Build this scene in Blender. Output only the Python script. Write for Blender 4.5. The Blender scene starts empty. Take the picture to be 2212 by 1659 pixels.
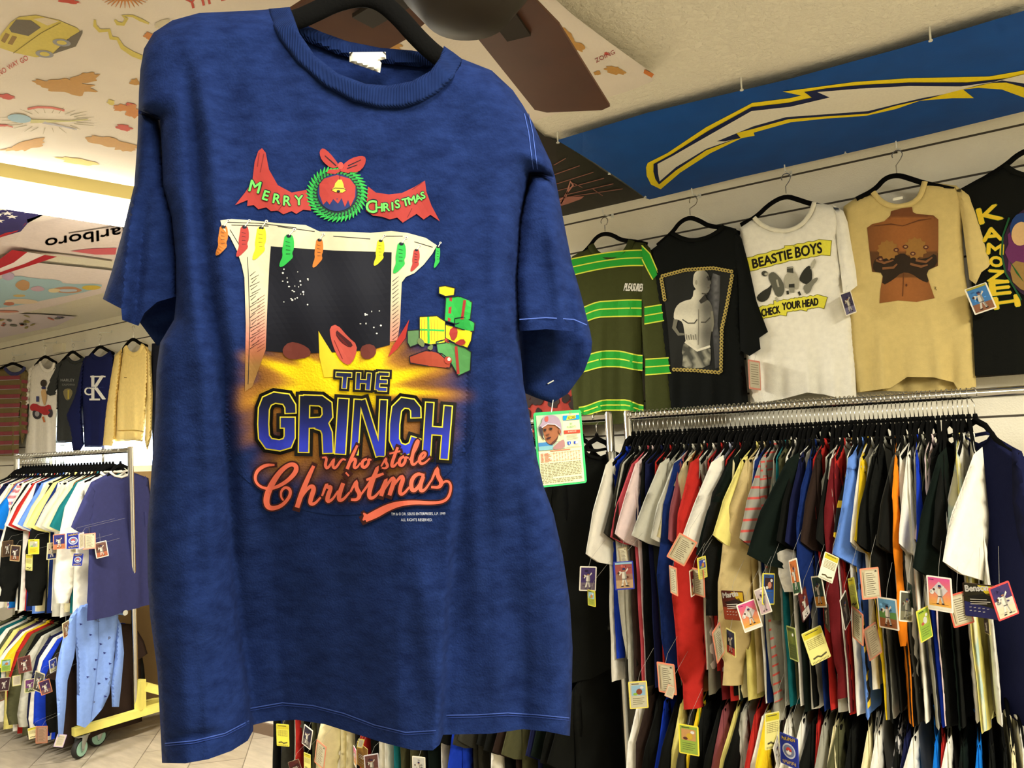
import bpy, math, random
import numpy as np
from mathutils import Vector, Matrix
from mathutils.geometry import delaunay_2d_cdt
random.seed(7)
SC = bpy.context.scene
COL = SC.collection
W, H = 2212, 1659
CAMH = 1.75

# ------------------------------------------------------------------ camera
FPX, CX, CY = 1650.0, 1106.0, 829.5          # focal length and centre in image units
HS, H0, VX = .045, 134.0, -1480.0            # roll, tilt and the vanishing point of the long wall
_up = np.array([-HS*FPX, FPX, -H0]); _up /= np.linalg.norm(_up)
_a = np.array([VX-CX, -H0+HS*(VX-CX), -FPX]); _a /= np.linalg.norm(_a)
_X = -_a; _Y = np.cross(_up, _X)
CM = np.array([_X, _Y, _up])                 # camera axes expressed in the room (x along the wall, y into it)
CO = np.array([0, 0, CAMH])
cam = bpy.data.cameras.new('camera'); camo = bpy.data.objects.new('camera', cam); COL.objects.link(camo)
cam.sensor_fit = 'HORIZONTAL'; cam.sensor_width = 36.0; cam.lens = 36.0*FPX/W; cam.clip_start = .02
mw = Matrix([list(CM[0])+[0], list(CM[1])+[0], list(CM[2])+[CAMH], [0, 0, 0, 1]])
camo.matrix_world = mw
SC.camera = camo

# ------------------------------------------------------------------ light and exposure
SC.view_settings.view_transform = 'Standard'; SC.view_settings.look = 'None'
SC.view_settings.gamma = 1.0; SC.view_settings.use_curve_mapping = False
SC.view_settings.exposure = 0.2
wd = bpy.data.worlds.new('world'); SC.world = wd; wd.use_nodes = True
bg = wd.node_tree.nodes['Background']; bg.inputs[0].default_value = (.62, .78, 1, 1); bg.inputs[1].default_value = 6.0

def lamp(name, loc, size, power, col, rot=(0, 0, 0), spread=None):
    l = bpy.data.lights.new(name, 'AREA'); l.shape = 'RECTANGLE'; l.size, l.size_y = size
    l.energy = power; l.color = col
    if spread: l.spread = spread
    o = bpy.data.objects.new(name, l); COL.objects.link(o); o.location = loc; o.rotation_euler = rot
    return o
lamp('unseen_area_light', (.03, -.16, 2.86), (.35, 1.25), 40, (1, .96, .87))  # unseen lamp, placed so the front shirt falls darker downwards
lamp('unseen_area_light', (1.5, .7, 2.86), (.35, 1.25), 150, (1, .96, .85))  # unseen lamp, set to brighten the right wall and its shirts
lamp('unseen_area_light', (-4.6, .5, 2.86), (.35, 1.25), 100, (1, .96, .90))  # unseen fill lamp, added to light the left racks
lamp('daylight_window', (-6.02, 3.46, 1.88), (1.5, .34), 60, (.62, .76, 1), (math.radians(-90), 0, 0))

# ------------------------------------------------------------------ helpers
def ray(px, py):
    return CM @ np.array([(px-CX)/FPX, (CY-py)/FPX, -1.0])
def onY(px, py, y): r = ray(px, py); return CO + r*(y/r[1])
def onZ(px, py, z): r = ray(px, py); return CO + r*((z-CAMH)/r[2])
def onX(px, py, x): r = ray(px, py); return CO + r*(x/r[0])
def onP(px, py, p0, n):
    r = ray(px, py); return CO + r*(np.dot(np.array(p0)-CO, n)/np.dot(r, n))
def lin(c):
    out = []
    for v in c[:3]:
        v = v/255.0
        out.append(v/12.92 if v <= .04045 else ((v+.055)/1.055)**2.4)
    return tuple(out)
def sstep(a, b, x):
    t = np.clip((np.asarray(x, float)-a)/(b-a), 0, 1); return t*t*(3-2*t)

MATS = {}
def mat(name, rgb, rough=.85, metal=0, noise=0, nscale=60, bump=0, bscale=300, sheen=0, emit=0, spec=.3, trans=0):
    key = (name, tuple(rgb), rough, metal, noise, bump, emit)
    if key in MATS: return MATS[key]
    m = bpy.data.materials.new(name); m.use_nodes = True
    nt = m.node_tree; b = nt.nodes['Principled BSDF']; c = lin(rgb)
    b.inputs['Base Color'].default_value = (*c, 1); b.inputs['Roughness'].default_value = rough
    b.inputs['Metallic'].default_value = metal; b.inputs['Specular IOR Level'].default_value = spec
    if sheen: b.inputs['Sheen Weight'].default_value = sheen; b.inputs['Sheen Roughness'].default_value = .5
    if emit:
        b.inputs['Emission Color'].default_value = (*c, 1); b.inputs['Emission Strength'].default_value = emit
    if noise or bump:
        tc = nt.nodes.new('ShaderNodeTexCoord')
    if noise:
        n = nt.nodes.new('ShaderNodeTexNoise'); n.inputs['Scale'].default_value = nscale; n.inputs['Detail'].default_value = 4
        nt.links.new(tc.outputs['Object'], n.inputs['Vector'])
        r = nt.nodes.new('ShaderNodeMapRange'); r.inputs[1].default_value = .3; r.inputs[2].default_value = .7
        r.inputs[3].default_value = 1-noise; r.inputs[4].default_value = 1+noise
        nt.links.new(n.outputs['Fac'], r.inputs[0])
        mx = nt.nodes.new('ShaderNodeVectorMath'); mx.operation = 'SCALE'; mx.inputs[0].default_value = c
        nt.links.new(r.outputs[0], mx.inputs['Scale']); nt.links.new(mx.outputs[0], b.inputs['Base Color'])
    if bump:
        n2 = nt.nodes.new('ShaderNodeTexNoise'); n2.inputs['Scale'].default_value = bscale; n2.inputs['Detail'].default_value = 3
        nt.links.new(tc.outputs['Object'], n2.inputs['Vector'])
        bp = nt.nodes.new('ShaderNodeBump'); bp.inputs['Strength'].default_value = bump; bp.inputs['Distance'].default_value = .004
        nt.links.new(n2.outputs['Fac'], bp.inputs['Height']); nt.links.new(bp.outputs[0], b.inputs['Normal'])
    MATS[key] = m
    return m
def cloth(rgb): return mat('cotton_%d_%d_%d' % tuple(rgb), rgb, .92, 0, .05, 45, .25, 220, spec=.1)
def ink(name='screen_print_ink', rough=.7, base=None):
    k = (name, base)
    if k in MATS: return MATS[k]
    m = bpy.data.materials.new(name); m.use_nodes = True; nt = m.node_tree; b = nt.nodes['Principled BSDF']
    a = nt.nodes.new('ShaderNodeAttribute'); a.attribute_name = 'Col'
    b.inputs['Roughness'].default_value = rough; b.inputs['Specular IOR Level'].default_value = .2
    tc = nt.nodes.new('ShaderNodeTexCoord'); n = nt.nodes.new('ShaderNodeTexNoise'); n.inputs['Scale'].default_value = 120
    nt.links.new(tc.outputs['Object'], n.inputs['Vector'])
    r = nt.nodes.new('ShaderNodeMapRange'); r.inputs[3].default_value = .9; r.inputs[4].default_value = 1.1
    nt.links.new(n.outputs['Fac'], r.inputs[0])
    mx = nt.nodes.new('ShaderNodeVectorMath'); mx.operation = 'SCALE'
    nt.links.new(a.outputs['Color'], mx.inputs[0]); nt.links.new(r.outputs[0], mx.inputs['Scale'])
    nt.links.new(mx.outputs[0], b.inputs['Base Color'])
    MATS[k] = m
    return m

def link(o, parent=None):
    COL.objects.link(o)
    if parent is not None: o.parent = parent
    return o
def tag(o, label=None, cat=None, group=None, kind=None):
    if label: o['label'] = label
    if cat: o['category'] = cat
    if group: o['group'] = group
    if kind: o['kind'] = kind
    return o
def empty(name, loc, label=None, cat=None, group=None, rz=0):
    o = bpy.data.objects.new(name, None); o.empty_display_size = .05
    link(o); o.location = loc; o.rotation_euler = (0, 0, rz)
    return tag(o, label, cat, group)
class MB:
    """collects boxes, tubes and sheets into one mesh"""
    def __init__(s): s.v, s.f = [], []
    def add(s, v, f):
        k = len(s.v); s.v += [tuple(map(float, p)) for p in v]; s.f += [tuple(i+k for i in q) for q in f]; return s
    def box(s, a, b, bev=0):
        (x0, y0, z0), (x1, y1, z1) = a, b
        v = [(x, y, z) for z in (z0, z1) for x, y in ((x0, y0), (x1, y0), (x1, y1), (x0, y1))]
        return s.add(v, [(3, 2, 1, 0), (4, 5, 6, 7), (0, 1, 5, 4), (1, 2, 6, 5), (2, 3, 7, 6), (3, 0, 4, 7)])
    def bar(s, p, q, w, h, up=(0, 0, 1)):
        p, q = Vector(p), Vector(q); d = (q-p).normalized()
        if abs(d.dot(Vector(up))) > .98: up = (1, .3, 0)
        sd = d.cross(Vector(up)).normalized(); u = sd.cross(d)
        v = [e + sd*a*w/2 + u*b*h/2 for e in (p, q) for a, b in ((-1, -1), (1, -1), (1, 1), (-1, 1))]
        return s.add(v, [(0, 1, 2, 3), (7, 6, 5, 4), (0, 4, 5, 1), (1, 5, 6, 2), (2, 6, 7, 3), (3, 7, 4, 0)])
    def tube(s, pts, r, n=8, cap=True, flat=1.0, up=None):
        pts = [Vector(p) for p in pts]; rr = r if isinstance(r, (list, tuple)) else [r]*len(pts)
        k0 = len(s.v); prev = None
        for i, p in enumerate(pts):
            d = (pts[min(i+1, len(pts)-1)]-pts[max(i-1, 0)]).normalized()
            if up is not None: a = Vector(up)
            else:
                a = prev if prev is not None else (Vector((0, 0, 1)) if abs(d.z) < .9 else Vector((1, 0, 0)))
            e1 = (a-d*a.dot(d)).normalized(); e2 = d.cross(e1); prev = e1
            for j in range(n):
                t = 2*math.pi*j/n
                s.v.append(tuple(p + e1*math.cos(t)*rr[i] + e2*math.sin(t)*rr[i]*flat))
        for i in range(len(pts)-1):
            for j in range(n):
                a, b = k0+i*n+j, k0+i*n+(j+1) % n
                s.f.append((a, b, b+n, a+n))
        if cap:
            s.f.append(tuple(k0+j for j in range(n))[::-1]); s.f.append(tuple(k0+(len(pts)-1)*n+j for j in range(n)))
        return s
    def disc(s, c, axis, r, t, n=24):
        c, ax = Vector(c), Vector(axis).normalized()
        return s.tube([c-ax*t/2, c+ax*t/2], r, n)
    def lathe(s, c, axis, prof, n=24):
        c, ax = Vector(c), Vector(axis).normalized()
        return s.tube([c+ax*a for a, _ in prof], [max(b, 1e-4) for _, b in prof], n)
    def build(s, name, m, parent=None, smooth=True, org=(0, 0, 0)):
        return mk(name, s.v, s.f, m, parent, smooth, org)
def mk(name, v, f, m, parent=None, smooth=True, org=(0, 0, 0), auto=True):
    me = bpy.data.meshes.new(name)
    v = np.asarray(v, float) - np.array(org)
    me.from_pydata(v.tolist(), [], [tuple(q) for q in f]); me.update()
    if m is not None: me.materials.append(m)
    if smooth:
        me.polygons.foreach_set('use_smooth', [True]*len(me.polygons))
        if auto:
            try: me.set_sharp_from_angle(angle=math.radians(42))
            except Exception: pass
    o = bpy.data.objects.new(name, me)
    return link(o, parent)
def dup(o, parent=None, m=None):
    c = o.copy(); COL.objects.link(c); c.parent = parent
    if m is not None:
        c.material_slots[0].link = 'OBJECT'; c.material_slots[0].material = m
    return c

def resample(poly, res):
    out = []
    n = len(poly)
    for i in range(n):
        a, b = np.array(poly[i], float), np.array(poly[(i+1) % n], float)
        k = max(1, int(round(np.linalg.norm(b-a)/res)))
        for j in range(k): out.append(a+(b-a)*j/k)
    return np.array(out)
def smooth_poly(poly, it=1, keep=()):
    """Chaikin corner cutting; corners in keep stay sharp"""
    pts = [tuple(p) for p in poly]; keep = set(tuple(poly[k]) for k in keep)
    for _ in range(it):
        out = []
        n = len(pts)
        for i in range(n):
            p, q = np.array(pts[i]), np.array(pts[(i+1) % n])
            out.append(tuple(p) if pts[i] in keep else tuple(p*.75+q*.25))
            if pts[(i+1) % n] not in keep: out.append(tuple(p*.25+q*.75))
        pts = out
    return pts
def inside(P, poly):
    x, y = P[:, 0], P[:, 1]; r = np.zeros(len(P), bool); n = len(poly)
    for i in range(n):
        x0, y0 = poly[i]; x1, y1 = poly[(i+1) % n]
        c = ((y0 > y) != (y1 > y))
        with np.errstate(divide='ignore', invalid='ignore'):
            xi = (x1-x0)*(y-y0)/(y1-y0+1e-12)+x0
        r ^= c & (x < xi)
    return r
def dist(P, poly, skip=()):
    d = np.full(len(P), 1e9); n = len(poly)
    for i in range(n):
        if i in skip: continue
        a, b = np.array(poly[i], float), np.array(poly[(i+1) % n], float); e = b-a
        L = max(np.dot(e, e), 1e-12)
        t = np.clip(((P-a)@e)/L, 0, 1)
        d = np.minimum(d, np.hypot(*(P-a-t[:, None]*e).T))
    return d
def fill(poly, res):
    """triangulate a polygon with an even inner grid"""
    b = resample(poly, res)
    lo, hi = b.min(0), b.max(0)
    g = []
    y = lo[1]+res*.5; k = 0
    while y < hi[1]:
        xs = np.arange(lo[0]+(res*.5 if k % 2 else 0), hi[0], res)
        g.append(np.stack([xs, np.full(len(xs), y)], 1)); y += res*.87; k += 1
    g = np.concatenate(g) if g else np.zeros((0, 2))
    if len(g):
        g = g[inside(g, b)]
        if len(g): g = g[dist(g, b) > res*.55]
    n = len(b)
    pts = [Vector(p) for p in np.concatenate([b, g])] if len(g) else [Vector(p) for p in b]
    V, E, F = delaunay_2d_cdt(pts, [(i, (i+1) % n) for i in range(n)], [], 1, 1e-6)[:3]
    return np.array([(p.x, p.y) for p in V]), [tuple(f) for f in F]
def pillow(poly, surf, T=.02, r=20, res=8, fold=None, back=None, base=0.0, skip=()):
    """a closed cloth shape: front and back sheets that meet along the outline; surf(x, y, d) places a point d in front of its plane"""
    V, F = fill(poly, res)
    b = resample(poly, res)
    d = dist(V, poly, skip) if skip else dist(V, b)
    k = np.sqrt(np.clip(1-(1-np.clip(d/r, 0, 1))**2, 0, 1))
    fo = fold(V[:, 0], V[:, 1]) if fold else np.zeros(len(V))
    front = base + T*k + fo
    bk = base - (T if back is None else back)*k + fo*.6
    pf = [surf(x, y, e) for (x, y), e in zip(V, front)]
    pb = [surf(x, y, e) for (x, y), e in zip(V, bk)]
    n = len(V)
    edge = d < 1e-4*res + 1e-9
    mp = [i if edge[i] else n+i for i in range(n)]
    verts = pf + pb
    faces = [f for f in F]
    for f in F:
        g = tuple(mp[i] for i in f)[::-1]
        if len(set(g)) == len(g) and set(g) != set(f): faces.append(g)
    used = sorted(set(i for f in faces for i in f)); ix = {u: k for k, u in enumerate(used)}
    return [verts[u] for u in used], [tuple(ix[i] for i in f) for f in faces]
def orient(v, f, view=None):
    """flip all faces when the first sheet looks away from the camera"""
    return v, f

FONT = {}
def glyphs(txt):
    if txt in FONT: return FONT[txt]
    c = bpy.data.curves.new('letters', 'FONT'); c.body = txt; c.size = 1; c.resolution_u = 3
    o = bpy.data.objects.new('letters', c); COL.objects.link(o)
    me = bpy.data.meshes.new_from_object(o)
    v = np.array([p.co[:2] for p in me.vertices]).reshape(-1, 2); f = [tuple(p.vertices) for p in me.polygons]
    bpy.data.objects.remove(o); bpy.data.curves.remove(c); bpy.data.meshes.remove(me)
    if len(v): v = v - v.min(0)
    FONT[txt] = (v, f)
    return FONT[txt]
class Print:
    """flat ink shapes laid on a cloth or card surface; x right, y down in the surface's own measure"""
    def __init__(s, surf, eps=.0008, step=.0003, gain=1.0): s.surf, s.eps, s.step, s.gain = surf, eps, step, gain; s.v, s.f, s.c = [], [], []
    def raw(s, V, F, col, layer=0, grad=None):
        k = len(s.v); e = s.eps+s.step*layer; c = lin(col)
        for x, y in V:
            g = grad(x, y) if grad else None
            s.v.append(s.surf(x, y, e)); s.c.append((lin(g)+(g[3] if len(g) > 3 else 1.0,)) if g else c+(1.0,))
        s.f += [tuple(i+k for i in q) for q in F]
    def poly(s, pts, col, layer=0, res=14, grad=None):
        V, F = fill(pts, res); s.raw(V, F, col, layer, grad)
    def rect(s, x0, y0, x1, y1, col, layer=0, res=1e9):
        s.raw([(x0, y0), (x1, y0), (x1, y1), (x0, y1)], [(0, 1, 2, 3)], col, layer)
    def ell(s, cx, cy, rx, ry, col, layer=0, rot=0, n=18, res=14, jag=0):
        a = math.radians(rot); P = []
        for i in range(n):
            t = 2*math.pi*i/n; q = 1+(jag if i % 2 else -jag)
            x, y = rx*math.cos(t)*q, ry*math.sin(t)*q
            P.append((cx+x*math.cos(a)-y*math.sin(a), cy+x*math.sin(a)+y*math.cos(a)))
        s.poly(P, col, layer, res)
    def stroke(s, pts, w, col, layer=0, grad=None, closed=False, step=10, capr=False):
        P = [np.array(p, float) for p in pts]
        ww = list(w) if isinstance(w, (list, tuple)) else [w]*len(P)
        Q, R = [], []
        for i in range(len(P)-1):
            k = max(1, int(np.linalg.norm(P[i+1]-P[i])/step))
            for j in range(k): Q.append(P[i]+(P[i+1]-P[i])*j/k); R.append(ww[i]+(ww[i+1]-ww[i])*j/k)
        Q.append(P[-1]); R.append(ww[-1])
        L, Rr = [], []
        n = len(Q)
        for i in range(n):
            d0 = Q[i]-Q[max(i-1, 0)]; d1 = Q[min(i+1, n-1)]-Q[i]
            if np.linalg.norm(d0) < 1e-9: d0 = d1
            if np.linalg.norm(d1) < 1e-9: d1 = d0
            d0 = d0/np.linalg.norm(d0); d1 = d1/np.linalg.norm(d1)
            t = d0+d1
            if np.linalg.norm(t) < 1e-6: t = d1
            t = t/np.linalg.norm(t); nn = np.array([-t[1], t[0]])
            sc = 1/max(.6, abs(np.dot(nn, [-d1[1], d1[0]])))
            if i == 0 and capr: Q[i] = Q[i]-d1*R[i]/2
            if i == n-1 and capr: Q[i] = Q[i]+d0*R[i]/2
            L.append(Q[i]+nn*R[i]/2*sc); Rr.append(Q[i]-nn*R[i]/2*sc)
        m = max(1, int(math.ceil(max(R)/7.0))) if max(R) > 9 else 1
        V = [L[i]+(Rr[i]-L[i])*j/m for j in range(m+1) for i in range(n)]
        s.raw(V, [(j*n+i, j*n+i+1, j*n+n+i+1, j*n+n+i) for j in range(m) for i in range(n-1)], col, layer, grad)
    def text(s, txt, x, y, h, col, layer=0, rot=0, width=None, shear=0, grow=0, upside=False):
        """baseline start at x, y; h is the capital height"""
        V, F = glyphs(txt)
        if not len(V): return
        ref = glyphs('H')[0][:, 1].max()
        q = V.astype(float)*(h/ref)
        if width: q[:, 0] *= width/max(q[:, 0].max(), 1e-9)
        q[:, 0] += q[:, 1]*shear
        a = math.radians(rot)
        X = x+q[:, 0]*math.cos(a)+q[:, 1]*math.sin(a)
        Y = y+q[:, 0]*math.sin(a)-q[:, 1]*math.cos(a)
        s.raw(np.stack([X, Y], 1), F, col, layer)
        if grow:
            for dx, dy in ((grow, 0), (-grow, 0), (0, grow), (0, -grow)): s.raw(np.stack([X+dx, Y+dy], 1), F, col, layer)
    def build(s, name, parent=None, org=(0, 0, 0), m=None):
        if not s.v: return None
        o = mk(name, s.v, s.f, m or ink(), parent, False, org)
        a = o.data.color_attributes.new('Col', 'FLOAT_COLOR', 'POINT')
        a.data.foreach_set('color', (np.array(s.c, np.float32)*np.array([s.gain]*3+[1], np.float32)).ravel())
        return o
def surfY(y):
    """points on the upright plane y, d towards the shop floor"""
    return lambda px, py, d=0: onY(px, py, y-d)
def surfZ(z):
    return lambda px, py, d=0: onZ(px, py, z-d)
def surfX(x):
    return lambda px, py, d=0: onX(px, py, x+d)
# ------------------------------------------------------------------ the room
CEIL, WALLY = 2.90, 3.33
XL, XR, YF = -9.2, 2.6, -3.4
def st(o): o['kind'] = 'structure'; return o

def wall_mat():
    m = bpy.data.materials.new('painted_slat_boards'); m.use_nodes = True; nt = m.node_tree; b = nt.nodes['Principled BSDF']
    N = nt.nodes.new; L = nt.links.new
    g = N('ShaderNodeNewGeometry'); sp = N('ShaderNodeSeparateXYZ'); L(g.outputs['Position'], sp.inputs[0])
    a = N('ShaderNodeMath'); a.operation = 'SUBTRACT'; L(sp.outputs['Z'], a.inputs[0]); a.inputs[1].default_value = 2.838
    q = N('ShaderNodeMath'); q.operation = 'DIVIDE'; L(a.outputs[0], q.inputs[0]); q.inputs[1].default_value = .152
    fr = N('ShaderNodeMath'); fr.operation = 'FRACT'; L(q.outputs[0], fr.inputs[0])
    lt = N('ShaderNodeMath'); lt.operation = 'LESS_THAN'; L(fr.outputs[0], lt.inputs[0]); lt.inputs[1].default_value = .055
    n = N('ShaderNodeTexNoise'); n.inputs['Scale'].default_value = 9; n.inputs['Detail'].default_value = 5
    cr = N('ShaderNodeValToRGB'); cr.color_ramp.elements[0].color = (*lin((222, 216, 196)), 1); cr.color_ramp.elements[1].color = (*lin((236, 231, 212)), 1)
    L(g.outputs['Position'], n.inputs['Vector']); L(n.outputs['Fac'], cr.inputs[0])
    mx = N('ShaderNodeMix'); mx.data_type = 'RGBA'; L(lt.outputs[0], mx.inputs[0]); L(cr.outputs[0], mx.inputs[6]); mx.inputs[7].default_value = (*lin((62, 56, 44)), 1)
    L(mx.outputs[2], b.inputs['Base Color']); b.inputs['Roughness'].default_value = .75
    n2 = N('ShaderNodeTexNoise'); n2.inputs['Scale'].default_value = 160; L(g.outputs['Position'], n2.inputs['Vector'])
    ad = N('ShaderNodeMath'); ad.operation = 'SUBTRACT'; L(n2.outputs['Fac'], ad.inputs[0]); L(lt.outputs[0], ad.inputs[1])
    bp = N('ShaderNodeBump'); bp.inputs['Strength'].default_value = .35; bp.inputs['Distance'].default_value = .006
    L(ad.outputs[0], bp.inputs['Height']); L(bp.outputs[0], b.inputs['Normal'])
    return m
def plaster_mat():
    m = bpy.data.materials.new('textured_plaster'); m.use_nodes = True; nt = m.node_tree; b = nt.nodes['Principled BSDF']
    N = nt.nodes.new; L = nt.links.new
    g = N('ShaderNodeNewGeometry')
    b.inputs['Base Color'].default_value = (*lin((230, 224, 204)), 1); b.inputs['Roughness'].default_value = .9
    n = N('ShaderNodeTexNoise'); n.inputs['Scale'].default_value = 55; n.inputs['Detail'].default_value = 6; n.inputs['Roughness'].default_value = .6
    L(g.outputs['Position'], n.inputs['Vector'])
    r = N('ShaderNodeMapRange'); r.inputs[1].default_value = .42; r.inputs[2].default_value = .62; L(n.outputs['Fac'], r.inputs[0])
    bp = N('ShaderNodeBump'); bp.inputs['Strength'].default_value = .55; bp.inputs['Distance'].default_value = .006
    L(r.outputs[0], bp.inputs['Height']); L(bp.outputs[0], b.inputs['Normal'])
    return m
def tile_mat():
    m = bpy.data.materials.new('stone_floor_tiles'); m.use_nodes = True; nt = m.node_tree; b = nt.nodes['Principled BSDF']
    N = nt.nodes.new; L = nt.links.new
    g = N('ShaderNodeNewGeometry'); mp = N('ShaderNodeMapping'); mp.inputs['Rotation'].default_value = (0, 0, math.radians(45)); L(g.outputs['Position'], mp.inputs[0])
    br = N('ShaderNodeTexBrick'); br.offset = .5; br.inputs['Scale'].default_value = 1.0
    br.inputs['Brick Width'].default_value = .61; br.inputs['Row Height'].default_value = .31; br.inputs['Mortar Size'].default_value = .003
    br.inputs['Color1'].default_value = (*lin((160, 148, 128)), 1); br.inputs['Color2'].default_value = (*lin((174, 162, 142)), 1); br.inputs['Mortar'].default_value = (*lin((110, 100, 84)), 1)
    L(mp.outputs[0], br.inputs['Vector'])
    mp2 = N('ShaderNodeMapping'); mp2.inputs['Scale'].default_value = (3, 14, 3); mp2.inputs['Rotation'].default_value = (0, 0, math.radians(20)); L(g.outputs['Position'], mp2.inputs[0])
    n = N('ShaderNodeTexNoise'); n.inputs['Scale'].default_value = 1.2; n.inputs['Detail'].default_value = 7; n.inputs['Roughness'].default_value = .65; L(mp2.outputs[0], n.inputs['Vector'])
    r = N('ShaderNodeMapRange'); r.inputs[1].default_value = .3; r.inputs[2].default_value = .7; r.inputs[3].default_value = .72; r.inputs[4].default_value = 1.12; L(n.outputs['Fac'], r.inputs[0])
    mx = N('ShaderNodeVectorMath'); mx.operation = 'SCALE'; L(br.outputs['Color'], mx.inputs[0]); L(r.outputs[0], mx.inputs['Scale'])
    L(mx.outputs[0], b.inputs['Base Color']); b.inputs['Roughness'].default_value = .42
    bp = N('ShaderNodeBump'); bp.inputs['Strength'].default_value = .3; bp.inputs['Distance'].default_value = .003
    iv = N('ShaderNodeMath'); iv.operation = 'SUBTRACT'; iv.inputs[0].default_value = 1; L(br.outputs['Fac'], iv.inputs[1]); L(iv.outputs[0], bp.inputs['Height']); L(bp.outputs[0], b.inputs['Normal'])
    return m
M_WALL, M_PLAS, M_TILE = wall_mat(), plaster_mat(), tile_mat()
M_CHROME = mat('chrome', (205, 205, 200), .18, 1.0)
M_WIRE = mat('steel_wire', (190, 188, 180), .25, 1.0)
M_BLACKV = mat('black_velvet', (9, 9, 8), .95, bump=.2, spec=.08)
M_WHITEP = mat('white_enamel', (225, 218, 190), .5)
M_PIN = mat('clear_plastic', (215, 215, 205), .15)

st(MB().box((XL, YF, -.1), (XR, WALLY+.15, 0)).build('floor', M_TILE, smooth=False))
st(MB().box((XL, YF, CEIL), (XR, WALLY+.15, CEIL+.1)).build('ceiling', M_PLAS, smooth=False))
WX0, WX1, WZ0, WZ1 = -6.83, -5.20, 1.69, 2.06        # window opening in the long wall
b = MB()
for x0, z0, x1, z1 in ((XL, 0, WX0, CEIL), (WX1, 0, XR, CEIL), (WX0, 0, WX1, WZ0), (WX0, WZ1, WX1, CEIL)):
    b.box((x0, WALLY, z0), (x1, WALLY+.15, z1))
st(b.build('wall_back', M_WALL, smooth=False))
st(MB().box((XL-.1, YF, 0), (XL, WALLY+.15, CEIL)).build('wall_left', M_PLAS, smooth=False))
st(MB().box((XR, YF, 0), (XR+.1, WALLY+.15, CEIL)).build('wall_right', M_PLAS, smooth=False))
st(MB().box((XL, YF-.1, 0), (XR, YF, CEIL)).build('wall_front', M_PLAS, smooth=False))
# a window in the long wall, behind the clothes
b = MB()
for x in (WX0, (WX0+WX1)/2-.02, WX1-.04): b.box((x, WALLY+.03, WZ0), (x+.04, WALLY+.09, WZ1))
for z in (WZ0, WZ1-.04): b.box((WX0, WALLY+.03, z), (WX1, WALLY+.09, z+.04))
wf = st(b.build('window_1', M_WHITEP, smooth=False))
g = bpy.data.materials.new('window_glass'); g.use_nodes = True; gb = g.node_tree.nodes['Principled BSDF']
gb.inputs['Transmission Weight'].default_value = 1; gb.inputs['Roughness'].default_value = .02; gb.inputs['IOR'].default_value = 1.01
MB().box((WX0+.04, WALLY+.055, WZ0+.04), (WX1-.04, WALLY+.06, WZ1-.04)).build('pane', g, wf, smooth=False)
# tan board that covers the lower wall beside the window, and the baseboard
st(MB().box((-5.75, WALLY-.02, .0), (-4.30, WALLY-.001, 1.685)).build('trim_1', mat('tan_board', (160, 128, 80), .8, noise=.1, nscale=4), smooth=False))
st(MB().box((-4.29, WALLY-.018, 0), (XR, WALLY-.001, .07)).build('baseboard_back', mat('brown_base', (112, 92, 74), .6, noise=.12, nscale=8), smooth=False))

# ------------------------------------------------------------------ fluorescent fixture on the ceiling
def ceiling_fixture():
    A, B = onZ(0, 372, CEIL-.05), onZ(290, 424, CEIL-.05)      # its run, from the photo's edges
    d = (B-A); d[2] = 0; d /= np.linalg.norm(d)
    nrm = np.array([d[1], -d[0], 0])
    c = A+d*.55
    root = empty('fluorescent_light', (c[0], c[1], CEIL), 'long fluorescent ceiling light with a cream housing, glowing white beside the flag', 'ceiling light')
    org = (c[0], c[1], CEIL)
    def pt(u, v, z): return tuple(np.array([c[0], c[1], 0])+d*u+nrm*v+np.array([0, 0, z]))
    # housing: a shallow trapezoid trough
    L0, L1 = -1.45, .95
    prof = [(-.005, 0), (-.035, -.055), (-.11, -.075), (-.20, -.075), (-.275, -.055), (-.305, 0)]
    mb = MB(); v = [pt(u, p, CEIL+z) for u in (L0, L1) for p, z in prof]; n = len(prof)
    f = [(i, i+1, n+i+1, n+i) for i in range(n-1)]+[tuple(range(n)), tuple(range(2*n-1, n-1, -1))]
    mb.add(v, f).build('housing', mat('cream_housing', (205, 188, 120), .55), root, False, org)
    em = mat('fluorescent_diffuser', (255, 250, 226), .4, emit=9)
    for k in (0, 1):
        v0 = -.115-k*.10
        MB().tube([pt(L0+.05, v0, CEIL-.10), pt(L1-.05, v0, CEIL-.10)], .024, 12).build('tube', em, root, False, org)
    mb = MB()
    for u in (L0+.03, L1-.03): mb.bar(pt(u, -.06, CEIL-.095), pt(u, -.25, CEIL-.095), .04, .06)
    mb.build('lamp_holder', M_WHITEP, root, False, org)
    return d, nrm, c
FD, FN, FC = ceiling_fixture()
for off, en in ((-.16, 95), ):
    q = FC+FN*off
    lamp('fluorescent_glow', (q[0], q[1], CEIL-.14), (2.2, .25), en, (1, .97, .90), (0, 0, math.atan2(FD[1], FD[0])))
    lamp('fluorescent_upglow', (q[0], q[1], CEIL-.13), (2.2, .2), 42, (1, .96, .86), (math.pi, 0, math.atan2(FD[1], FD[0])))

# ------------------------------------------------------------------ things pinned to the ceiling
def sheet(name, poly, z, m, label, cat, sag=None, res=30, th=.004):
    """a cloth pinned flat to the ceiling, traced where it hangs"""
    s = surfZ(z)
    fo = sag if sag else (lambda x, y: 0*x)
    v, f = pillow(poly, s, th, 4, res, fold=fo)
    c = np.mean(np.array(v), 0); org = (c[0], c[1], z)
    root = empty(name, org, label, cat)
    return root, org, v, f
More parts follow.
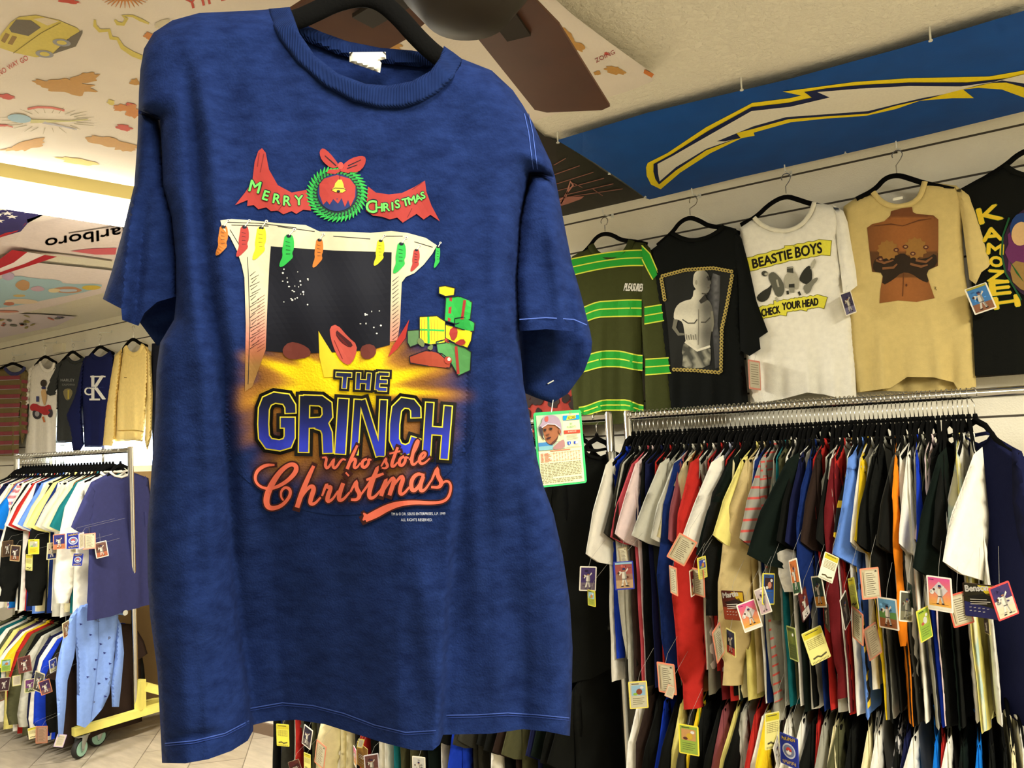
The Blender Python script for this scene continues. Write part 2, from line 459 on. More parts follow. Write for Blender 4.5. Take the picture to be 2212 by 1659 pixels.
# blue banner with the lightning bolt
bz = CEIL-.026
bp = [(1203, 303), (1400, 243), (1700, 172), (1950, 103), (2232, 17), (2300, 218), (2232, 236), (2000, 292), (1800, 338), (1600, 383), (1403, 431), (1395, 428), (1340, 388), (1285, 352)]
bfold = lambda x, y: .006+.006*np.sin((x-1200)/95)*np.cos(y/60)
root, borg, v, f = sheet('team_banner', bp, bz, None, 'blue cloth banner with a white and yellow lightning bolt pinned to the ceiling', 'banner', bfold)
mk('cloth', v, f, mat('banner_blue', (0, 70, 146), .75, noise=.12, nscale=7, bump=.15, bscale=250), root, False, borg)
s0 = surfZ(bz); sb = lambda x, y, e=0: s0(x, y, e+.004+.006+.006*math.sin((x-1200)/95)*math.cos(y/60))
pr = Print(sb, .0012, .0012)
def Z5(pts): return [(1180+x/2.1434, 100+y/2.1434) for x, y in pts]   # measured on an enlarged view
YEL = [(470, 540), (560, 495), (740, 375), (955, 262), (1130, 240), (1180, 228), (1095, 210), (1245, 190), (1430, 165), (1680, 148), (2050, 140), (2212, 112), (2260, 108), (2260, 245), (2212, 238), (2110, 200), (2000, 192), (1930, 200), (1980, 240), (1880, 240), (1730, 252), (1620, 290), (1480, 322), (1290, 335), (1130, 352), (960, 400), (965, 414), (905, 425), (760, 495), (620, 585), (530, 662), (485, 640), (465, 600), (462, 560)]
NAV = [(497, 545), (580, 500), (750, 392), (950, 282), (1120, 262), (1230, 238), (1195, 212), (1300, 195), (1450, 180), (1680, 168), (1950, 168), (2212, 140), (2260, 135), (2260, 235), (2212, 190), (2130, 168), (2060, 170), (1900, 205), (1780, 240), (1620, 275), (1490, 312), (1290, 325), (1120, 338), (960, 382), (880, 402), (900, 425), (870, 432), (740, 482), (600, 575), (522, 640), (505, 615), (496, 580)]
WHI = [(515, 545), (590, 505), (760, 408), (950, 300), (1130, 280), (1312, 237), (1255, 212), (1450, 196), (1680, 184), (1920, 186), (2070, 165), (2212, 130), (2260, 124), (2260, 215), (2212, 172), (2110, 158), (2000, 180), (1840, 222), (1740, 240), (1620, 268), (1490, 300), (1290, 315), (1110, 328), (960, 370), (790, 440), (830, 440), (870, 430), (740, 475), (600, 560), (525, 625), (518, 590)]
pr.poly(Z5(YEL), (240, 215, 30), 0, 18); pr.poly(Z5(NAV), (14, 28, 74), 1, 18); pr.poly(Z5(WHI), (226, 221, 205), 2, 18)
pr.build('bolt_emblem', root, borg)
for i, (x, y) in enumerate(((1205, 306), (1316, 374), (1394, 424), (1602, 192), (1826, 330), (2010, 85))):
    p = onZ(x, y, bz-.012)
    o = MB().disc((p[0], p[1], p[2]-.004), (0, 0, 1), .006, .003, 10).tube([(p[0], p[1], p[2]-.004), (p[0], p[1], CEIL)], .0028, 8).build('push_pin', M_PIN)
    tag(o, ['clear push pin at the pointed left corner of the blue banner', 'clear push pin between the black poster and the blue banner', 'clear push pin at the lower left corner of the blue banner', 'clear push pin on the upper edge of the blue banner, above the bolt', 'clear push pin on the lower edge of the blue banner', 'clear push pin on the upper edge of the blue banner near the bolt tip'][i], 'push pin', 'push pins in the ceiling')
# black poster with pink line art
root, org, v, f = sheet('ceiling_poster', [(1150, 270), (1176, 294), (1206, 304), (1285, 356), (1393, 428), (1380, 433), (1222, 466), (1080, 500), (1050, 380)], CEIL-.008, None, 'black poster with thin pink line drawing pinned beside the blue banner', 'poster', lambda x, y: .002+0*x)
mk('paper', v, f, mat('black_poster', (30, 27, 18), .6, noise=.1, nscale=10), root, False, org)
pr = Print(surfZ(CEIL-.008-.008), .0006, .0006)
for a in (((1196, 357), (1222, 342)), ((1190, 380), (1252, 358)), ((1200, 398), (1282, 372)), ((1205, 412), (1305, 385)), ((1226, 420), (1325, 397)), ((1196, 430), (1345, 408)), ((1280, 408), (1302, 423)), ((1236, 395), (1258, 405))):
    pr.stroke(a, 1.6, (150, 100, 88), 0, step=30)
pr.stroke([(1212, 440), (1222, 420), (1238, 400), (1232, 392), (1222, 425), (1208, 432)], 3, (190, 130, 118), 1)
pr.poly([(1205, 436), (1225, 426), (1262, 424), (1255, 430), (1228, 440), (1208, 446)], (176, 116, 104), 1, 20)
pr.build('line_drawing', root, org)

# printed bed sheet over the left half of the ceiling, its free edge curling down
shp = [(1188, -12), (1235, 30), (1290, 72), (1345, 112), (1398, 150), (1416, 163), (1408, 176), (1360, 196), (1302, 214), (1150, 262), (1000, 306), (760, 372), (540, 410), (284, 402), (0, 351), (-330, 292), (-420, -260), (300, -420), (1000, -330)]
def curl(x, y):
    e = np.hypot(np.maximum(0, 0), 0)
    # distance from the free right edge
    t = ((x-1188)*.58-(y+12)*.81)*-1
    t = (-(x-1188)*.60+(y+12)*.80)
    return .010+.055*np.exp(-np.clip(t, 0, None)/26.)+.004*np.sin(x/90.)*np.sin(y/70.)
root, shorg, v, f = sheet('printed_sheet', shp, CEIL-.008, None, 'cream bed sheet with faded cartoon prints covering the ceiling on the left', 'bed sheet', curl, 17)
mk('cloth', v, f, mat('cream_sheet', (222, 212, 198), .9, noise=.06, nscale=3, bump=.2, bscale=120), root, False, shorg)
s1 = surfZ(CEIL-.008); ssh = lambda x, y, e=0: s1(x, y, e+.005+float(curl(np.array(x), np.array(y))))
pr = Print(ssh, .0007, .0003)
TAN, YLW, RED, GRY, BLU, ORG = (188, 142, 76), (205, 188, 96), (196, 84, 70), (112, 104, 90), (150, 180, 196), (200, 132, 70)
def Zs(pts): return [(x/4.879, y/4.879) for x, y in pts]
# a plain van, seen from below
pr.poly(Zs([(0, 380), (110, 240), (200, 180), (380, 160), (620, 215), (820, 300), (840, 330), (700, 420), (560, 560), (380, 605), (150, 555), (0, 505)]), YLW, 0, 20)
pr.poly(Zs([(95, 300), (170, 205), (330, 215), (430, 290), (300, 380), (120, 340)]), GRY, 1, 20)
pr.poly(Zs([(350, 200), (480, 185), (620, 225), (500, 270)]), (214, 200, 170), 1, 20)
pr.poly(Zs([(740, 390), (870, 320), (870, 350), (800, 490), (560, 570), (380, 605), (560, 560), (700, 440)]), GRY, 1, 20)
for x, y in ((650, 450), (470, 570)): pr.ell(x/4.879, y/4.879, 20, 8, (150, 150, 150), 2, 8); pr.ell(x/4.879, y/4.879, 11, 4.5, YLW, 3, 8)
for q in ([(10, 430), (60, 345), (105, 365), (50, 455)], [(80, 460), (130, 375), (180, 390), (130, 475)]): pr.poly(Zs(q), (150, 124, 76), 1, 20)
pr.stroke(Zs([(140, 560), (430, 350), (640, 240)]), 1.5, (130, 118, 60), 2)
# swirls, words, sunburst, plain blotches
pr.stroke(Zs([(1000, 210), (1000, 270), (1050, 325), (1150, 320), (1170, 400), (1240, 410), (1290, 500), (1400, 570), (1500, 610)]), [5, 7, 7, 6, 7, 6, 9, 11, 10], YLW, 0)
pr.stroke(Zs([(1210, 210), (1240, 250), (1300, 255), (1335, 200), (1290, 165), (1400, 170), (1480, 210), (1570, 250)]), [5, 7, 7, 6, 3, 5, 7, 4], YLW, 0)
for q in ([(620, 170), (640, 180), (690, 240)],): pass
pr.text('YIPE!', 402, 22, 24, RED, 0, -14, 112)
for x, y, w, t in ((0, 164, 18, 'NO'), (20, 152, 26, 'WAY'), (47, 138, 18, 'GO')): pr.text(t, x, y, 11, RED, 0, -32, w)
pr.stroke(Zs([(290, 1150), (400, 1130), (540, 1135), (680, 1165)]), 4.5, (205, 110, 96), 0)
for k in range(15):
    a = math.radians(8+k*164/14); x0, y0 = 270, -8
    pr.stroke([(x0+28*math.cos(a), y0+8*math.sin(a)), (x0+52*math.cos(a), y0+26*math.sin(a))], [4, 1], ORG, 0)
pr.ell(270, -8, 30, 11, ORG, 0)
for k in range(26):
    a = 2*math.pi*k/26
    pr.stroke([(105+62*math.cos(a), 260+16*math.sin(a)), (105+(92+9*(k % 3))*math.cos(a), 260+(26+4*(k % 2))*math.sin(a))], [1.6, .6], (168, 158, 128), 0)
pr.ell(42, 256, 26, 9, BLU, 1, 6); pr.stroke([(66, 262), (98, 262), (150, 262), (190, 258)], [8, 6, 3, 2], (196, 190, 130), 1); pr.stroke([(92, 264), (130, 272), (166, 280)], [6, 3, 2], (176, 172, 180), 1)
pr.stroke([(-5, 271), (14, 271), (28, 275)], [5, 4, 2], RED, 0)
def blotch(cx, cy, rx, ry, rot, col, seed, n=22):
    r = random.Random(seed); P = []; a = math.radians(rot)
    for i in range(n):
        t = 2*math.pi*i/n; q = .62+.55*r.random()
        x, y = rx*math.cos(t)*q, ry*math.sin(t)*q
        P.append((cx+x*math.cos(a)-y*math.sin(a), cy+x*math.sin(a)+y*math.cos(a)))
    pr.poly(smooth_poly(P, 1), col, 0, 16)
for i, (x, y, rx, ry, ro, c) in enumerate(((150, 188, 62, 17, 6, TAN), (185, 168, 34, 12, -8, TAN), (98, 182, 36, 8, 14, TAN), (14, 209, 22, 6, 6, RED), (292, 178, 12, 9, 0, TAN), (262, 234, 20, 9, 0, ORG), (284, 240, 20, 14, 30, ORG), (240, 222, 9, 7, 0, YLW), (284, 226, 14, 4, 10, RED), (66, 312, 40, 13, -14, TAN), (30, 322, 30, 4, -6, TAN), (240, 308, 60, 10, 10, TAN), (270, 318, 30, 9, 4, TAN), (168, 348, 46, 7, 8, (205, 176, 92)), (268, 276, 18, 7, 10, RED), (150, 3, 26, 5, 6, RED), (322, 78, 12, 9, 0, ORG), (352, 52, 20, 9, -20, (206, 196, 168)),
        (790, 65, 34, 16, 12, TAN), (830, 92, 42, 15, 18, TAN), (760, 78, 14, 6, 0, (196, 160, 110)), (1178, 50, 26, 14, 20, TAN), (1222, 80, 34, 15, 40, TAN), (1245, 100, 20, 10, 25, TAN), (1330, 152, 26, 9, 10, TAN), (1290, 158, 9, 5, 0, TAN), (1105, 6, 12, 10, 50, RED), (896, 4, 8, 5, 0, RED), (1310, 116, 5, 4, 0, RED))):
    blotch(x, y, rx, ry, ro, c, 40+i)
pr.text('ZOING', 1288, 136, 9, (150, 50, 48), 1, -26, 46)
pr.ell(1186, 60, 12, 2.2, BLU, 2, 20)
pr.poly([(1392, 150), (1413, 160), (1408, 168), (1390, 158)], (206, 120, 50), 2, 20)
pr.build('faded_print', root, shorg)

# flag and further cloths behind the fixture, far left
def Zf(pts): return [(x/4.047, 330+y/4.047) for x, y in pts]
root, org, v, f = sheet('wall_hanging', [(-60, 500), (60, 470), (110, 458), (230, 478), (330, 520), (330, 575), (235, 562), (150, 555), (50, 540), (-60, 560)], CEIL-.010, None, 'white cloth with upside-down grey lettering and a red stripe pinned behind the lamp', 'cloth', lambda x, y: .004+0*x)
mk('cloth', v, f, mat('pale_pink_cloth', (218, 204, 200), .85, noise=.05), root, False, org)
pr = Print(lambda x, y, e=0: onZ(x, y, CEIL-.010-.008-e), .001, .0005)
pr.stroke(Zf([(600, 702), (800, 672), (1060, 632)]), 2.5, (110, 98, 92), 0)
for i, (x, y) in enumerate(((395, 815), (470, 805), (560, 790), (640, 780), (720, 765), (800, 745), (880, 745), (960, 730))):
    pass
for q in ([(385, 800), (430, 800), (520, 825), (540, 800)], [(430, 790), (480, 785), (500, 820)], [(500, 770), (560, 740), (620, 780), (570, 830)], [(590, 760), (660, 720), (720, 790), (640, 800)], [(680, 730), (740, 715), (800, 770)], [(760, 730), (830, 705), (880, 780), (820, 760)], [(850, 700), (960, 795)], [(900, 690), (1000, 790)], [(960, 680), (1050, 760)]):
    pass
pr.text('Marlboro', 300, 484, 22, (104, 92, 88), 0, 171, 205, .12, .8)
pr.poly(Zf([(615, 860), (800, 838), (1020, 832), (1010, 890), (830, 890)]), (200, 92, 102), 0, 30)
pr.stroke(Zf([(205, 845), (380, 868), (540, 885), (700, 905), (980, 945)]), 2.6, (120, 108, 92), 0)
pr.build('lettering', root, org)
root, org, v, f = sheet('star_flag', [(-70, 520), (-70, 438), (0, 441), (106, 458), (60, 482), (45, 500), (0, 513)], CEIL-.030, None, 'flag with white stars on dark blue pinned behind the fluorescent light', 'flag', lambda x, y: .006+0*x)
mk('canton', v, f, mat('flag_blue', (44, 36, 98), .8, noise=.1, nscale=20), root, False, org)
pr = Print(lambda x, y, e=0: onZ(x, y, CEIL-.030-.010-e), .001, .0005)
for cx, cy in ((25, 490), (65, 530), (105, 560), (245, 512), (-20, 540), (180, 470), (-10, 595)):
    P = []
    for i in range(10):
        t = -math.pi/2+math.pi*i/5; r = 1 if i % 2 == 0 else .42
        P.append((cx+56*r*math.cos(t), cy+20*r*math.sin(t)))
    pr.poly(Zf(P), (235, 230, 225), 0, 50)
pr.build('stars', root, org)
o_ = MB()
for q in ([(-200, 760), (0, 735), (200, 630), (232, 612), (150, 690), (0, 740)],): pass
pr = Print(lambda x, y, e=0: onZ(x, y, CEIL-.034-e), .002, .0008)
pr.poly(Zf([(-250, 720), (0, 640), (280, 570), (420, 520), (580, 545), (420, 590), (235, 610), (140, 690), (0, 742), (-250, 800)]), (226, 214, 206), 0, 40)
pr.poly(Zf([(-250, 800), (0, 722), (110, 672), (200, 618), (232, 612), (150, 688), (0, 742), (-250, 830)]), (176, 30, 38), 1, 40)
pr.poly(Zf([(-250, 1010), (0, 930), (105, 850), (240, 868), (120, 960), (0, 1010), (-250, 1100)]), (176, 24, 38), 1, 40)
pr.poly(Zf([(0, 1010), (120, 960), (240, 868), (400, 895), (250, 955), (0, 1050)]), (232, 222, 218), 1, 40)
pr.poly(Zf([(-250, 1150), (0, 1045), (220, 970), (390, 893), (500, 908), (330, 965), (0, 1072), (-250, 1190)]), (176, 24, 38), 2, 40)
pr.build('stripes', root, org)
# cloth with a pale blue swimming scene, and its patterned edge
root, org, v, f = sheet('printed_towel', [(-80, 590), (0, 572), (85, 568), (240, 584), (330, 600), (330, 630), (218, 634), (120, 660), (40, 678), (-80, 690)], CEIL-.012, None, 'white printed towel with pale blue and yellow shapes on the ceiling by the shirts', 'towel', lambda x, y: .004+0*x)
mk('cloth', v, f, mat('towel_white', (224, 212, 210), .9, noise=.05), root, False, org)
pr = Print(lambda x, y, e=0: onZ(x, y, CEIL-.012-.008-e), .001, .0006)
pr.poly(smooth_poly(Zf([(-100, 1130), (140, 1070), (300, 1100), (520, 1110), (560, 1150), (890, 1145), (890, 1175), (700, 1230), (420, 1280), (200, 1330), (-100, 1370)]), 1), (164, 196, 208), 0, 24)
for i, (x, y, rx, ry, c) in enumerate(((70, 1080, 60, 40, (186, 170, 200)), (200, 1160, 70, 50, (190, 150, 110)), (330, 1190, 60, 24, (200, 170, 190)), (580, 1200, 140, 30, (190, 140, 110)), (590, 1205, 90, 14, (190, 205, 220)), (470, 1205, 60, 22, (226, 210, 170)), (800, 1180, 90, 22, (216, 190, 80)), (180, 1300, 170, 22, (224, 205, 180)), (80, 1320, 50, 16, (190, 120, 96)), (60, 1388, 120, 10, (210, 140, 120)), (170, 1250, 60, 12, (206, 180, 120)))):
    pr.poly(smooth_poly(Zf([(x+rx*math.cos(t*.5236)*(.8+.3*random.random()), y+ry*math.sin(t*.5236)*(.8+.3*random.random())) for t in range(12)]), 1), c, 1+i % 3, 20)
pr.build('faded_print', root, org)
root, org, v, f = sheet('patterned_cloth', [(-80, 690), (40, 678), (85, 679), (165, 684), (120, 705), (0, 730), (-80, 745)], CEIL-.010, None, 'pale cloth with scattered small coloured marks at the wall edge of the ceiling', 'cloth', lambda x, y: .003+0*x)
mk('cloth', v, f, mat('lilac_white', (216, 204, 208), .9), root, False, org)
pr = Print(lambda x, y, e=0: onZ(x, y, CEIL-.010-.007-e), .001, .0006)
for i in range(30):
    x, y = -10+random.random()*150, 682+random.random()*38
    if y < 684+ (150-x)*.26 and x+ (y-682)*2.6 < 168:
        pr.ell(x, y, 3+6*random.random(), 1.2+1.5*random.random(), random.choice(((190, 110, 90), (120, 120, 110), (160, 150, 90), (140, 130, 160))), 0, random.randint(-20, 20), 8)
pr.build('small_marks', root, org)

# ------------------------------------------------------------------ ceiling fan, its hub above the frame
fz = 2.56
hub = onZ(1004, -84, fz)
root = empty('ceiling_fan', tuple(hub), 'brown wooden ceiling fan with a dark motor above the blue shirt', 'ceiling fan')
fo = tuple(hub)
M_FAN = mat('fan_brown_wood', (74, 43, 26), .55, noise=.18, nscale=6)
M_FANM = mat('fan_dark_bronze', (34, 27, 17), .6)
hx, hy = hub[0], hub[1]
MB().lathe((hx, hy, 0), (0, 0, 1), [(fz-.11, .02), (fz-.10, .07), (fz-.05, .11), (fz+.02, .13), (fz+.08, .115), (fz+.11, .05)], 32).build('motor', M_FANM, root, True, fo)
MB().tube([(hx, hy, fz+.10), (hx, hy, CEIL-.05)], .014, 12).build('rod', M_FANM, root, True, fo)
MB().lathe((hx, hy, 0), (0, 0, 1), [(CEIL-.075, .02), (CEIL-.06, .05), (CEIL-.001, .07)], 24).build('ceiling_cap', M_FANM, root, True, fo)
tip = onZ(1240, 245, fz); a0 = math.atan2(tip[1]-hy, tip[0]-hx)
LB = math.hypot(tip[0]-hx, tip[1]-hy)
for k in range(5):
    a = a0+2*math.pi*k/5; ca, sa = math.cos(a), math.sin(a)
    def bl(u, w, z): return (hx+ca*u-sa*w, hy+sa*u+ca*w, fz+.005+z+w*.16)
    pts = [(.13, -.07), (.24, -.09), (LB-.02, -.095), (LB, -.07), (LB, .07), (LB-.02, .095), (.24, .09), (.13, .07)]
    v = [bl(u, w, 0) for u, w in pts]+[bl(u, w, .007) for u, w in pts]; n = len(pts)
    f = [tuple(range(n)), tuple(range(2*n-1, n-1, -1))]+[(i, (i+1) % n, n+(i+1) % n, n+i) for i in range(n)]
    MB().add(v, f).build('blade', M_FAN, root, False, fo)
    MB().bar(bl(.10, 0, -.006), bl(.26, 0, -.006), .05, .008).build('blade_bracket', M_FANM, root, False, fo)
# ------------------------------------------------------------------ the blue T-shirt in front
_fw = -CM[:, 2].copy(); _fw[2] = 0; _fw /= np.linalg.norm(_fw); _rt = np.array([_fw[1], -_fw[0], 0])
_ph = math.radians(8)
HN = -(_fw*math.cos(_ph)-_rt*math.sin(_ph))
HP0 = CO+_fw*.86
def hs(px, py, d=0): return onP(px, py, HP0+HN*d, HN)
NAVY = (24, 43, 99)
HT = .045
_hx = [350, 450, 500, 538, 553, 620, 740, 860, 944, 960, 1060, 1130, 1230]
_hy = [1648, 1640, 1622, 1598, 1563, 1556, 1575, 1612, 1619, 1587, 1585, 1575, 1590]
def _hem_off():
    out = []
    for x, y in zip(_hx, _hy):
        tgt = .85*630/(y-(963.6-HS*(x-1106)))
        p = hs(x, y); dep = np.dot(p-CO, -CM[:, 2])
        out.append((dep-tgt)-HT)
    return out
_ho = _hem_off()
def _lerp(y, k): return np.interp(y, [a for a, _ in k], [b for _, b in k])
_XL = [(0, 345), (740, 343), (900, 335), (1150, 318), (1300, 322), (1450, 340), (1648, 350)]
_L1 = [(90, 395), (300, 420), (400, 428), (600, 446), (800, 478), (1000, 490), (1200, 497), (1400, 520), (1570, 546)]
_L2 = [(500, 1012), (900, 1002), (1100, 988), (1300, 968), (1590, 953)]
_XR = [(400, 1120), (720, 1122), (900, 1145), (1100, 1195), (1300, 1230), (1480, 1236), (1590, 1230)]
def hfold(x, y):
    x = np.asarray(x, float); y = np.asarray(y, float)
    xl, l1, l2, xr = (_lerp(y, k) for k in (_XL, _L1, _L2, _XR))
    u = np.where(x < l1, 350+(x-xl)/(l1-xl)*196, np.where(x < l2, 546+(x-l1)/(l2-l1)*407, 953+(x-l2)/(xr-l2)*277))
    u = np.clip(u, 350, 1230)
    t = sstep(620, 1600, y)
    f = np.interp(u, _hx, _ho)*t
    c = np.exp(-((x-l1)/15)**2)*sstep(90, 260, y)*(1-sstep(900, 1400, y))
    rdg = np.exp(-((x-l1-36)/24)**2)*sstep(90, 260, y)*(1-sstep(900, 1400, y))
    rd2 = np.exp(-((x-l1+42)/22)**2)*sstep(300, 500, y)*(1-sstep(1100, 1500, y))
    f = f-.011*c+.008*rdg+.006*rd2
    for x0, y0, x1, y1, a, w in ((1010, 520, 1030, 1250, .0045, 20), (1065, 330, 1080, 1200, .004, 24), (905, 1180, 930, 1500, .004, 22), (1120, 1100, 1160, 1560, .005, 26), (760, 1250, 700, 1540, .004, 40), (390, 1150, 410, 1560, .006, 24), (440, 1250, 455, 1600, .005, 18)):
        xx = x0+(x1-x0)*np.clip((y-y0)/(y1-y0), 0, 1)
        f = f+a*np.exp(-((x-xx)/w)**2)*sstep(y0, y0+(y1-y0)*.3, y)*(1-.6*sstep(y1-60, y1+40, y))
    # crease above the hem at the lower left, stitched hem
    f = f-.007*np.exp(-((y-(1598-(x-350)*.10))/10)**2)*(1-sstep(440, 500, x))
    f = f+.0016*np.sin(x/37+y/61)+.0012*np.sin(x/19-y/83)+.0010*np.sin(y/29+x/71)
    return f
body = [(580, 20), (540, 23), (430, 28), (372, 44), (332, 70), (311, 105), (303, 150), (300, 200), (299, 238), (345, 257), (350, 330), (352, 400), (371, 470), (380, 560), (381, 640), (376, 690), (346, 740),
        (338, 800), (335, 900), (325, 1050), (318, 1150), (319, 1250), (324, 1330), (340, 1450), (346, 1560), (350, 1648),
        (400, 1649), (450, 1640), (500, 1622), (535, 1600), (547, 1578), (547, 1566), (580, 1558), (640, 1555), (700, 1564), (770, 1586), (830, 1605), (890, 1620), (935, 1621), (950, 1608), (957, 1587), (1000, 1586), (1060, 1585), (1130, 1575), (1180, 1580), (1231, 1590),
        (1235, 1500), (1237, 1400), (1231, 1300), (1216, 1200), (1196, 1110), (1174, 1050), (1158, 980), (1144, 900), (1131, 830), (1121, 720), (1117, 600), (1124, 480), (1145, 374), (1170, 375), (1199, 383),
        (1190, 350), (1170, 308), (1150, 263), (1130, 228), (1108, 195), (1062, 152), (998, 127),
        (996, 140), (975, 170), (945, 199), (910, 219), (865, 232), (820, 232), (762, 217), (702, 184), (645, 135), (604, 82), (585, 36)]
hemA, hemB = 25, 45
neckA, neckB = 67, len(body)-1
skip = set(range(hemA, hemB)) | set(range(neckA, neckB+1))
sh_root = empty('graphic_t_shirt', tuple(hs(780, 120)), 'large navy blue T-shirt with a Merry Christmas fireplace print hanging in front', 'T-shirt')
so = tuple(hs(780, 120))
def hero_cloth():
    m = bpy.data.materials.new('navy_jersey'); m.use_nodes = True; nt = m.node_tree; b = nt.nodes['Principled BSDF']
    N, L = nt.nodes.new, nt.links.new
    tc = N('ShaderNodeTexCoord')
    mp = N('ShaderNodeMapping'); mp.inputs['Scale'].default_value = (1, 1, 2.2); L(tc.outputs['Object'], mp.inputs[0])
    n = N('ShaderNodeTexNoise'); n.inputs['Scale'].default_value = 38; n.inputs['Detail'].default_value = 8; n.inputs['Roughness'].default_value = .7; L(mp.outputs[0], n.inputs['Vector'])
    cr = N('ShaderNodeValToRGB'); cr.color_ramp.elements[0].position = .3; cr.color_ramp.elements[1].position = .72
    cr.color_ramp.elements[0].color = (*lin((9, 23, 60)), 1); cr.color_ramp.elements[1].color = (*lin((25, 43, 90)), 1)
    L(n.outputs['Fac'], cr.inputs[0]); L(cr.outputs[0], b.inputs['Base Color'])
    b.inputs['Roughness'].default_value = .95; b.inputs['Specular IOR Level'].default_value = .1
    n2 = N('ShaderNodeTexNoise'); n2.inputs['Scale'].default_value = 420; n2.inputs['Detail'].default_value = 2; L(tc.outputs['Object'], n2.inputs['Vector'])
    n3 = N('ShaderNodeTexNoise'); n3.inputs['Scale'].default_value = 26; n3.inputs['Detail'].default_value = 4; L(tc.outputs['Object'], n3.inputs['Vector'])
    ad = N('ShaderNodeMath'); ad.operation = 'ADD'; L(n2.outputs['Fac'], ad.inputs[0]); L(n3.outputs['Fac'], ad.inputs[1])
    bp = N('ShaderNodeBump'); bp.inputs['Strength'].default_value = .22; bp.inputs['Distance'].default_value = .0035
    L(ad.outputs[0], bp.inputs['Height']); L(bp.outputs[0], b.inputs['Normal'])
    return m
M_NAVY = hero_cloth()
v, f = pillow(body, hs, HT, 62, 9, fold=hfold, back=.055, skip=skip)
mk('shirt_body', v, f, M_NAVY, sh_root, True, so, auto=False)
def burst_mat():
    m = M_NAVY.copy(); m.name = 'burst_ink'; nt = m.node_tree; b = nt.nodes['Principled BSDF']; N, L = nt.nodes.new, nt.links.new
    src = b.inputs['Base Color'].links[0].from_socket
    a = N('ShaderNodeAttribute'); a.attribute_name = 'Col'; mx = N('ShaderNodeMix'); mx.data_type = 'RGBA'
    L(a.outputs['Alpha'], mx.inputs[0]); L(src, mx.inputs[6]); L(a.outputs['Color'], mx.inputs[7]); L(mx.outputs[2], b.inputs['Base Color'])
    return m
# sleeves
def slf(x, y): return .010*np.exp(-((x-(283-(y-400)*.07))/12)**2)*sstep(330, 480, y)-.008*np.exp(-((x-(318-(y-400)*.09))/11)**2)*sstep(380, 520, y)+.002*np.sin(x/21+y/47)
sl = [(299, 238), (345, 257), (352, 300), (356, 400), (376, 470), (386, 560), (386, 640), (378, 641), (340, 652), (312, 676), (299, 704), (264, 691), (262, 667), (222, 646), (240, 590), (265, 500), (290, 400), (297, 300)]
v, f = pillow(sl, hs, .03, 26, 8, fold=slf, base=-.022, skip=set(range(6, 13)))
s_l = mk('sleeve', v, f, M_NAVY, sh_root, True, so)
v, f = pillow([(297, 690), (340, 748), (356, 735), (386, 690), (392, 625), (340, 640)], hs, .006, 20, 8, base=-.075)
mk('sleeve_lining', v, f, M_NAVY, s_l, True, so)
def srf(x, y): return .005*np.exp(-((x-(1178+(y-400)*.12))/16)**2)*sstep(420, 520, y)-.005*np.exp(-((x-(1205+(y-400)*.1))/12)**2)*sstep(440, 560, y)+.0018*np.sin(x/23-y/41)
sr = [(1145, 373), (1170, 374), (1199, 382), (1216, 470), (1236, 570), (1256, 640), (1275, 716), (1279, 738), (1240, 716), (1180, 711), (1118, 716), (1112, 600), (1120, 480)]
v, f = pillow(sr, hs, .035, 30, 8, fold=srf, base=-.012, skip={7, 8, 9})
s_r = mk('sleeve', v, f, M_NAVY, sh_root, True, so)
v, f = pillow([(1116, 700), (1180, 696), (1240, 700), (1279, 738), (1277, 762), (1262, 802), (1227, 850), (1193, 871), (1160, 860), (1126, 846)], hs, .008, 24, 8, base=-.07, fold=lambda x, y: .004*np.sin(x/20.))
mk('sleeve_lining', v, f, M_NAVY, s_r, True, so)
# neck ribbing: front band, back band, inside back, tag
def rib():
    m = bpy.data.materials.new('navy_ribbing'); m.use_nodes = True; nt = m.node_tree; b = nt.nodes['Principled BSDF']
    N, L = nt.nodes.new, nt.links.new
    tc = N('ShaderNodeTexCoord'); n = N('ShaderNodeTexNoise'); n.inputs['Scale'].default_value = 60
    L(tc.outputs['Object'], n.inputs['Vector']); cr = N('ShaderNodeValToRGB')
    cr.color_ramp.elements[0].color = (*lin((10, 24, 58)), 1); cr.color_ramp.elements[1].color = (*lin((21, 39, 82)), 1)
    L(n.outputs['Fac'], cr.inputs[0]); L(cr.outputs[0], b.inputs['Base Color']); b.inputs['Roughness'].default_value = .95; b.inputs['Specular IOR Level'].default_value = .1
    w = N('ShaderNodeTexWave'); w.bands_direction = 'X'; w.inputs['Scale'].default_value = 130; w.inputs['Distortion'].default_value = .6; L(tc.outputs['Object'], w.inputs['Vector'])
    bp = N('ShaderNodeBump'); bp.inputs['Strength'].default_value = .4; bp.inputs['Distance'].default_value = .002; L(w.outputs['Fac'], bp.inputs['Height']); L(bp.outputs[0], b.inputs['Normal'])
    return m
M_RIB = rib()
P_body = [np.array(p, float) for p in body]
def hdepth(x, y):
    V = np.stack([np.atleast_1d(x).astype(float), np.atleast_1d(y).astype(float)], 1)
    d = dist(V, body, skip); k = np.sqrt(np.clip(1-(1-np.clip(d/62, 0, 1))**2, 0, 1))
    return HT*k+hfold(V[:, 0], V[:, 1])
band = [(580, 19), (626, 15), (632, 30), (647, 72), (680, 120), (730, 159), (790, 181), (840, 185), (890, 175), (930, 153), (950, 125), (959, 99), (978, 112), (999, 128), (997, 142), (976, 172), (946, 201), (910, 221), (866, 234), (820, 234), (761, 219), (700, 186), (643, 137), (602, 83), (583, 38)]
def banddepth(x, y):
    e = sstep(0, 46, dist(np.stack([x, y], 1), [(580, 19), (626, 15), (959, 99), (999, 128)], {1, 3}))
    return np.minimum(hdepth(x, y)+.003, .05)*(.35+.65*e)
v, f = pillow(band, hs, .004, 7, 6, fold=banddepth, back=.004)
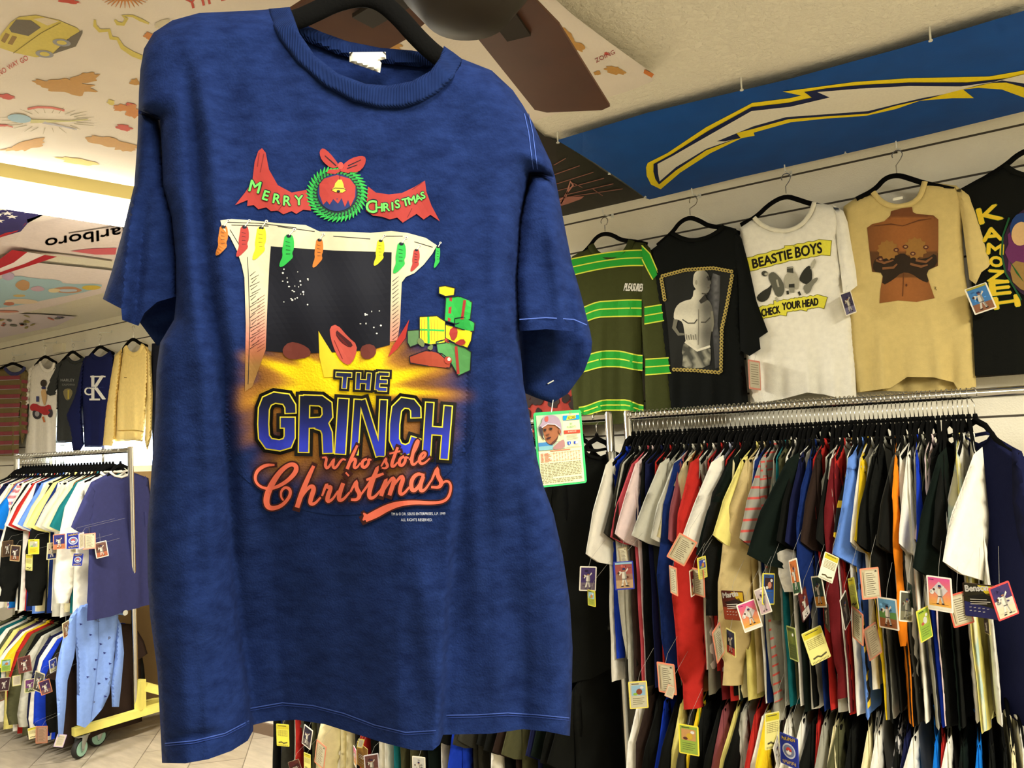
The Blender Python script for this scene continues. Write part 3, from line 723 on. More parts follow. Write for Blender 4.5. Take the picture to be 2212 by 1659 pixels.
mk('collar', v, f, M_RIB, sh_root, True, so, auto=False)
v, f = pillow([(626, 40), (660, 54), (700, 71), (750, 89), (820, 103), (890, 109), (945, 118), (952, 128), (945, 160), (900, 190), (830, 200), (740, 190), (680, 160), (636, 90)], hs, .004, 12, 8, base=-.035, fold=lambda x, y: -.012*np.sin((x-626)/326*math.pi))
bk = mk('back_neck', v, f, M_NAVY, sh_root, True, so)
v, f = pillow([(626, 40), (660, 54), (700, 71), (750, 89), (820, 103), (890, 109), (945, 118), (948, 150), (890, 143), (800, 134), (730, 118), (668, 92), (634, 72)], hs, .004, 6, 8, base=-.026, fold=lambda x, y: -.012*np.sin((x-626)/326*math.pi))
mk('back_collar', v, f, M_RIB, bk, True, so)
v, f = pillow([(755, 113), (833, 112), (834, 127), (820, 131), (824, 136), (821, 157), (800, 150), (755, 134)], hs, .0025, 4, 5, base=-.018)
tg = mk('neck_tag', v, f, mat('white_label', (212, 206, 186), .8), sh_root, True, so); tag(tg, 'folded white cloth label')

# --- the print
ps = lambda x, y, e=0: hs(x, y, HT+float(hfold(x, y))+e+.0006)
RED_, DRED, GRN, DGRN, YL_, CRM, INK, ORG_ = (166, 54, 48), (120, 34, 34), (44, 176, 72), (16, 70, 36), (238, 220, 36), (206, 200, 168), (14, 18, 34), (190, 112, 42)
# warm burst behind the words
def burst(x, y):
    a = math.atan2(y-838, (x-742)*.72); r = math.hypot((x-742)/300, (y-838)/(150 if y < 838 else 270))
    ry = .5+.5*math.sin(a*13+1.1*math.sin(a*5)); ry2 = .5+.5*math.sin(a*29+2)
    ry3 = .5+.5*math.sin(a*7+.6)
    core = math.hypot((x-740)/215, (y-815)/72)
    i = max(0, 1.12-r*(.72+.30*(1-ry)+.14*ry2))*.66*(.75+.25*ry3)+.95*max(0, 1-core*(.68+.5*(1-ry)))
    st = max(0, 1-abs((y-985)+(x-640)*.62)/26)*(1 if 500 < x < 660 else 0)*max(0, 1-abs(x-585)/85)
    i = min(1, i+.35*st)
    al = float(sstep(.02, .34, i))*float(sstep(0, .30, 1-r))*float(sstep(486, 530, x))
    if i > .86: c = (236, 206, 26)
    elif i > .54: t = (i-.54)/.32; c = tuple(p+(q-p)*t for p, q in zip((160, 110, 44), (236, 206, 26)))
    else: t = i/.54; c = tuple(p+(q-p)*t for p, q in zip((92, 56, 40), (160, 110, 44)))
    return c+(al,)
g_ = Print(ps, .0002, .0001, .78)
bl = [(742+305*math.cos(t*math.pi/30), 838+(168 if math.sin(t*math.pi/30) < 0 else 275)*math.sin(t*math.pi/30)) for t in range(60)]
bl = [(max(486, x), y) for x, y in bl]
g_.poly(bl, NAVY, 0, 6, burst)
g_.build('burst_print', sh_root, so, burst_mat())
# garland with the wreath
g_ = Print(ps, .0007, .00014, .72)
g_.poly([(566, 320), (574, 330), (581, 366), (600, 400), (630, 416), (662, 410), (670, 440), (672, 455), (655, 453), (640, 462), (630, 456), (612, 463), (600, 455), (585, 456), (575, 448), (558, 452), (548, 443), (534, 445), (535, 432), (508, 443), (530, 415), (545, 392), (550, 350), (558, 326)], RED_, 0)
g_.poly([(795, 403), (812, 416), (840, 420), (868, 417), (895, 404), (918, 390), (921, 414), (932, 444), (950, 478), (930, 464), (915, 474), (900, 462), (884, 472), (870, 481), (858, 470), (842, 474), (825, 468), (806, 466), (790, 455)], RED_, 0)
for q in ([(560, 330), (556, 360)], [(570, 332), (562, 372)], [(912, 394), (890, 410)], [(600, 456), (612, 440)], [(880, 470), (890, 450)]): g_.stroke(q, 1.6, DRED, 1)
g_.ell(728, 418, 64, 58, (20, 40, 40), 1, n=60)
for ring, (rr, n, c, w) in enumerate(((60, 44, GRN, 6.5), (52, 40, (34, 140, 60), 4.5))):
    for k in range(n):
        a = 2*math.pi*k/n; x, y = 728+(rr-7)*math.cos(a), 418+(rr-9)*math.sin(a)
        g_.stroke([(x, y), (728+(rr+7)*math.cos(a+.16), 418+(rr+2)*math.sin(a+.16))], [w, 1.5], c, 2+ring, step=20)
g_.ell(728, 416, 42, 40, NAVY, 4, n=40)
g_.poly([(690, 398), (700, 386), (728, 378), (756, 386), (768, 402), (767, 425), (757, 446), (752, 432), (745, 447), (738, 428), (730, 440), (720, 430), (712, 442), (706, 434), (698, 442), (690, 420)], RED_, 5)
g_.poly(smooth_poly([(690, 326), (698, 319), (712, 330), (728, 350), (733, 360), (716, 364), (700, 352), (692, 340)], 1), RED_, 6)
g_.poly(smooth_poly([(740, 356), (758, 342), (780, 336), (791, 340), (788, 358), (774, 372), (758, 372), (742, 364)], 1), RED_, 6)
g_.poly([(728, 366), (710, 366), (706, 374), (724, 376), (736, 370), (752, 374), (760, 370), (746, 362)], RED_, 6)
g_.ell(736, 358, 6, 8, (196, 72, 62), 7)
for q in ([(702, 336), (722, 354)], [(780, 345), (752, 358)], [(714, 346), (726, 358)], [(772, 356), (750, 364)]): g_.stroke(q, [1.2, 2.4], INK, 8)
g_.stroke([(735, 366), (734, 392)], 1, INK, 8)
g_.poly([(731, 388), (738, 388), (742, 398), (743, 405), (748, 411), (740, 416), (724, 415), (716, 410), (722, 404), (724, 396)], (226, 190, 60), 9)
g_.stroke([(716, 410), (724, 406), (742, 407), (748, 411)], 1.2, INK, 10); g_.ell(731, 413, 4, 2.5, INK, 10)
for ch, x, y, h, r in (('M', 537, 412, 24, 14), ('E', 566, 430, 20, 17), ('R', 589, 438, 20, 9), ('R', 612, 443, 20, 4), ('Y', 637, 443, 20, -2), ('C', 791, 460, 26, -2), ('H', 812, 457, 17, -2), ('R', 829, 456, 17, -4), ('I', 847, 454, 17, -3), ('S', 855, 450, 17, -8), ('T', 871, 446, 16, -12), ('M', 884, 442, 16, -14), ('A', 899, 436, 14, -18), ('S', 912, 430, 14, -18)):
    g_.text(ch, x, y, h*1.05, INK, 6, r, grow=1.8); g_.text(ch, x, y, h, (110, 226, 96), 7, r, grow=.7)
g_.build('garland_print', sh_root, so)
# fireplace, stockings, parcels
g_ = Print(ps, .0007, .00014, .72)
def colgrad(x, y):
    t = min(1, max(0, (y-650)/120)); a = tuple(p+(q-p)*t for p, q in zip(CRM, (196, 96, 86)))
    t2 = min(1, max(0, (y-730)/60)); return tuple(p+(q-p)*t2 for p, q in zip(a, (150, 112, 60)))
g_.poly([(476, 476), (500, 473), (545, 476), (600, 482), (660, 486), (690, 500), (760, 501), (800, 503), (845, 499), (880, 503), (920, 514), (944, 530), (934, 548), (915, 572), (895, 590), (877, 598), (868, 610), (866, 650), (864, 700), (858, 735), (842, 738), (843, 690), (845, 545), (720, 541), (640, 536), (585, 532), (582, 570), (578, 650), (576, 700), (574, 755), (545, 835), (529, 846), (531, 700), (528, 600), (522, 572), (512, 542), (497, 512), (480, 492)], CRM, 0, 9, colgrad)
g_.poly([(585, 532), (640, 536), (720, 541), (846, 545), (845, 600), (843, 700), (842, 745), (800, 756), (700, 762), (640, 764), (574, 758), (577, 690), (581, 590)], (7, 10, 24), 1, 14)
random.seed(3)
for k in range(34):
    x, y = random.choice(((610+random.random()*60, 570+random.random()*90), (760+random.random()*75, 650+random.random()*80), (630+random.random()*40, 600+random.random()*60)))
    g_.ell(x, y, .8+random.random()*1.6, .8+random.random()*1.4, (225, 225, 215), 2, n=8)
# the open red sack on the hearth
g_.poly(smooth_poly([(712, 706), (728, 700), (752, 728), (772, 745), (768, 770), (755, 790), (738, 782), (724, 760), (714, 730)], 1), (190, 82, 70), 3)
g_.poly(smooth_poly([(722, 708), (742, 726), (764, 744), (756, 752), (736, 740), (724, 722)], 1), (70, 26, 30), 4)
for q in ([(728, 722), (745, 744)], [(735, 728), (752, 748)], [(722, 735), (740, 775)]): g_.stroke(q, 1.2, DRED, 5)
g_.poly(smooth_poly([(610, 752), (625, 738), (650, 742), (672, 756), (668, 772), (630, 778), (612, 768)], 1), (110, 52, 44), 3)
g_.poly(smooth_poly([(778, 750), (795, 742), (812, 748), (812, 768), (794, 778), (780, 770)], 1), (104, 48, 40), 3)
# hatching on the mantel and columns
for q in ([(490, 480), (560, 482), (640, 492)], [(600, 489), (680, 500)], [(720, 510), (800, 516)], [(830, 510), (870, 510)], [(895, 522), (935, 534)], [(500, 486), (580, 488)], [(535, 555), (540, 700), (536, 830)], [(497, 496), (520, 534)]): g_.stroke(q, 1.3, INK, 2)
for k in range(22):
    y = 590+k*7.5; g_.stroke([(540+(k % 3)*2, y+6), (552+(k*7 % 12), y-4)], [1.4, .7], (40, 34, 36), 2, step=30)
    if k > 5: g_.stroke([(556, y+12), (572, y+2)], [1.2, .6], (120, 50, 48), 2, step=30)
for k in range(15):
    y = 600+k*9; g_.stroke([(848, y+8), (861, y-3)], [1.2, .6], (44, 36, 38), 2, step=30)
def stocking(x, y, s, c, lean):
    P = [(0, 0), (10, -1), (13, 12), (13, 34), (10, 44), (12, 54), (6, 64), (-2, 76), (-8, 78), (-7, 66), (-3, 52), (-4, 38), (-2, 20)]
    Q = []
    for a, b in P:
        a = a*lean*1.55-3; Q.append((x+a*s, y+b*s))
    g_.poly(smooth_poly(Q, 1), c, 3)
    g_.ell(x+6*lean*s, y+3*s, 6*s, 4*s, INK, 4, n=12)
    for k in range(4): g_.stroke([(x+(-1+k*.2)*lean*s, y+(16+k*10)*s), (x+9*lean*s, y+(19+k*9)*s)], [1, .6], INK, 4, step=30)
    g_.stroke([(x+7*lean*s, y+1*s), (x+17*abs(lean)*s, y-12*s)], [1.6, 2.2], (232, 230, 214), 5); g_.ell(x+18*abs(lean)*s, y-13*s, 4*s, 3.4*s, (236, 233, 216), 6, n=12); g_.ell(x+18*abs(lean)*s, y-13*s, 2*s, 1.6*s, (120, 112, 100), 7, n=10)
for x, y, s, c, l in ((478, 487, .84, ORG_, 1), (523, 488, .86, RED_, 1), (559, 490, .92, YL_, 1), (618, 507, .90, GRN, 1.1), (686, 516, .80, ORG_, .9), (818, 518, .72, YL_, 1), (862, 524, .86, GRN, 1), (896, 538, .62, RED_, 1), (944, 532, .60, GRN, .7)):
    stocking(x, y, s, c, l)
def box(pts, c, side, lid=None):
    g_.poly(pts, c, 4); 
    g_.stroke(list(pts)+[pts[0]], 2.0, INK, 6, step=30)
box([(948, 619), (962, 617), (983, 622), (981, 638), (962, 640), (948, 634)], YL_, 0)
box([(963, 642), (990, 640), (1020, 652), (1016, 690), (985, 700), (960, 692)], GRN, 0)
g_.stroke([(974, 642), (970, 694)], 6, RED_, 5); g_.stroke([(1004, 648), (998, 690)], 6, RED_, 5)
box([(982, 688), (1000, 685), (1026, 698), (1024, 716), (1000, 712), (982, 706)], (38, 160, 66), 0)
box([(906, 684), (944, 682), (962, 694), (962, 740), (930, 745), (906, 738)], YL_, 0)
g_.stroke([(925, 683), (926, 742)], 5, GRN, 5); g_.stroke([(906, 712), (960, 714)], 4, GRN, 5)
for k in range(7): g_.stroke([(910+k*7, 690), (911+k*7, 736)], .9, (150, 120, 30), 5, step=60)
box([(962, 700), (1000, 712), (1021, 716), (1018, 736), (1010, 752), (980, 740), (962, 730)], YL_, 0)
box([(880, 714), (906, 712), (906, 742), (886, 750), (880, 740)], (92, 130, 84), 0)
box([(942, 738), (960, 734), (1006, 752), (1018, 760), (1016, 800), (990, 812), (975, 786), (945, 760)], (84, 150, 84), 0)
g_.stroke([(985, 748), (990, 808)], 6, RED_, 7)
box([(884, 770), (920, 757), (955, 764), (975, 780), (972, 795), (920, 790), (886, 784)], (160, 66, 44), 0)
for q in ([(978, 740), (968, 715), (985, 702), (990, 722)], [(980, 742), (1000, 730), (1008, 742), (990, 748)], [(974, 742), (960, 738), (962, 728)]): g_.poly(smooth_poly(q, 1), RED_, 8); 
for q in ([(915, 752), (900, 740), (905, 728), (918, 738)], [(920, 752), (936, 742), (934, 758)]): g_.poly(smooth_poly(q, 1), (104, 122, 76), 8)
g_.ell(968, 778, 8, 8, (170, 60, 46), 8); g_.ell(970, 776, 3.5, 4, (225, 220, 200), 9)
g_.poly([(884, 690), (876, 730), (858, 754), (838, 772), (848, 748), (864, 724)], (170, 46, 40), 2)
# flame between hearth and words
g_.poly([(688, 715), (700, 735), (722, 770), (745, 795), (770, 812), (700, 815), (690, 770)], (228, 196, 40), 2, 8)
g_.build('fireplace_print', sh_root, so)
# the words
g_ = Print(ps, .0018, .00016, .78)
def Zw(pts): return [(460+x/3.607, 700+y/3.607) for x, y in pts]
bluegrad = lambda x, y: tuple(p+(q-p)*min(1, max(0, (y-868)/92)) for p, q in zip((13, 20, 46), (48, 62, 205)))
tgrad = lambda x, y: tuple(p+(q-p)*min(1, max(0, (y-806)/34)) for p, q in zip((14, 22, 50), (46, 62, 170)))
LET = [([[(605, 700), (603, 640), (570, 585), (480, 573), (420, 600), (397, 660), (392, 780), (398, 880), (435, 932), (520, 945), (578, 928), (598, 880), (598, 768), (520, 768)]], 92),
       ([[(715, 552), (706, 1005)], [(700, 592), (840, 597), (888, 632), (893, 715), (858, 765), (735, 772)], [(800, 775), (870, 800), (890, 850), (897, 1012)]], 88),
       ([[(1018, 575), (990, 1018)]], 92),
       ([[(1130, 582), (1100, 1022)], [(1160, 585), (1300, 1032)], [(1330, 585), (1310, 1035)]], 66),
       ([[(1582, 735), (1580, 662), (1548, 622), (1480, 612), (1432, 660), (1416, 780), (1414, 900), (1440, 958), (1500, 982), (1560, 955), (1584, 880)]], 86),
       ([[(1690, 605), (1662, 1048)], [(1834, 632), (1800, 1058)], [(1680, 828), (1820, 838)]], 72)]
for strokes, w in LET:
    for q in strokes:
        z = Zw(q); ww = w/3.607
        g_.stroke(z, ww+15, (16, 14, 12), 0, step=6, capr=False)
        e0 = np.array(z[0])-np.array(z[1]); e1 = np.array(z[-1])-np.array(z[-2]); e0 = e0/np.linalg.norm(e0); e1 = e1/np.linalg.norm(e1)
        zz = [tuple(np.array(z[0])+e0*7)]+z[1:-1]+[tuple(np.array(z[-1])+e1*7)]
        g_.stroke(zz, ww+15, (16, 14, 12), 0, step=6)
        g_.stroke(z, ww+1, (232, 218, 62), 2, step=6)
        zi = [tuple(np.array(z[0])-e0*2.4)]+z[1:-1]+[tuple(np.array(z[-1])-e1*2.4)]
        g_.stroke(zi, ww-4.5, (0, 0, 0), 4, bluegrad, step=6)
THE = [[(955, 392), (1085, 398)], [(1030, 398), (1022, 505)], [(1135, 375), (1128, 512)], [(1218, 378), (1206, 516)], [(1132, 446), (1212, 450)], [(1290, 378), (1278, 515)], [(1285, 388), (1376, 392)], [(1282, 447), (1362, 450)], [(1278, 506), (1358, 510)]]
for i, q in enumerate(THE):
    z = Zw(q); ww = 9.5 if i in (4, 6, 7, 8) else 11
    e = np.array(z[1])-np.array(z[0]); e = e/np.linalg.norm(e)
    g_.stroke([tuple(np.array(z[0])-e*5), tuple(np.array(z[1])+e*5)], ww+11, (16, 14, 12), 0)
    g_.stroke(z, ww+1, (226, 212, 80), 2)
    g_.stroke([tuple(np.array(z[0])+e*1.6), tuple(np.array(z[1])-e*1.6)], ww-3, (0, 0, 0), 4, tgrad)
CORAL, CDK = (224, 108, 84), (58, 22, 20)
SCR = [([(480, 1098), (410, 1098), (345, 1140), (325, 1200), (345, 1250), (400, 1282), (480, 1280), (580, 1225), (650, 1150), (648, 1100), (600, 1090), (530, 1140), (460, 1240), (415, 1350), (420, 1420), (465, 1440), (540, 1415), (600, 1345), (605, 1290), (565, 1268), (530, 1300), (530, 1350), (550, 1375)], [5, 9, 9, 7, 6, 7, 8, 10, 12, 11, 10, 12, 15, 16, 14, 11, 9, 8, 8, 7, 6, 5, 4]),
       ([(785, 1105), (740, 1200), (690, 1320), (655, 1430)], [8, 12, 13, 12]), ([(665, 1395), (720, 1300), (765, 1258), (790, 1280), (765, 1350), (755, 1400), (790, 1405), (840, 1350)], [5, 7, 10, 12, 12, 10, 7, 5]),
       ([(850, 1340), (885, 1245), (890, 1275), (925, 1265), (895, 1340), (890, 1385), (930, 1370), (975, 1300)], [5, 8, 9, 9, 12, 10, 6, 5]),
       ([(1015, 1240), (985, 1320), (980, 1375), (1015, 1370), (1065, 1310)], [10, 12, 10, 7, 5]), ([(1042, 1175), (1052, 1166)], [12, 12]),
       ([(1070, 1310), (1120, 1215), (1115, 1275), (1148, 1330), (1125, 1370), (1075, 1368)], [5, 8, 11, 11, 8, 6]),
       ([(1145, 1340), (1240, 1210), (1290, 1100), (1255, 1190), (1215, 1310), (1220, 1360), (1260, 1350), (1310, 1290)], [5, 7, 9, 11, 12, 9, 7, 5]), ([(1195, 1215), (1265, 1190), (1330, 1165)], [6, 9, 6]),
       ([(1310, 1290), (1355, 1200), (1330, 1275), (1310, 1340)], [5, 9, 11, 10]), ([(1335, 1290), (1395, 1195), (1415, 1215), (1390, 1290), (1375, 1335)], [5, 8, 11, 11, 10]), ([(1400, 1270), (1465, 1180), (1485, 1205), (1460, 1270), (1455, 1325), (1485, 1325), (1530, 1270)], [5, 8, 11, 11, 9, 7, 5]),
       ([(1640, 1175), (1590, 1165), (1545, 1215), (1545, 1290), (1575, 1300), (1620, 1240), (1648, 1165), (1612, 1260), (1620, 1305), (1655, 1290), (1700, 1220)], [6, 9, 10, 11, 9, 7, 9, 11, 9, 6, 5]),
       ([(1700, 1225), (1750, 1110), (1748, 1180), (1785, 1235), (1765, 1275), (1700, 1270)], [5, 8, 11, 11, 8, 6]),
       ([(1765, 1275), (1800, 1225), (1840, 1225), (1858, 1270), (1838, 1350), (1790, 1388), (1700, 1395), (1560, 1388), (1440, 1402), (1350, 1435), (1270, 1480), (1185, 1520)], [4, 6, 6, 6, 7, 7, 8, 10, 14, 18, 20, 16]), ([(1200, 1505), (1172, 1472)], [14, 3]), ([(1190, 1505), (1168, 1530)], [12, 3])]
WHO = [([(850, 1042), (890, 1036), (872, 1105), (895, 1130), (948, 1040), (930, 1110), (955, 1128), (1005, 1048), (1035, 1060)], [4, 6, 9, 7, 6, 8, 7, 6, 4]),
       ([(1125, 945), (1085, 1030), (1045, 1130)], [6, 9, 9]), ([(1050, 1110), (1095, 1045), (1115, 1060), (1095, 1118), (1120, 1122), (1150, 1080)], [4, 7, 9, 8, 6, 4]),
       ([(1200, 1050), (1165, 1065), (1160, 1110), (1185, 1120), (1215, 1085), (1212, 1052), (1235, 1060)], [7, 8, 9, 8, 8, 7, 4]),
       ([(1310, 1110), (1350, 1040), (1345, 1075), (1365, 1105), (1345, 1125), (1315, 1120)], [4, 6, 8, 8, 6, 4]),
       ([(1440, 960), (1405, 1050), (1390, 1105), (1410, 1112), (1440, 1075)], [7, 9, 9, 7, 4]), ([(1375, 1010), (1460, 990)], [5, 5]),
       ([(1490, 1030), (1455, 1050), (1450, 1095), (1475, 1105), (1500, 1070), (1498, 1035), (1525, 1045)], [7, 8, 9, 8, 8, 7, 4]),
       ([(1530, 1060), (1580, 980), (1605, 915), (1590, 905), (1560, 990), (1545, 1080), (1565, 1100), (1600, 1065)], [4, 6, 7, 7, 9, 9, 7, 4]),
       ([(1600, 1065), (1645, 1040), (1660, 1005), (1635, 1000), (1605, 1050), (1615, 1090), (1650, 1085), (1690, 1045)], [5, 7, 7, 7, 9, 8, 6, 4])]
for q, w in SCR+WHO:
    z = Zw(q); sc = .80 if (q, w) in WHO else .86
    zz = [np.array(p) for p in z]
    for _ in range(2):
        nz, nw = [zz[0]], [w[0]]
        for i in range(len(zz)-1):
            nz += [zz[i]*.75+zz[i+1]*.25, zz[i]*.25+zz[i+1]*.75]; nw += [w[i]*.75+w[i+1]*.25, w[i]*.25+w[i+1]*.75]
        nz.append(zz[-1]); nw.append(w[-1]); zz, w = nz, nw
    g_.stroke(zz, [a*sc+6.5 for a in w], CDK, 6, step=6, capr=True); g_.stroke(zz, [a*sc for a in w], CORAL, 8, step=6)
g_.text('TM & © DR. SEUSS ENTERPRISES, L.P. 1999', 845, 1114.5, 6, (205, 210, 222), 1, -.5, 117)
g_.text('ALL RIGHTS RESERVED.', 866, 1126, 6, (205, 210, 222), 1, 0, 68)
g_.build('lettering_print', sh_root, so)
# stitched seams, and the shade of a seam crease drawn dark
g_ = Print(lambda x, y, e=0: hs(x, y, float(hdepth(x, y)[0])+e), .0012, .0003)
STC = (50, 72, 138)
for q in ([(541, 1530), (610, 1518), (676, 1524), (743, 1541), (809, 1566), (876, 1582), (942, 1578)], [(356, 1606), (420, 1600), (486, 1584), (538, 1557)], [(962, 1545), (1030, 1544), (1097, 1540), (1160, 1544), (1230, 1551)]):
    g_.stroke(q, 2.2, STC, 0); g_.stroke([(x, y+5) for x, y in q], 1.6, (28, 48, 108), 0)
for dx in (0, 9): g_.stroke([(1133+dx, 245), (1142+dx, 285), (1147+dx, 325), (1152+dx, 366)], 1.4, (66, 92, 166), 0)
g_.stroke([(1147, 376), (1170, 376), (1196, 386)], 2, (16, 30, 74), 0)
g_.stroke([(302, 240), (345, 259)], 3, (10, 18, 48), 0)  # crease shade at the sleeve top, put into the colour as a dark line
g_.build('stitching_and_seam_shade', sh_root, so)
g_ = Print(lambda x, y, e=0: hs(x, y, .024+e), .001, .0003)
g_.stroke([(1122, 690), (1180, 686), (1240, 690), (1268, 702)], 2, (68, 92, 165), 0)
g_.build('sleeve_stitching', s_r, so)
# hanger of the front shirt
hr = empty('clothes_hanger', tuple(hs(780, 10)), 'black velvet hanger inside the large blue T-shirt', 'hanger'); ho = tuple(hs(780, 10))
arm = [(470, 70), (560, 56), (640, 44), (680, 26), (725, 4), (780, -8), (822, 2), (862, 36), (900, 80), (940, 118), (985, 146), (1060, 178)]
ap = [np.array(p, float) for p in arm]
for _ in range(2): ap = [ap[0]]+[q for i in range(len(ap)-1) for q in (ap[i]*.75+ap[i+1]*.25, ap[i]*.25+ap[i+1]*.75)]+[ap[-1]]
MB().tube([hs(x, y, -.008) for x, y in ap], .0118, 12, flat=.55, up=tuple(HN*0+np.array([0, 0, 1]))).build('hanger_body', M_BLACKV, hr, True, ho)
top = hs(770, -20, -.008); u = np.array([0, 0, 1.0])
hk = [top, top+u*.05]
for k in range(9):
    a = math.radians(-60+k*30); hk.append(top+u*.085+_rt*(-.02*math.cos(a))*1+u*(.02*math.sin(a))+_rt*.0)
MB().tube(hk, .002, 8).build('hook', M_WIRE, hr, True, ho)
pk = hk[2+5]
ck = MB().tube([(pk[0], pk[1], pk[2]+.004), (pk[0], pk[1], CEIL)], .0015, 6).build('hanging_wire', M_WIRE)
tag(ck, 'thin steel wire from the ceiling to the hanger of the blue T-shirt', 'wire')
# ------------------------------------------------------------------ shirts hung on the slat wall
TY = 3.235                                  # plane of the hung shirts
M_LABEL = mat('white_label', (232, 228, 208), .8)
def soft(xs, amp=.006, w=9, y0=0, y1=1):
    """vertical folds at the given places, growing downwards"""
    def f(x, y):
        t = sstep(y0, y1, y); o = 0*np.asarray(x, float)
        for i, (a, b) in enumerate(xs): o = o+amp*(1 if i % 2 else -.8)*np.exp(-((x-(a+(b-a)*t))/w)**2)*t
        return o+.0007*np.sin(np.asarray(x)/7.+np.asarray(y)/31.)
    return f
def wall_hanger(name_label, hx, hy, bx, by, arms, Y=TY, r=.010):
    """black hanger whose steel hook sits on a slat hook; arms traced as a bent bar"""
    top = onY(hx, hy, Y); root = empty('clothes_hanger', tuple(top), name_label, 'hanger', 'hangers on the slat wall')
    o = tuple(top)
    ap = [np.array(p, float) for p in arms]
    for _ in range(2): ap = [ap[0]]+[q for i in range(len(ap)-1) for q in (ap[i]*.75+ap[i+1]*.25, ap[i]*.25+ap[i+1]*.75)]+[ap[-1]]
    MB().tube([onY(x, y, Y) for x, y in ap], r, 10, flat=.6, up=(0, 0, 1)).build('hanger_body', M_BLACKV, root, True, o)
    b = onY(bx, by, Y); rr = .018
    pts = [b, b+np.array([0, 0, .03])]
    c = np.array([top[0], Y, top[2]-rr])
    pts.append(c+np.array([rr*.6, 0, -rr*1.0]))
    for k in range(10):
        a = math.radians(-20+k*25); pts.append(c+np.array([rr*math.cos(a), 0, rr*math.sin(a)]))
    MB().tube(pts, .0019, 6).build('hook', M_WIRE, root, True, o)
    return root
def wall_hook(px, py, label, Y=TY):
    p = onY(px, py, Y)
    mb = MB().tube([(p[0], WALLY, p[2]+.012), (p[0], WALLY-.02, p[2]+.004), (p[0], Y-.008, p[2]-.006), (p[0], Y-.016, p[2]+.018)], .0028, 6)
    mb.box((p[0]-.006, WALLY-.003, p[2]+.002), (p[0]+.006, WALLY-.0005, p[2]+.022))
    tag(mb.build('slatwall_hook', M_PIN), label, 'wall hook', 'metal hooks on the slat wall')
def shirt(name, label, cat, rgb, pieces, Y=TY, T=.024, fold=None, m=None, group=None):
    """pieces: list of (part name, outline, offset in front, thickness, open edges)"""
    M = m or cloth(rgb); s = surfY(Y)
    P0 = pieces[0][1]; cx = np.mean([p[0] for p in P0]); cy = min(p[1] for p in P0)
    org = tuple(onY(cx, cy, Y)); root = empty(name, org, label, cat, group)
    for nm, poly, off, th, sk in pieces:
        k = sorted({i for i in range(len(poly))})
        v, f = pillow(poly, s, th, 16, 7, fold=fold if fold else None, base=off, skip=set(sk))
        mk(nm, v, f, M, root, True, org)
    return root, org
def collar(root, org, pts, w, rgb, off, Y=TY, nm='collar', m=None):
    s = Print(surfY(Y), off, 0); P = [np.array(p, float) for p in pts]
    for _ in range(2): P = [P[0]]+[q for i in range(len(P)-1) for q in (P[i]*.75+P[i+1]*.25, P[i]*.25+P[i+1]*.75)]+[P[-1]]
    mb = MB().tube([onY(x, y, Y-off) for x, y in P], w, 8, flat=.5, up=(0, 0, 1))
    return mb.build(nm, m or cloth(rgb), root, True, org)
def wprint(off, fold=None, Y=TY):
    if fold is None: return Print(lambda x, y, e=0: onY(x, y, Y-off-e), .0015, .0008)
    return Print(lambda x, y, e=0: onY(x, y, Y-off-e-float(fold(np.array(float(x)), np.array(float(y))))), .0015, .0008)

HK = [((1305, 470), (1307, 500), [(1250, 556), (1274, 532), (1288, 512), (1306, 504), (1324, 508), (1342, 519), (1375, 522), (1398, 528)]),
      ((1497, 425), (1491, 465), [(1420, 530), (1452, 503), (1468, 480), (1490, 469), (1512, 477), (1530, 488), (1562, 492), (1600, 505)]),
      ((1697, 375), (1698, 418), [(1600, 486), (1632, 470), (1665, 438), (1698, 423), (1726, 432), (1750, 440), (1800, 452)]),
      ((1937, 325), (1937, 374), [(1850, 430), (1890, 410), (1912, 384), (1940, 378), (1966, 386), (1996, 396), (2060, 410)]),
      ((2234, 268), (2234, 318), [(2120, 390), (2172, 358), (2200, 333), (2232, 320), (2262, 330), (2320, 345)])]
for i, (a, b, c) in enumerate(HK):
    who = ['green striped jersey', 'black T-shirt with the gold chain print', 'white T-shirt with yellow lettering', 'tan T-shirt with the torso print', 'black T-shirt with tall yellow letters'][i]
    wall_hanger('black velvet hanger on the slat wall holding the '+who, *a, *b, c)
    wall_hook(a[0], a[1]-8, 'small steel slatwall hook above the '+who)

# red and dark leopard print shirt, mostly behind the blue one
wall_hanger('black velvet hanger on the slat wall holding the red and black leopard print shirt', 1130, 508, 1130, 548, [(1062, 606), (1096, 586), (1112, 562), (1130, 552), (1148, 560), (1172, 576), (1204, 586)], TY+.02)
wall_hook(1130, 500, 'small steel slatwall hook above the red and black leopard print shirt', TY+.02)
lf = soft([(1180, 1175), (1215, 1212)], .006, 10, 780, 900)
root, org = shirt('leopard_print_shirt', 'red and black leopard print shirt low beside the green striped jersey', 'shirt', (150, 58, 50),
    [('body', [(1096, 585), (1108, 598), (1126, 606), (1148, 602), (1164, 590), (1174, 574), (1206, 584), (1226, 640), (1240, 780), (1256, 900), (1262, 930), (1130, 935), (1060, 930), (1048, 780), (1040, 660), (1052, 612)], .0, .02, (10, 11))], TY+.02, fold=lf)
pr = wprint(.022, lf, TY+.02); random.seed(11)
for i in range(110):
    x, y = 1058+random.random()*186, 625+random.random()*295
    if x < 1218+(y-640)*.11 and x > 1056:
        pr.poly(smooth_poly([(x+(6+6*random.random())*math.cos(t*.9)*1.0, y+(7+7*random.random())*math.sin(t*.9)) for t in range(7)], 1), (40, 26, 24), 0, 12)
pr.build('leopard_spots', root, org)

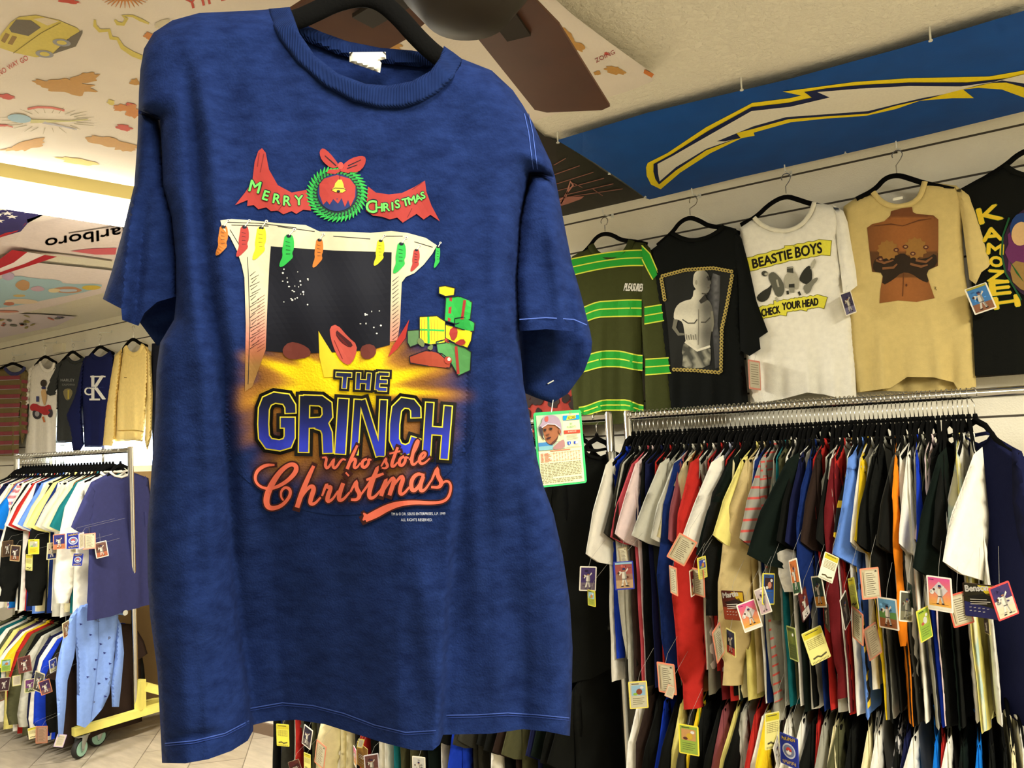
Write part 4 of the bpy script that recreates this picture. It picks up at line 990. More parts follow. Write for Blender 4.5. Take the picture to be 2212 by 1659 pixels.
# green striped jersey
gf = soft([(1262, 1258), (1300, 1297), (1335, 1338), (1360, 1366), (1385, 1380)], .009, 8, 520, 900)
gb = [(1278, 531), (1286, 546), (1300, 556), (1322, 559), (1345, 550), (1358, 535), (1364, 519), (1395, 524), (1410, 545), (1398, 600), (1388, 700), (1386, 800), (1392, 880), (1388, 902), (1340, 916), (1262, 918), (1240, 905), (1228, 780), (1218, 640), (1214, 590), (1236, 554)]
gs = [(1388, 524), (1404, 535), (1420, 580), (1434, 640), (1442, 720), (1448, 800), (1456, 890), (1430, 905), (1396, 905), (1392, 800), (1386, 700), (1384, 610), (1385, 560)]
root, org = shirt('striped_jersey', 'olive long-sleeved jersey with bright green and yellow stripes on the wall', 'jersey', (58, 62, 30), [('body', gb, .0, .022, (13, 14, 15)), ('sleeve', gs, .016, .016, (6, 7))], fold=gf)
pr = wprint(.0225, gf); GB, GY = (30, 150, 42), (206, 214, 70)
def band(xa, xb, top, bot, layer=0):
    """top, bot: y as function of x"""
    xs = np.linspace(xa, xb, max(3, int((xb-xa)/9)))
    P = [(x, top(x)) for x in xs]+[(x, bot(x)) for x in xs[::-1]]
    pr.poly(P, GB, layer, 8)
    for k in (0, .5, 1): pr.stroke([(x, top(x)*(1-k)+bot(x)*k) for x in xs], 2.6, GY, layer+1, step=6)
band(1222, 1398, lambda x: 562-14*math.sin((x-1222)/176*math.pi*.62)-(x-1222)*.05, lambda x: 598-20*math.sin((x-1222)/176*math.pi*.62)-(x-1222)*.03)
band(1226, 1386, lambda x: 672-22*sstep(1226, 1300, x)-2*np.sin(x/30.), lambda x: 706-22*sstep(1226, 1300, x)-1*np.sin(x/30.))
band(1240, 1388, lambda x: 772-14*sstep(1240, 1310, x)+10*sstep(1330, 1388, x), lambda x: 806-14*sstep(1240, 1310, x)+8*sstep(1330, 1388, x))
band(1250, 1390, lambda x: 880-16*sstep(1250, 1310, x)+12*sstep(1350, 1390, x), lambda x: 900-14*sstep(1250, 1310, x)+10*sstep(1350, 1390, x))
pr.text('PLEASURES', 1347, 628, 16, (220, 218, 205), 1, 2, 40, .2, .5)
pr.build('stripes', root, org)
pr = wprint(.0325, gf)
band(1392, 1441, lambda x: 664-(x-1392)*.16, lambda x: 700-(x-1392)*.18); band(1394, 1450, lambda x: 776-(x-1394)*.06, lambda x: 810-(x-1394)*.08)
pr.poly([(1386, 532), (1402, 545), (1421, 592), (1410, 604), (1388, 560)], GB, 0, 8); pr.stroke([(1386, 530), (1404, 548), (1423, 592)], 2.6, GY, 1); pr.stroke([(1387, 560), (1398, 582), (1410, 604)], 2.6, GY, 1)
pr.build('sleeve_stripes', root, org)
collar(root, org, [(1276, 530), (1286, 548), (1304, 558), (1324, 560), (1346, 551), (1358, 536), (1364, 519)], .017, (52, 56, 28), .016)

# black T-shirt with photo print in a gold chain frame
tf = soft([(1470, 1470), (1530, 1535), (1590, 1585), (1605, 1600)], .010, 12, 700, 890)
tb = [(1452, 503), (1468, 512), (1495, 518), (1525, 512), (1550, 500), (1564, 487), (1590, 494), (1604, 525), (1598, 600), (1600, 700), (1606, 760), (1618, 885), (1560, 893), (1500, 897), (1447, 903), (1436, 800), (1424, 700), (1410, 600), (1404, 542), (1430, 522)]
tsl = [(1586, 493), (1602, 515), (1617, 570), (1634, 650), (1659, 717), (1640, 730), (1643, 754), (1619, 769), (1599, 757), (1597, 690), (1594, 600), (1584, 540)]
root, org = shirt('black_t_shirt', 'black T-shirt with a grey photo print inside a gold chain frame on the wall', 'T-shirt', (15, 17, 15), [('body', tb, .014, .022, (11, 12, 13)), ('sleeve', tsl, .03, .016, (4, 5, 6, 7))], fold=tf)
pr = wprint(.036, tf)
pr.poly([(1428, 595), (1480, 583), (1540, 578), (1584, 586), (1570, 690), (1557, 730), (1558, 806), (1500, 800), (1450, 798), (1442, 700)], (26, 27, 24), 0, 9)
pr.poly([(1540, 590), (1556, 596), (1555, 640), (1550, 700), (1562, 790), (1545, 796), (1538, 700), (1528, 640)], (86, 86, 76), 1, 9, lambda x, y: tuple(30+(120-30)*max(0, 1-abs(x-1547)/14)*(1-.6*(y-590)/210) for _ in range(3)))
# plain standing figure in greys
fig = lambda x, y: tuple(c*(1.0-.5*float(sstep(1498, 1528, x))+.06*math.sin(y/9.)) for c in (206, 202, 182))
pr.poly(smooth_poly([(1496, 646), (1499, 622), (1522, 630), (1524, 644), (1536, 654), (1541, 676), (1539, 702), (1534, 735), (1533, 752), (1508, 760), (1482, 744), (1478, 715), (1475, 696), (1464, 690), (1455, 690), (1456, 672), (1464, 657), (1480, 649)], 1), (200, 196, 176), 2, 6, fig)
pr.poly(smooth_poly([(1497, 604), (1499, 591), (1508, 583), (1520, 583), (1529, 590), (1533, 602), (1537, 612), (1533, 615), (1534, 624), (1528, 634), (1516, 633), (1504, 626), (1497, 616)], 1), (206, 202, 182), 3, 6, fig)
pr.stroke([(1526, 600), (1533, 600)], 2.4, (50, 48, 42), 5); pr.stroke([(1528, 622), (1534, 621)], 2, (90, 84, 72), 5); pr.stroke([(1516, 634), (1528, 635)], 2.4, (70, 66, 56), 5)
pr.poly(smooth_poly([(1478, 736), (1506, 758), (1534, 748), (1536, 770), (1532, 794), (1472, 797), (1476, 770), (1472, 760)], 1), (120, 118, 104), 3, 8, lambda x, y: (150, 148, 130) if int(x/3+y/9) % 2 else (70, 70, 62))
pr.stroke([(1480, 738), (1506, 757), (1534, 748)], 5, (215, 210, 190), 4)
pr.stroke([(1474, 690), (1486, 698), (1500, 698), (1506, 690)], 2.2, (60, 58, 50), 4); pr.stroke([(1514, 696), (1524, 696), (1534, 686)], 2.2, (60, 58, 50), 4)
pr.poly([(1510, 650), (1522, 636), (1528, 648), (1514, 656)], (50, 48, 42), 4); pr.stroke([(1509, 668), (1508, 745)], 1.4, (120, 116, 100), 4)
pr.poly([(1527, 596), (1533, 598), (1534, 606), (1529, 606)], (40, 38, 34), 4); pr.ell(1504, 610, 2.6, 5, (150, 146, 128), 4)
pr.stroke([(1460, 690), (1456, 708), (1466, 722), (1478, 722)], [9, 8, 6, 4], (112, 110, 96), 3); pr.stroke([(1538, 672), (1540, 700), (1538, 716)], [5, 5, 3], (120, 118, 102), 3)
for k in range(5): pr.stroke([(1482+k*5, 722+(k % 2)*2), (1484+k*5, 734)], 1.4, (90, 88, 76), 4)
def chain(pts, n):
    P = np.array(pts, float); L = np.concatenate([[0], np.cumsum(np.hypot(*np.diff(P, axis=0).T))]); 
    for i in range(n):
        t = L[-1]*(i+.5)/n; x, y = np.interp(t, L, P[:, 0]), np.interp(t, L, P[:, 1])
        pr.ell(x, y, 4.2, 4.2, (172, 152, 78), 5, n=12); pr.ell(x+.6, y+.4, 2, 1.7, (44, 38, 20), 6, n=8)
chain([(1428, 597), (1480, 583), (1540, 579), (1583, 587)], 24); chain([(1582, 592), (1570, 660), (1559, 710), (1557, 805)], 28); chain([(1452, 798), (1500, 800), (1556, 805)], 14); chain([(1428, 600), (1436, 650)], 8)
pr.build('photo_print', root, org)
pr = wprint(.02); pr.rect(1496, 518, 1512, 528, (228, 224, 205), 2); 
collar(root, org, [(1452, 503), (1470, 514), (1496, 520), (1526, 514), (1550, 501), (1564, 487)], .009, (13, 14, 12), .032)
l_ = MB().box(tuple(onY(1496, 528, TY-.012)+np.array([0, -.002, 0])), tuple(onY(1512, 517, TY-.012))).build('neck_label', M_LABEL, root, False, org); tag(l_, 'white neck label')

# white T-shirt with black and yellow lettering
wf = soft([(1690, 1690), (1740, 1746), (1770, 1768), (1795, 1800), (1660, 1640)], .017, 11, 690, 860)
wb = [(1629, 470), (1640, 482), (1665, 494), (1700, 498), (1730, 486), (1750, 462), (1759, 437), (1800, 444), (1818, 470), (1808, 510), (1816, 588), (1822, 630), (1838, 690), (1846, 780), (1850, 858), (1820, 862), (1780, 852), (1743, 848), (1690, 862), (1638, 871), (1621, 871), (1612, 770), (1604, 640), (1596, 540), (1598, 492)]
wsl = [(1800, 443), (1822, 456), (1831, 480), (1838, 523), (1849, 585), (1852, 617), (1838, 628), (1821, 632), (1816, 590), (1808, 530), (1804, 480)]
root, org = shirt('white_t_shirt', 'white T-shirt with yellow-edged black lettering and a grey photo print on the wall', 'T-shirt', (232, 228, 212), [('body', wb, .0, .024, (14, 15, 16, 17, 18, 19)), ('sleeve', wsl, .012, .022, (5, 6, 7))], fold=wf)
pr = wprint(.0245, wf)
for txt, x, y, h, rot, w in (('BEASTIE', 1627, 580, 19, -15, 88), ('BOYS', 1719, 557, 22, -11, 58), ('CHECK', 1646, 684, 15, -12, 40), ('YOUR', 1690, 670, 15, -8, 40), ('HEAD', 1734, 664, 15, -9, 34)):
    a = math.radians(rot); P = []
    n = 9
    for k in range(n+1): P.append((x-5+(w+10)*k/n*math.cos(a)+(h*.5)*math.sin(a), y+(w+8)*k/n*math.sin(a)-h*.5*math.cos(a)+1.2*math.sin(k*2.2)))
    pr.stroke(P, h+12, (120, 116, 30), 0, step=8, capr=True); pr.stroke(P, h+9.5, (222, 214, 66), 1, step=8, capr=True)
    pr.text(txt, x, y, h, (28, 22, 14), 2, rot, w, .1, .9)
GA, GBk, GL = (92, 92, 78), (46, 46, 38), (170, 166, 146)
pr.poly(smooth_poly([(1634, 640), (1648, 628), (1660, 622), (1668, 612), (1666, 630), (1660, 646), (1648, 653), (1637, 650)], 1), GBk, 1, 9)
pr.poly(smooth_poly([(1658, 596), (1668, 586), (1678, 592), (1690, 606), (1696, 624), (1690, 640), (1677, 642), (1668, 620)], 1), GA, 2, 9); pr.ell(1652, 591, 7, 6, (66, 66, 56), 3, 20); pr.ell(1655, 592, 4, 3, GL, 4)
pr.stroke([(1678, 604), (1682, 620)], 4, GL, 3); pr.stroke([(1676, 642), (1680, 652)], 5, GL, 2)
pr.poly(smooth_poly([(1698, 590), (1714, 584), (1724, 596), (1727, 612), (1724, 628), (1712, 618), (1700, 626), (1692, 608)], 1), GL, 2, 9); pr.poly([(1700, 577), (1713, 576), (1714, 590), (1700, 588)], (66, 66, 56), 3); pr.stroke([(1700, 579), (1714, 578)], 2, GL, 4)
pr.poly([(1704, 616), (1717, 614), (1716, 632), (1706, 632)], (140, 138, 120), 3); pr.poly([(1704, 614), (1716, 613), (1716, 621), (1704, 621)], GBk, 4); pr.stroke([(1701, 628), (1702, 636)], 5, GBk, 3); pr.stroke([(1725, 630), (1729, 638)], 5, GBk, 3)
pr.poly(smooth_poly([(1730, 592), (1740, 578), (1750, 572), (1755, 590), (1754, 606), (1744, 616), (1732, 610), (1726, 604)], 1), GBk, 2, 9); pr.poly(smooth_poly([(1734, 618), (1746, 612), (1754, 604), (1767, 598), (1766, 606), (1756, 616), (1750, 632), (1740, 636)], 1), (124, 122, 106), 3, 9); pr.poly([(1752, 570), (1760, 558), (1763, 566), (1757, 578), (1750, 582)], GL, 3)
pr.build('lettering_print', root, org)
collar(root, org, [(1629, 470), (1642, 484), (1666, 496), (1700, 500), (1731, 487), (1751, 462), (1759, 437)], .009, (222, 217, 196), .02)

# tan T-shirt with a torso print
yf = soft([(1884, 1884), (1900, 1908), (1960, 1950), (2010, 2030), (2050, 2060)], .018, 12, 640, 840)
yb = [(1886, 415), (1896, 428), (1912, 440), (1940, 444), (1968, 438), (1986, 424), (1998, 392), (2066, 401), (2085, 420), (2078, 497), (2084, 588), (2101, 690), (2109, 836), (2070, 842), (2060, 826), (2016, 815), (1960, 814), (1924, 838), (1850, 848), (1836, 760), (1830, 640), (1822, 540), (1822, 446), (1845, 430)]
ysl = [(2064, 401), (2094, 421), (2114, 474), (2128, 525), (2141, 568), (2134, 578), (2120, 588), (2108, 614), (2094, 604), (2088, 556), (2080, 490), (2072, 440)]
root, org = shirt('tan_t_shirt', 'tan T-shirt with a brown bare torso print on the wall', 'T-shirt', (202, 180, 116), [('body', yb, -.014, .024, (12, 13, 14, 15, 16, 17)), ('sleeve', ysl, .008, .02, (4, 5, 6, 7)), ('back_hem', [(1850, 800), (1924, 800), (2070, 800), (2104, 800), (2109, 836), (2070, 841), (1980, 846), (1910, 845), (1852, 848)], -.05, .004, ())], fold=yf)
pr = wprint(.0105, yf)
def tor(x, y):
    s = .78+.22*math.cos((x-1955)/52.); b = (150, 92, 44)
    if y < 470: b = (112, 66, 34)
    if 545 < y < 600 : b = (104, 66, 32)
    return tuple(c*s for c in b)
pr.poly([(1925, 456), (1948, 450), (1970, 447), (1972, 458), (1980, 462), (2016, 465), (2027, 474), (2027, 520), (2026, 574), (2000, 586), (2008, 612), (2019, 644), (1980, 652), (1940, 649), (1900, 655), (1902, 625), (1908, 590), (1884, 587), (1878, 540), (1873, 492), (1884, 484), (1910, 478), (1923, 466)], (150, 92, 44), 0, 5, tor)
pr.poly(smooth_poly([(1886, 566), (1900, 552), (1930, 556), (1950, 545), (1965, 556), (2000, 560), (2022, 545), (2026, 572), (2000, 586), (2008, 612), (1990, 606), (1968, 590), (1948, 588), (1930, 604), (1905, 618), (1908, 590), (1886, 586)], 1), (42, 30, 16), 1, 8)
for x, y, rx, ry in ((1918, 540, 22, 20), (1978, 536, 24, 22)): pr.ell(x, y, rx, ry, (146, 104, 48), 2, 10, 24, 9, .10)
for x, y in ((1936, 540), (1956, 533), (1972, 548), (2000, 534), (1902, 560)): pr.ell(x, y, 6, 4.5, (84, 44, 30), 3); pr.ell(x, y, 3, 2, (168, 130, 84), 4)
for q in ([(1892, 562), (1910, 568), (1930, 562)], [(1906, 580), (1930, 578), (1938, 570)], [(1978, 562), (2000, 566), (2014, 556)], [(1966, 570), (1990, 576), (2004, 572)]): pr.stroke(q, [5, 5, 3], (122, 80, 46), 3)
pr.stroke([(1888, 488), (1925, 484), (1950, 488), (1985, 476), (2012, 472)], [1, 3, 1, 3, 1], (96, 56, 28), 2); pr.stroke([(1952, 590), (1950, 640)], 2, (98, 56, 26), 2); pr.ell(1958, 616, 2, 3, (84, 46, 24), 3)
for q in ([(2017, 620), (2022, 620), (2018, 625)], [(2020, 622), (2023, 627)]): pr.stroke(q, 1.2, (90, 76, 40), 1)
pr.build('torso_print', root, org)
collar(root, org, [(1886, 415), (1897, 430), (1914, 442), (1940, 447), (1970, 440), (1988, 425), (1998, 392)], .010, (206, 184, 120), .006)
l_ = MB().box(tuple(onY(1929, 434, TY-.004)+np.array([0, -.002, 0])), tuple(onY(1950, 424, TY-.004))).build('neck_label', M_LABEL, root, False, org); tag(l_, 'white neck label with a red mark')

# black T-shirt with tall yellow letters at the frame edge
kf = soft([(2150, 2145), (2190, 2196)], .007, 12, 560, 820)
kb = [(2170, 357), (2190, 372), (2230, 380), (2290, 360), (2310, 345), (2330, 420), (2345, 600), (2350, 790), (2240, 806), (2106, 812), (2100, 640), (2094, 520), (2084, 440), (2074, 408), (2110, 388)]
root, org = shirt('black_t_shirt', 'black T-shirt with tall yellow letters and a purple round print at the frame edge', 'T-shirt', (16, 17, 14), [('body', kb, -.012, .024, (7, 8, 9))], fold=kf)
pr = wprint(.0125, kf)
pr.ell(2262, 545, 98, 108, (44, 22, 46), 0, n=40); pr.ell(2262, 545, 84, 96, (20, 20, 18), 1, n=40)
pr.ell(2240, 545, 66, 90, (96, 38, 84), 2, n=30, jag=.05); pr.poly(smooth_poly([(2178, 500), (2190, 466), (2212, 458), (2250, 470), (2240, 520), (2200, 530)], 1), (24, 52, 104), 3)
pr.ell(2205, 505, 20, 26, (196, 160, 110), 4, 10); pr.poly(smooth_poly([(2180, 575), (2200, 560), (2250, 590), (2250, 640), (2190, 620)], 1), (140, 110, 58), 3); pr.poly([(2180, 562), (2200, 590), (2212, 610), (2195, 590)], (26, 84, 34), 4)
pr.stroke([(2180, 470), (2166, 510), (2164, 550), (2172, 590), (2190, 620), (2206, 648)], 4, (22, 76, 40), 4)
for ch, x, y, h, w, rot in (('K', 2117, 484, 32, 52, -14), ('A', 2122, 522, 27, 44, -6), ('M', 2132, 548, 22, 34, 4), ('O', 2137, 574, 20, 28, 6), ('Z', 2133, 607, 24, 36, 4), ('E', 2140, 638, 28, 44, -6), ('H', 2148, 668, 24, 56, -8)):
    pr.text(ch, x, y, h, (26, 74, 30), 2, rot, w, 0, 3); pr.text(ch, x, y, h, (214, 182, 40), 3, rot, w, 0, 1.8)
pr.build('lettering_print', root, org)
collar(root, org, [(2170, 357), (2192, 374), (2230, 382), (2290, 362)], .010, (15, 16, 13), .006)

# ------------------------------------------------------------------ the far shirts on the same wall, at the left
HK2 = [((30, 771), (30, 784), [(-6, 800), (14, 790), (28, 784), (42, 790), (54, 796)], 'maroon and olive striped shirt'), ((97, 745), (97, 768), [(76, 790), (88, 776), (98, 769), (112, 778), (122, 784)], 'white T-shirt with the red motorbike print'),
       ((158, 742), (157, 757), [(132, 783), (146, 768), (157, 758), (170, 768), (184, 778)], 'charcoal T-shirt on the far wall'), ((216, 722), (215, 746), [(192, 772), (204, 758), (216, 747), (230, 756), (246, 764)], 'navy sweatshirt with large white letters'), ((288, 704), (288, 730), [(262, 760), (276, 740), (288, 731), (302, 742), (318, 748)], 'pale yellow sweatshirt')]
for a, b, c, who in HK2:
    wall_hanger('black velvet hanger on the far wall holding the '+who.replace(' on the far wall', ''), *a, *b, c, TY, .013); wall_hook(a[0], a[1]-5, 'small steel slatwall hook above the '+who.replace(' on the far wall', ''))
def lshirt(name, label, cat, rgb, pieces, folds):
    f_ = soft(folds, .012, 5, 800, 970)
    M = cloth(rgb); s = surfY(TY); P0 = pieces[0][1]; org = tuple(onY(np.mean([p[0] for p in P0]), min(p[1] for p in P0), TY)); root = empty(name, org, label, cat)
    for nm, poly, off, th, sk in pieces:
        v, f = pillow(poly, s, th, 7, 4, fold=f_, base=off, skip=set(sk)); mk(nm, v, f, M, root, True, org)
    return root, org, f_
root, org, f_ = lshirt('striped_shirt', 'maroon and olive striped long-sleeved shirt on the far wall', 'shirt', (112, 98, 62), [('body', [(-40, 805), (-10, 797), (12, 797), (30, 806), (46, 802), (54, 796), (62, 806), (50, 850), (44, 900), (40, 984), (-60, 986), (-60, 830)], 0, .03, (8, 9)), ('sleeve', [(54, 798), (63, 808), (60, 870), (58, 930), (48, 960), (40, 930), (44, 860)], .02, .02, ())], [(10, 8), (30, 28)])
pr = wprint(.032, f_)
for k in range(9):
    y = 812+k*20
    pr.poly([(-40, y+2), (44-(k > 3)*3, y-1), (43-(k > 3)*3, y+7), (-40, y+10)], (132, 58, 66), 0, 8); pr.stroke([(-40, y+11), (42, y+8)], 1.2, (160, 150, 150), 1)
pr.build('stripes', root, org)
pr = wprint(.044, f_)
for k in range(7): y = 820+k*18; pr.poly([(47, y), (60, y+2), (59, y+9), (46, y+7)], (132, 58, 66), 0, 8)
pr.build('sleeve_stripes', root, org); collar(root, org, [(11, 796), (20, 806), (32, 810), (46, 805), (53, 795)], .018, (60, 62, 100), .025)
root, org, f_ = lshirt('white_t_shirt', 'white T-shirt with a red motorbike print on the far wall', 'T-shirt', (218, 212, 196), [('body', [(76, 787), (86, 783), (92, 796), (102, 801), (114, 796), (117, 783), (124, 792), (122, 850), (120, 984), (54, 986), (60, 900), (62, 840), (64, 800)], 0, .03, (7, 8)), ('sleeve', [(74, 788), (62, 798), (42, 866), (56, 876), (62, 872), (66, 830)], .015, .02, (2, 3)), ('sleeve', [(118, 800), (124, 812), (123, 880), (117, 892), (112, 886)], .015, .014, ())], [(80, 78), (100, 102)])
pr = wprint(.032, f_)
pr.ell(80, 894, 10, 12, (52, 48, 52), 0, -10, 18, 6); pr.ell(80, 894, 5, 6, (150, 148, 150), 1, 0, 12, 6); pr.poly(smooth_poly([(64, 876), (74, 870), (92, 880), (108, 872), (112, 886), (100, 900), (78, 886), (66, 888)], 1), (168, 44, 48), 2, 6)
pr.ell(108, 892, 6, 10, (60, 54, 60), 1, 0, 14, 6); pr.poly(smooth_poly([(88, 842), (98, 838), (102, 858), (96, 880), (90, 860)], 1), (196, 160, 110), 3, 6); pr.ell(94, 828, 7, 8, (56, 48, 40), 3, 0, 12, 6); pr.ell(94, 838, 5, 3, (40, 44, 90), 4, 0, 10, 6); pr.stroke([(92, 900), (96, 912)], 4, (196, 110, 60), 3); pr.rect(78, 856, 84, 868, (60, 66, 110), 3)
pr.build('motorbike_print', root, org); collar(root, org, [(86, 783), (92, 797), (102, 803), (114, 797), (117, 784)], .016, (224, 218, 202), .022)
root, org, f_ = lshirt('charcoal_t_shirt', 'charcoal T-shirt with a faded grey print on the far wall', 'T-shirt', (54, 56, 54), [('body', [(136, 778), (147, 772), (154, 781), (164, 783), (176, 778), (180, 774), (184, 800), (176, 850), (164, 900), (156, 956), (121, 957), (124, 900), (124, 850), (122, 800)], .0, .03, (8,)), ('sleeve', [(136, 778), (122, 786), (108, 812), (95, 848), (108, 855), (122, 852), (126, 820)], .015, .02, (3, 4))], [(140, 138), (156, 152)])
pr = wprint(.032, f_); pr.text('HARLEY', 131, 824, 6, (150, 150, 144), 0, 0, 30); pr.text('CALIFORNIA', 134, 833, 4, (130, 130, 124), 0, 0, 28); pr.poly(smooth_poly([(136, 842), (150, 838), (158, 846), (152, 862), (144, 866), (138, 856)], 1), (120, 110, 76), 0, 6); pr.poly([(146, 842), (150, 842), (149, 862), (146, 862)], (180, 160, 60), 1, 6)
pr.build('faded_print', root, org); collar(root, org, [(146, 772), (154, 782), (165, 785), (180, 775)], .015, (50, 52, 50), .022)
root, org, f_ = lshirt('navy_sweatshirt', 'navy sweatshirt with large white letters on the far wall', 'sweatshirt', (22, 28, 70), [('body', [(184, 770), (198, 766), (206, 772), (218, 774), (232, 766), (238, 762), (247, 768), (246, 830), (236, 900), (222, 966), (182, 966), (180, 900), (174, 840), (176, 790)], .0, .035, (8,)), ('sleeve', [(184, 770), (174, 790), (162, 850), (142, 896), (158, 974), (172, 976), (182, 960), (176, 890), (180, 830)], .02, .025, (5,))], [(200, 196), (220, 214)])
pr = wprint(.037, f_); pr.text('c', 182, 854, 26, (216, 214, 200), 0, 0, 15); pr.text('K', 198, 862, 50, (220, 218, 206), 1, 0, 30, 0, .8); pr.rect(195, 812, 214, 815, (220, 218, 206), 2); pr.rect(193, 861, 216, 865, (220, 218, 206), 2); pr.rect(212, 812, 228, 815, (220, 218, 206), 2); pr.text('Calvin Klein', 183, 838, 3.4, (40, 48, 96), 3, 0, 42)
pr.build('lettering_print', root, org); collar(root, org, [(198, 766), (207, 774), (219, 777), (238, 763)], .018, (20, 26, 66), .025)
l_ = MB().box(tuple(onY(215, 777, TY-.012)), tuple(onY(222, 769, TY-.016))).build('neck_label', M_LABEL, root, False, org); tag(l_, 'white neck label')
root, org, f_ = lshirt('yellow_sweatshirt', 'pale yellow crew-neck sweatshirt on the far wall', 'sweatshirt', (226, 198, 122), [('body', [(266, 752), (272, 750), (277, 762), (288, 767), (302, 760), (308, 745), (320, 750), (322, 800), (318, 860), (312, 932), (290, 928), (250, 930), (252, 860), (258, 800)], .01, .04, (9, 10)), ('sleeve', [(264, 752), (248, 768), (238, 820), (228, 890), (221, 962), (246, 964), (250, 940), (252, 870), (260, 800)], .03, .025, (4,)), ('sleeve', [(316, 748), (326, 760), (330, 850), (328, 940), (318, 976), (312, 950), (318, 860), (316, 800)], .03, .025, ()), ('hem_rib', [(250, 926), (312, 929), (308, 954), (290, 952), (248, 954)], .012, .03, ())], [(270, 268), (290, 290)])
collar(root, org, [(271, 750), (277, 763), (289, 769), (303, 761), (309, 745)], .022, (228, 200, 124), .035); pr = wprint(.052, f_); pr.stroke([(268, 815), (274, 816)], 1.6, (120, 92, 50), 0); pr.build('small_mark', root, org)
l_ = MB().box(tuple(onY(283, 768, TY-.02)), tuple(onY(293, 764, TY-.024))).build('neck_label', mat('dark_label', (50, 44, 36), .8), root, False, org)
root, org, f_ = lshirt('dark_sweater', 'dark navy sweater with orange cuff stripes between the far wall and the blue T-shirt', 'sweater', (20, 22, 34), [('body', [(328, 742), (352, 740), (380, 760), (390, 1000), (330, 990), (326, 850)], .0, .03, ())], [(340, 340)])
# small junction box on the wall
p, q = onY(122, 764, WALLY), onY(142, 742, WALLY)
tag(MB().box((p[0], WALLY-.03, p[2]), (q[0], WALLY-.0005, q[2])).build('junction_box', M_WHITEP, smooth=False), 'small cream box on the far wall above the charcoal T-shirt', 'electrical box')
# ------------------------------------------------------------------ clothes racks
RY, LY = 2.86, 2.71
RZ, LZ = 1.85, 1.83
RZ2, LZ2 = 1.00, .84
def joint(mb, x, y, z, r): mb.tube([(x, y, z-.02), (x, y, z-.018), (x, y, z+.018), (x, y, z+.02)], [r*.9, r, r, r*.9], 14)
def chrome_rack(name, label, x0, x1, y, zt, z2):
    root = empty('clothes_rack', ((x0+x1)/2, y, 0), label, 'clothes rack'); o = ((x0+x1)/2, y, 0)
    for nm, z in (('upper_rail', zt), ('lower_rail', z2)): MB().tube([(x0, y, z), (x1, y, z)], .0165, 16).build(nm, M_CHROME, root, True, o)
    for x in (x0, x1):
        mb = MB().tube([(x, y, .10), (x, y, zt+.012), (x, y, zt+.022)], [.0175, .0175, .012], 16)
        joint(mb, x, y, zt-.16, .0205); joint(mb, x, y, z2-.05, .0205)
        p = mb.build('post', M_CHROME, root, True, o)
        fb = MB().tube([(x, y-.27, .10), (x, y+.27, .10)], .0165, 12).build('foot_bar', M_CHROME, root, True, o)
        for s in (-.25, .25):
            c = MB().tube([(x-.012, y+s, .035), (x+.012, y+s, .035)], .034, 20).build('caster', mat('black_rubber', (24, 24, 24), .6), root, True, o)
            MB().tube([(x, y+s, .06), (x, y+s, .10)], .008, 8).build('caster_stem', M_CHROME, c, True, o)
    return root
chrome_rack('r', 'two-tier chrome clothes rack packed with shirts along the right side', -1.276, .52, RY, RZ, RZ2)
chrome_rack('m', 'two-tier chrome clothes rack behind the blue T-shirt, its end post beside the baseball card', -3.27, -1.36, RY, RZ, RZ2)

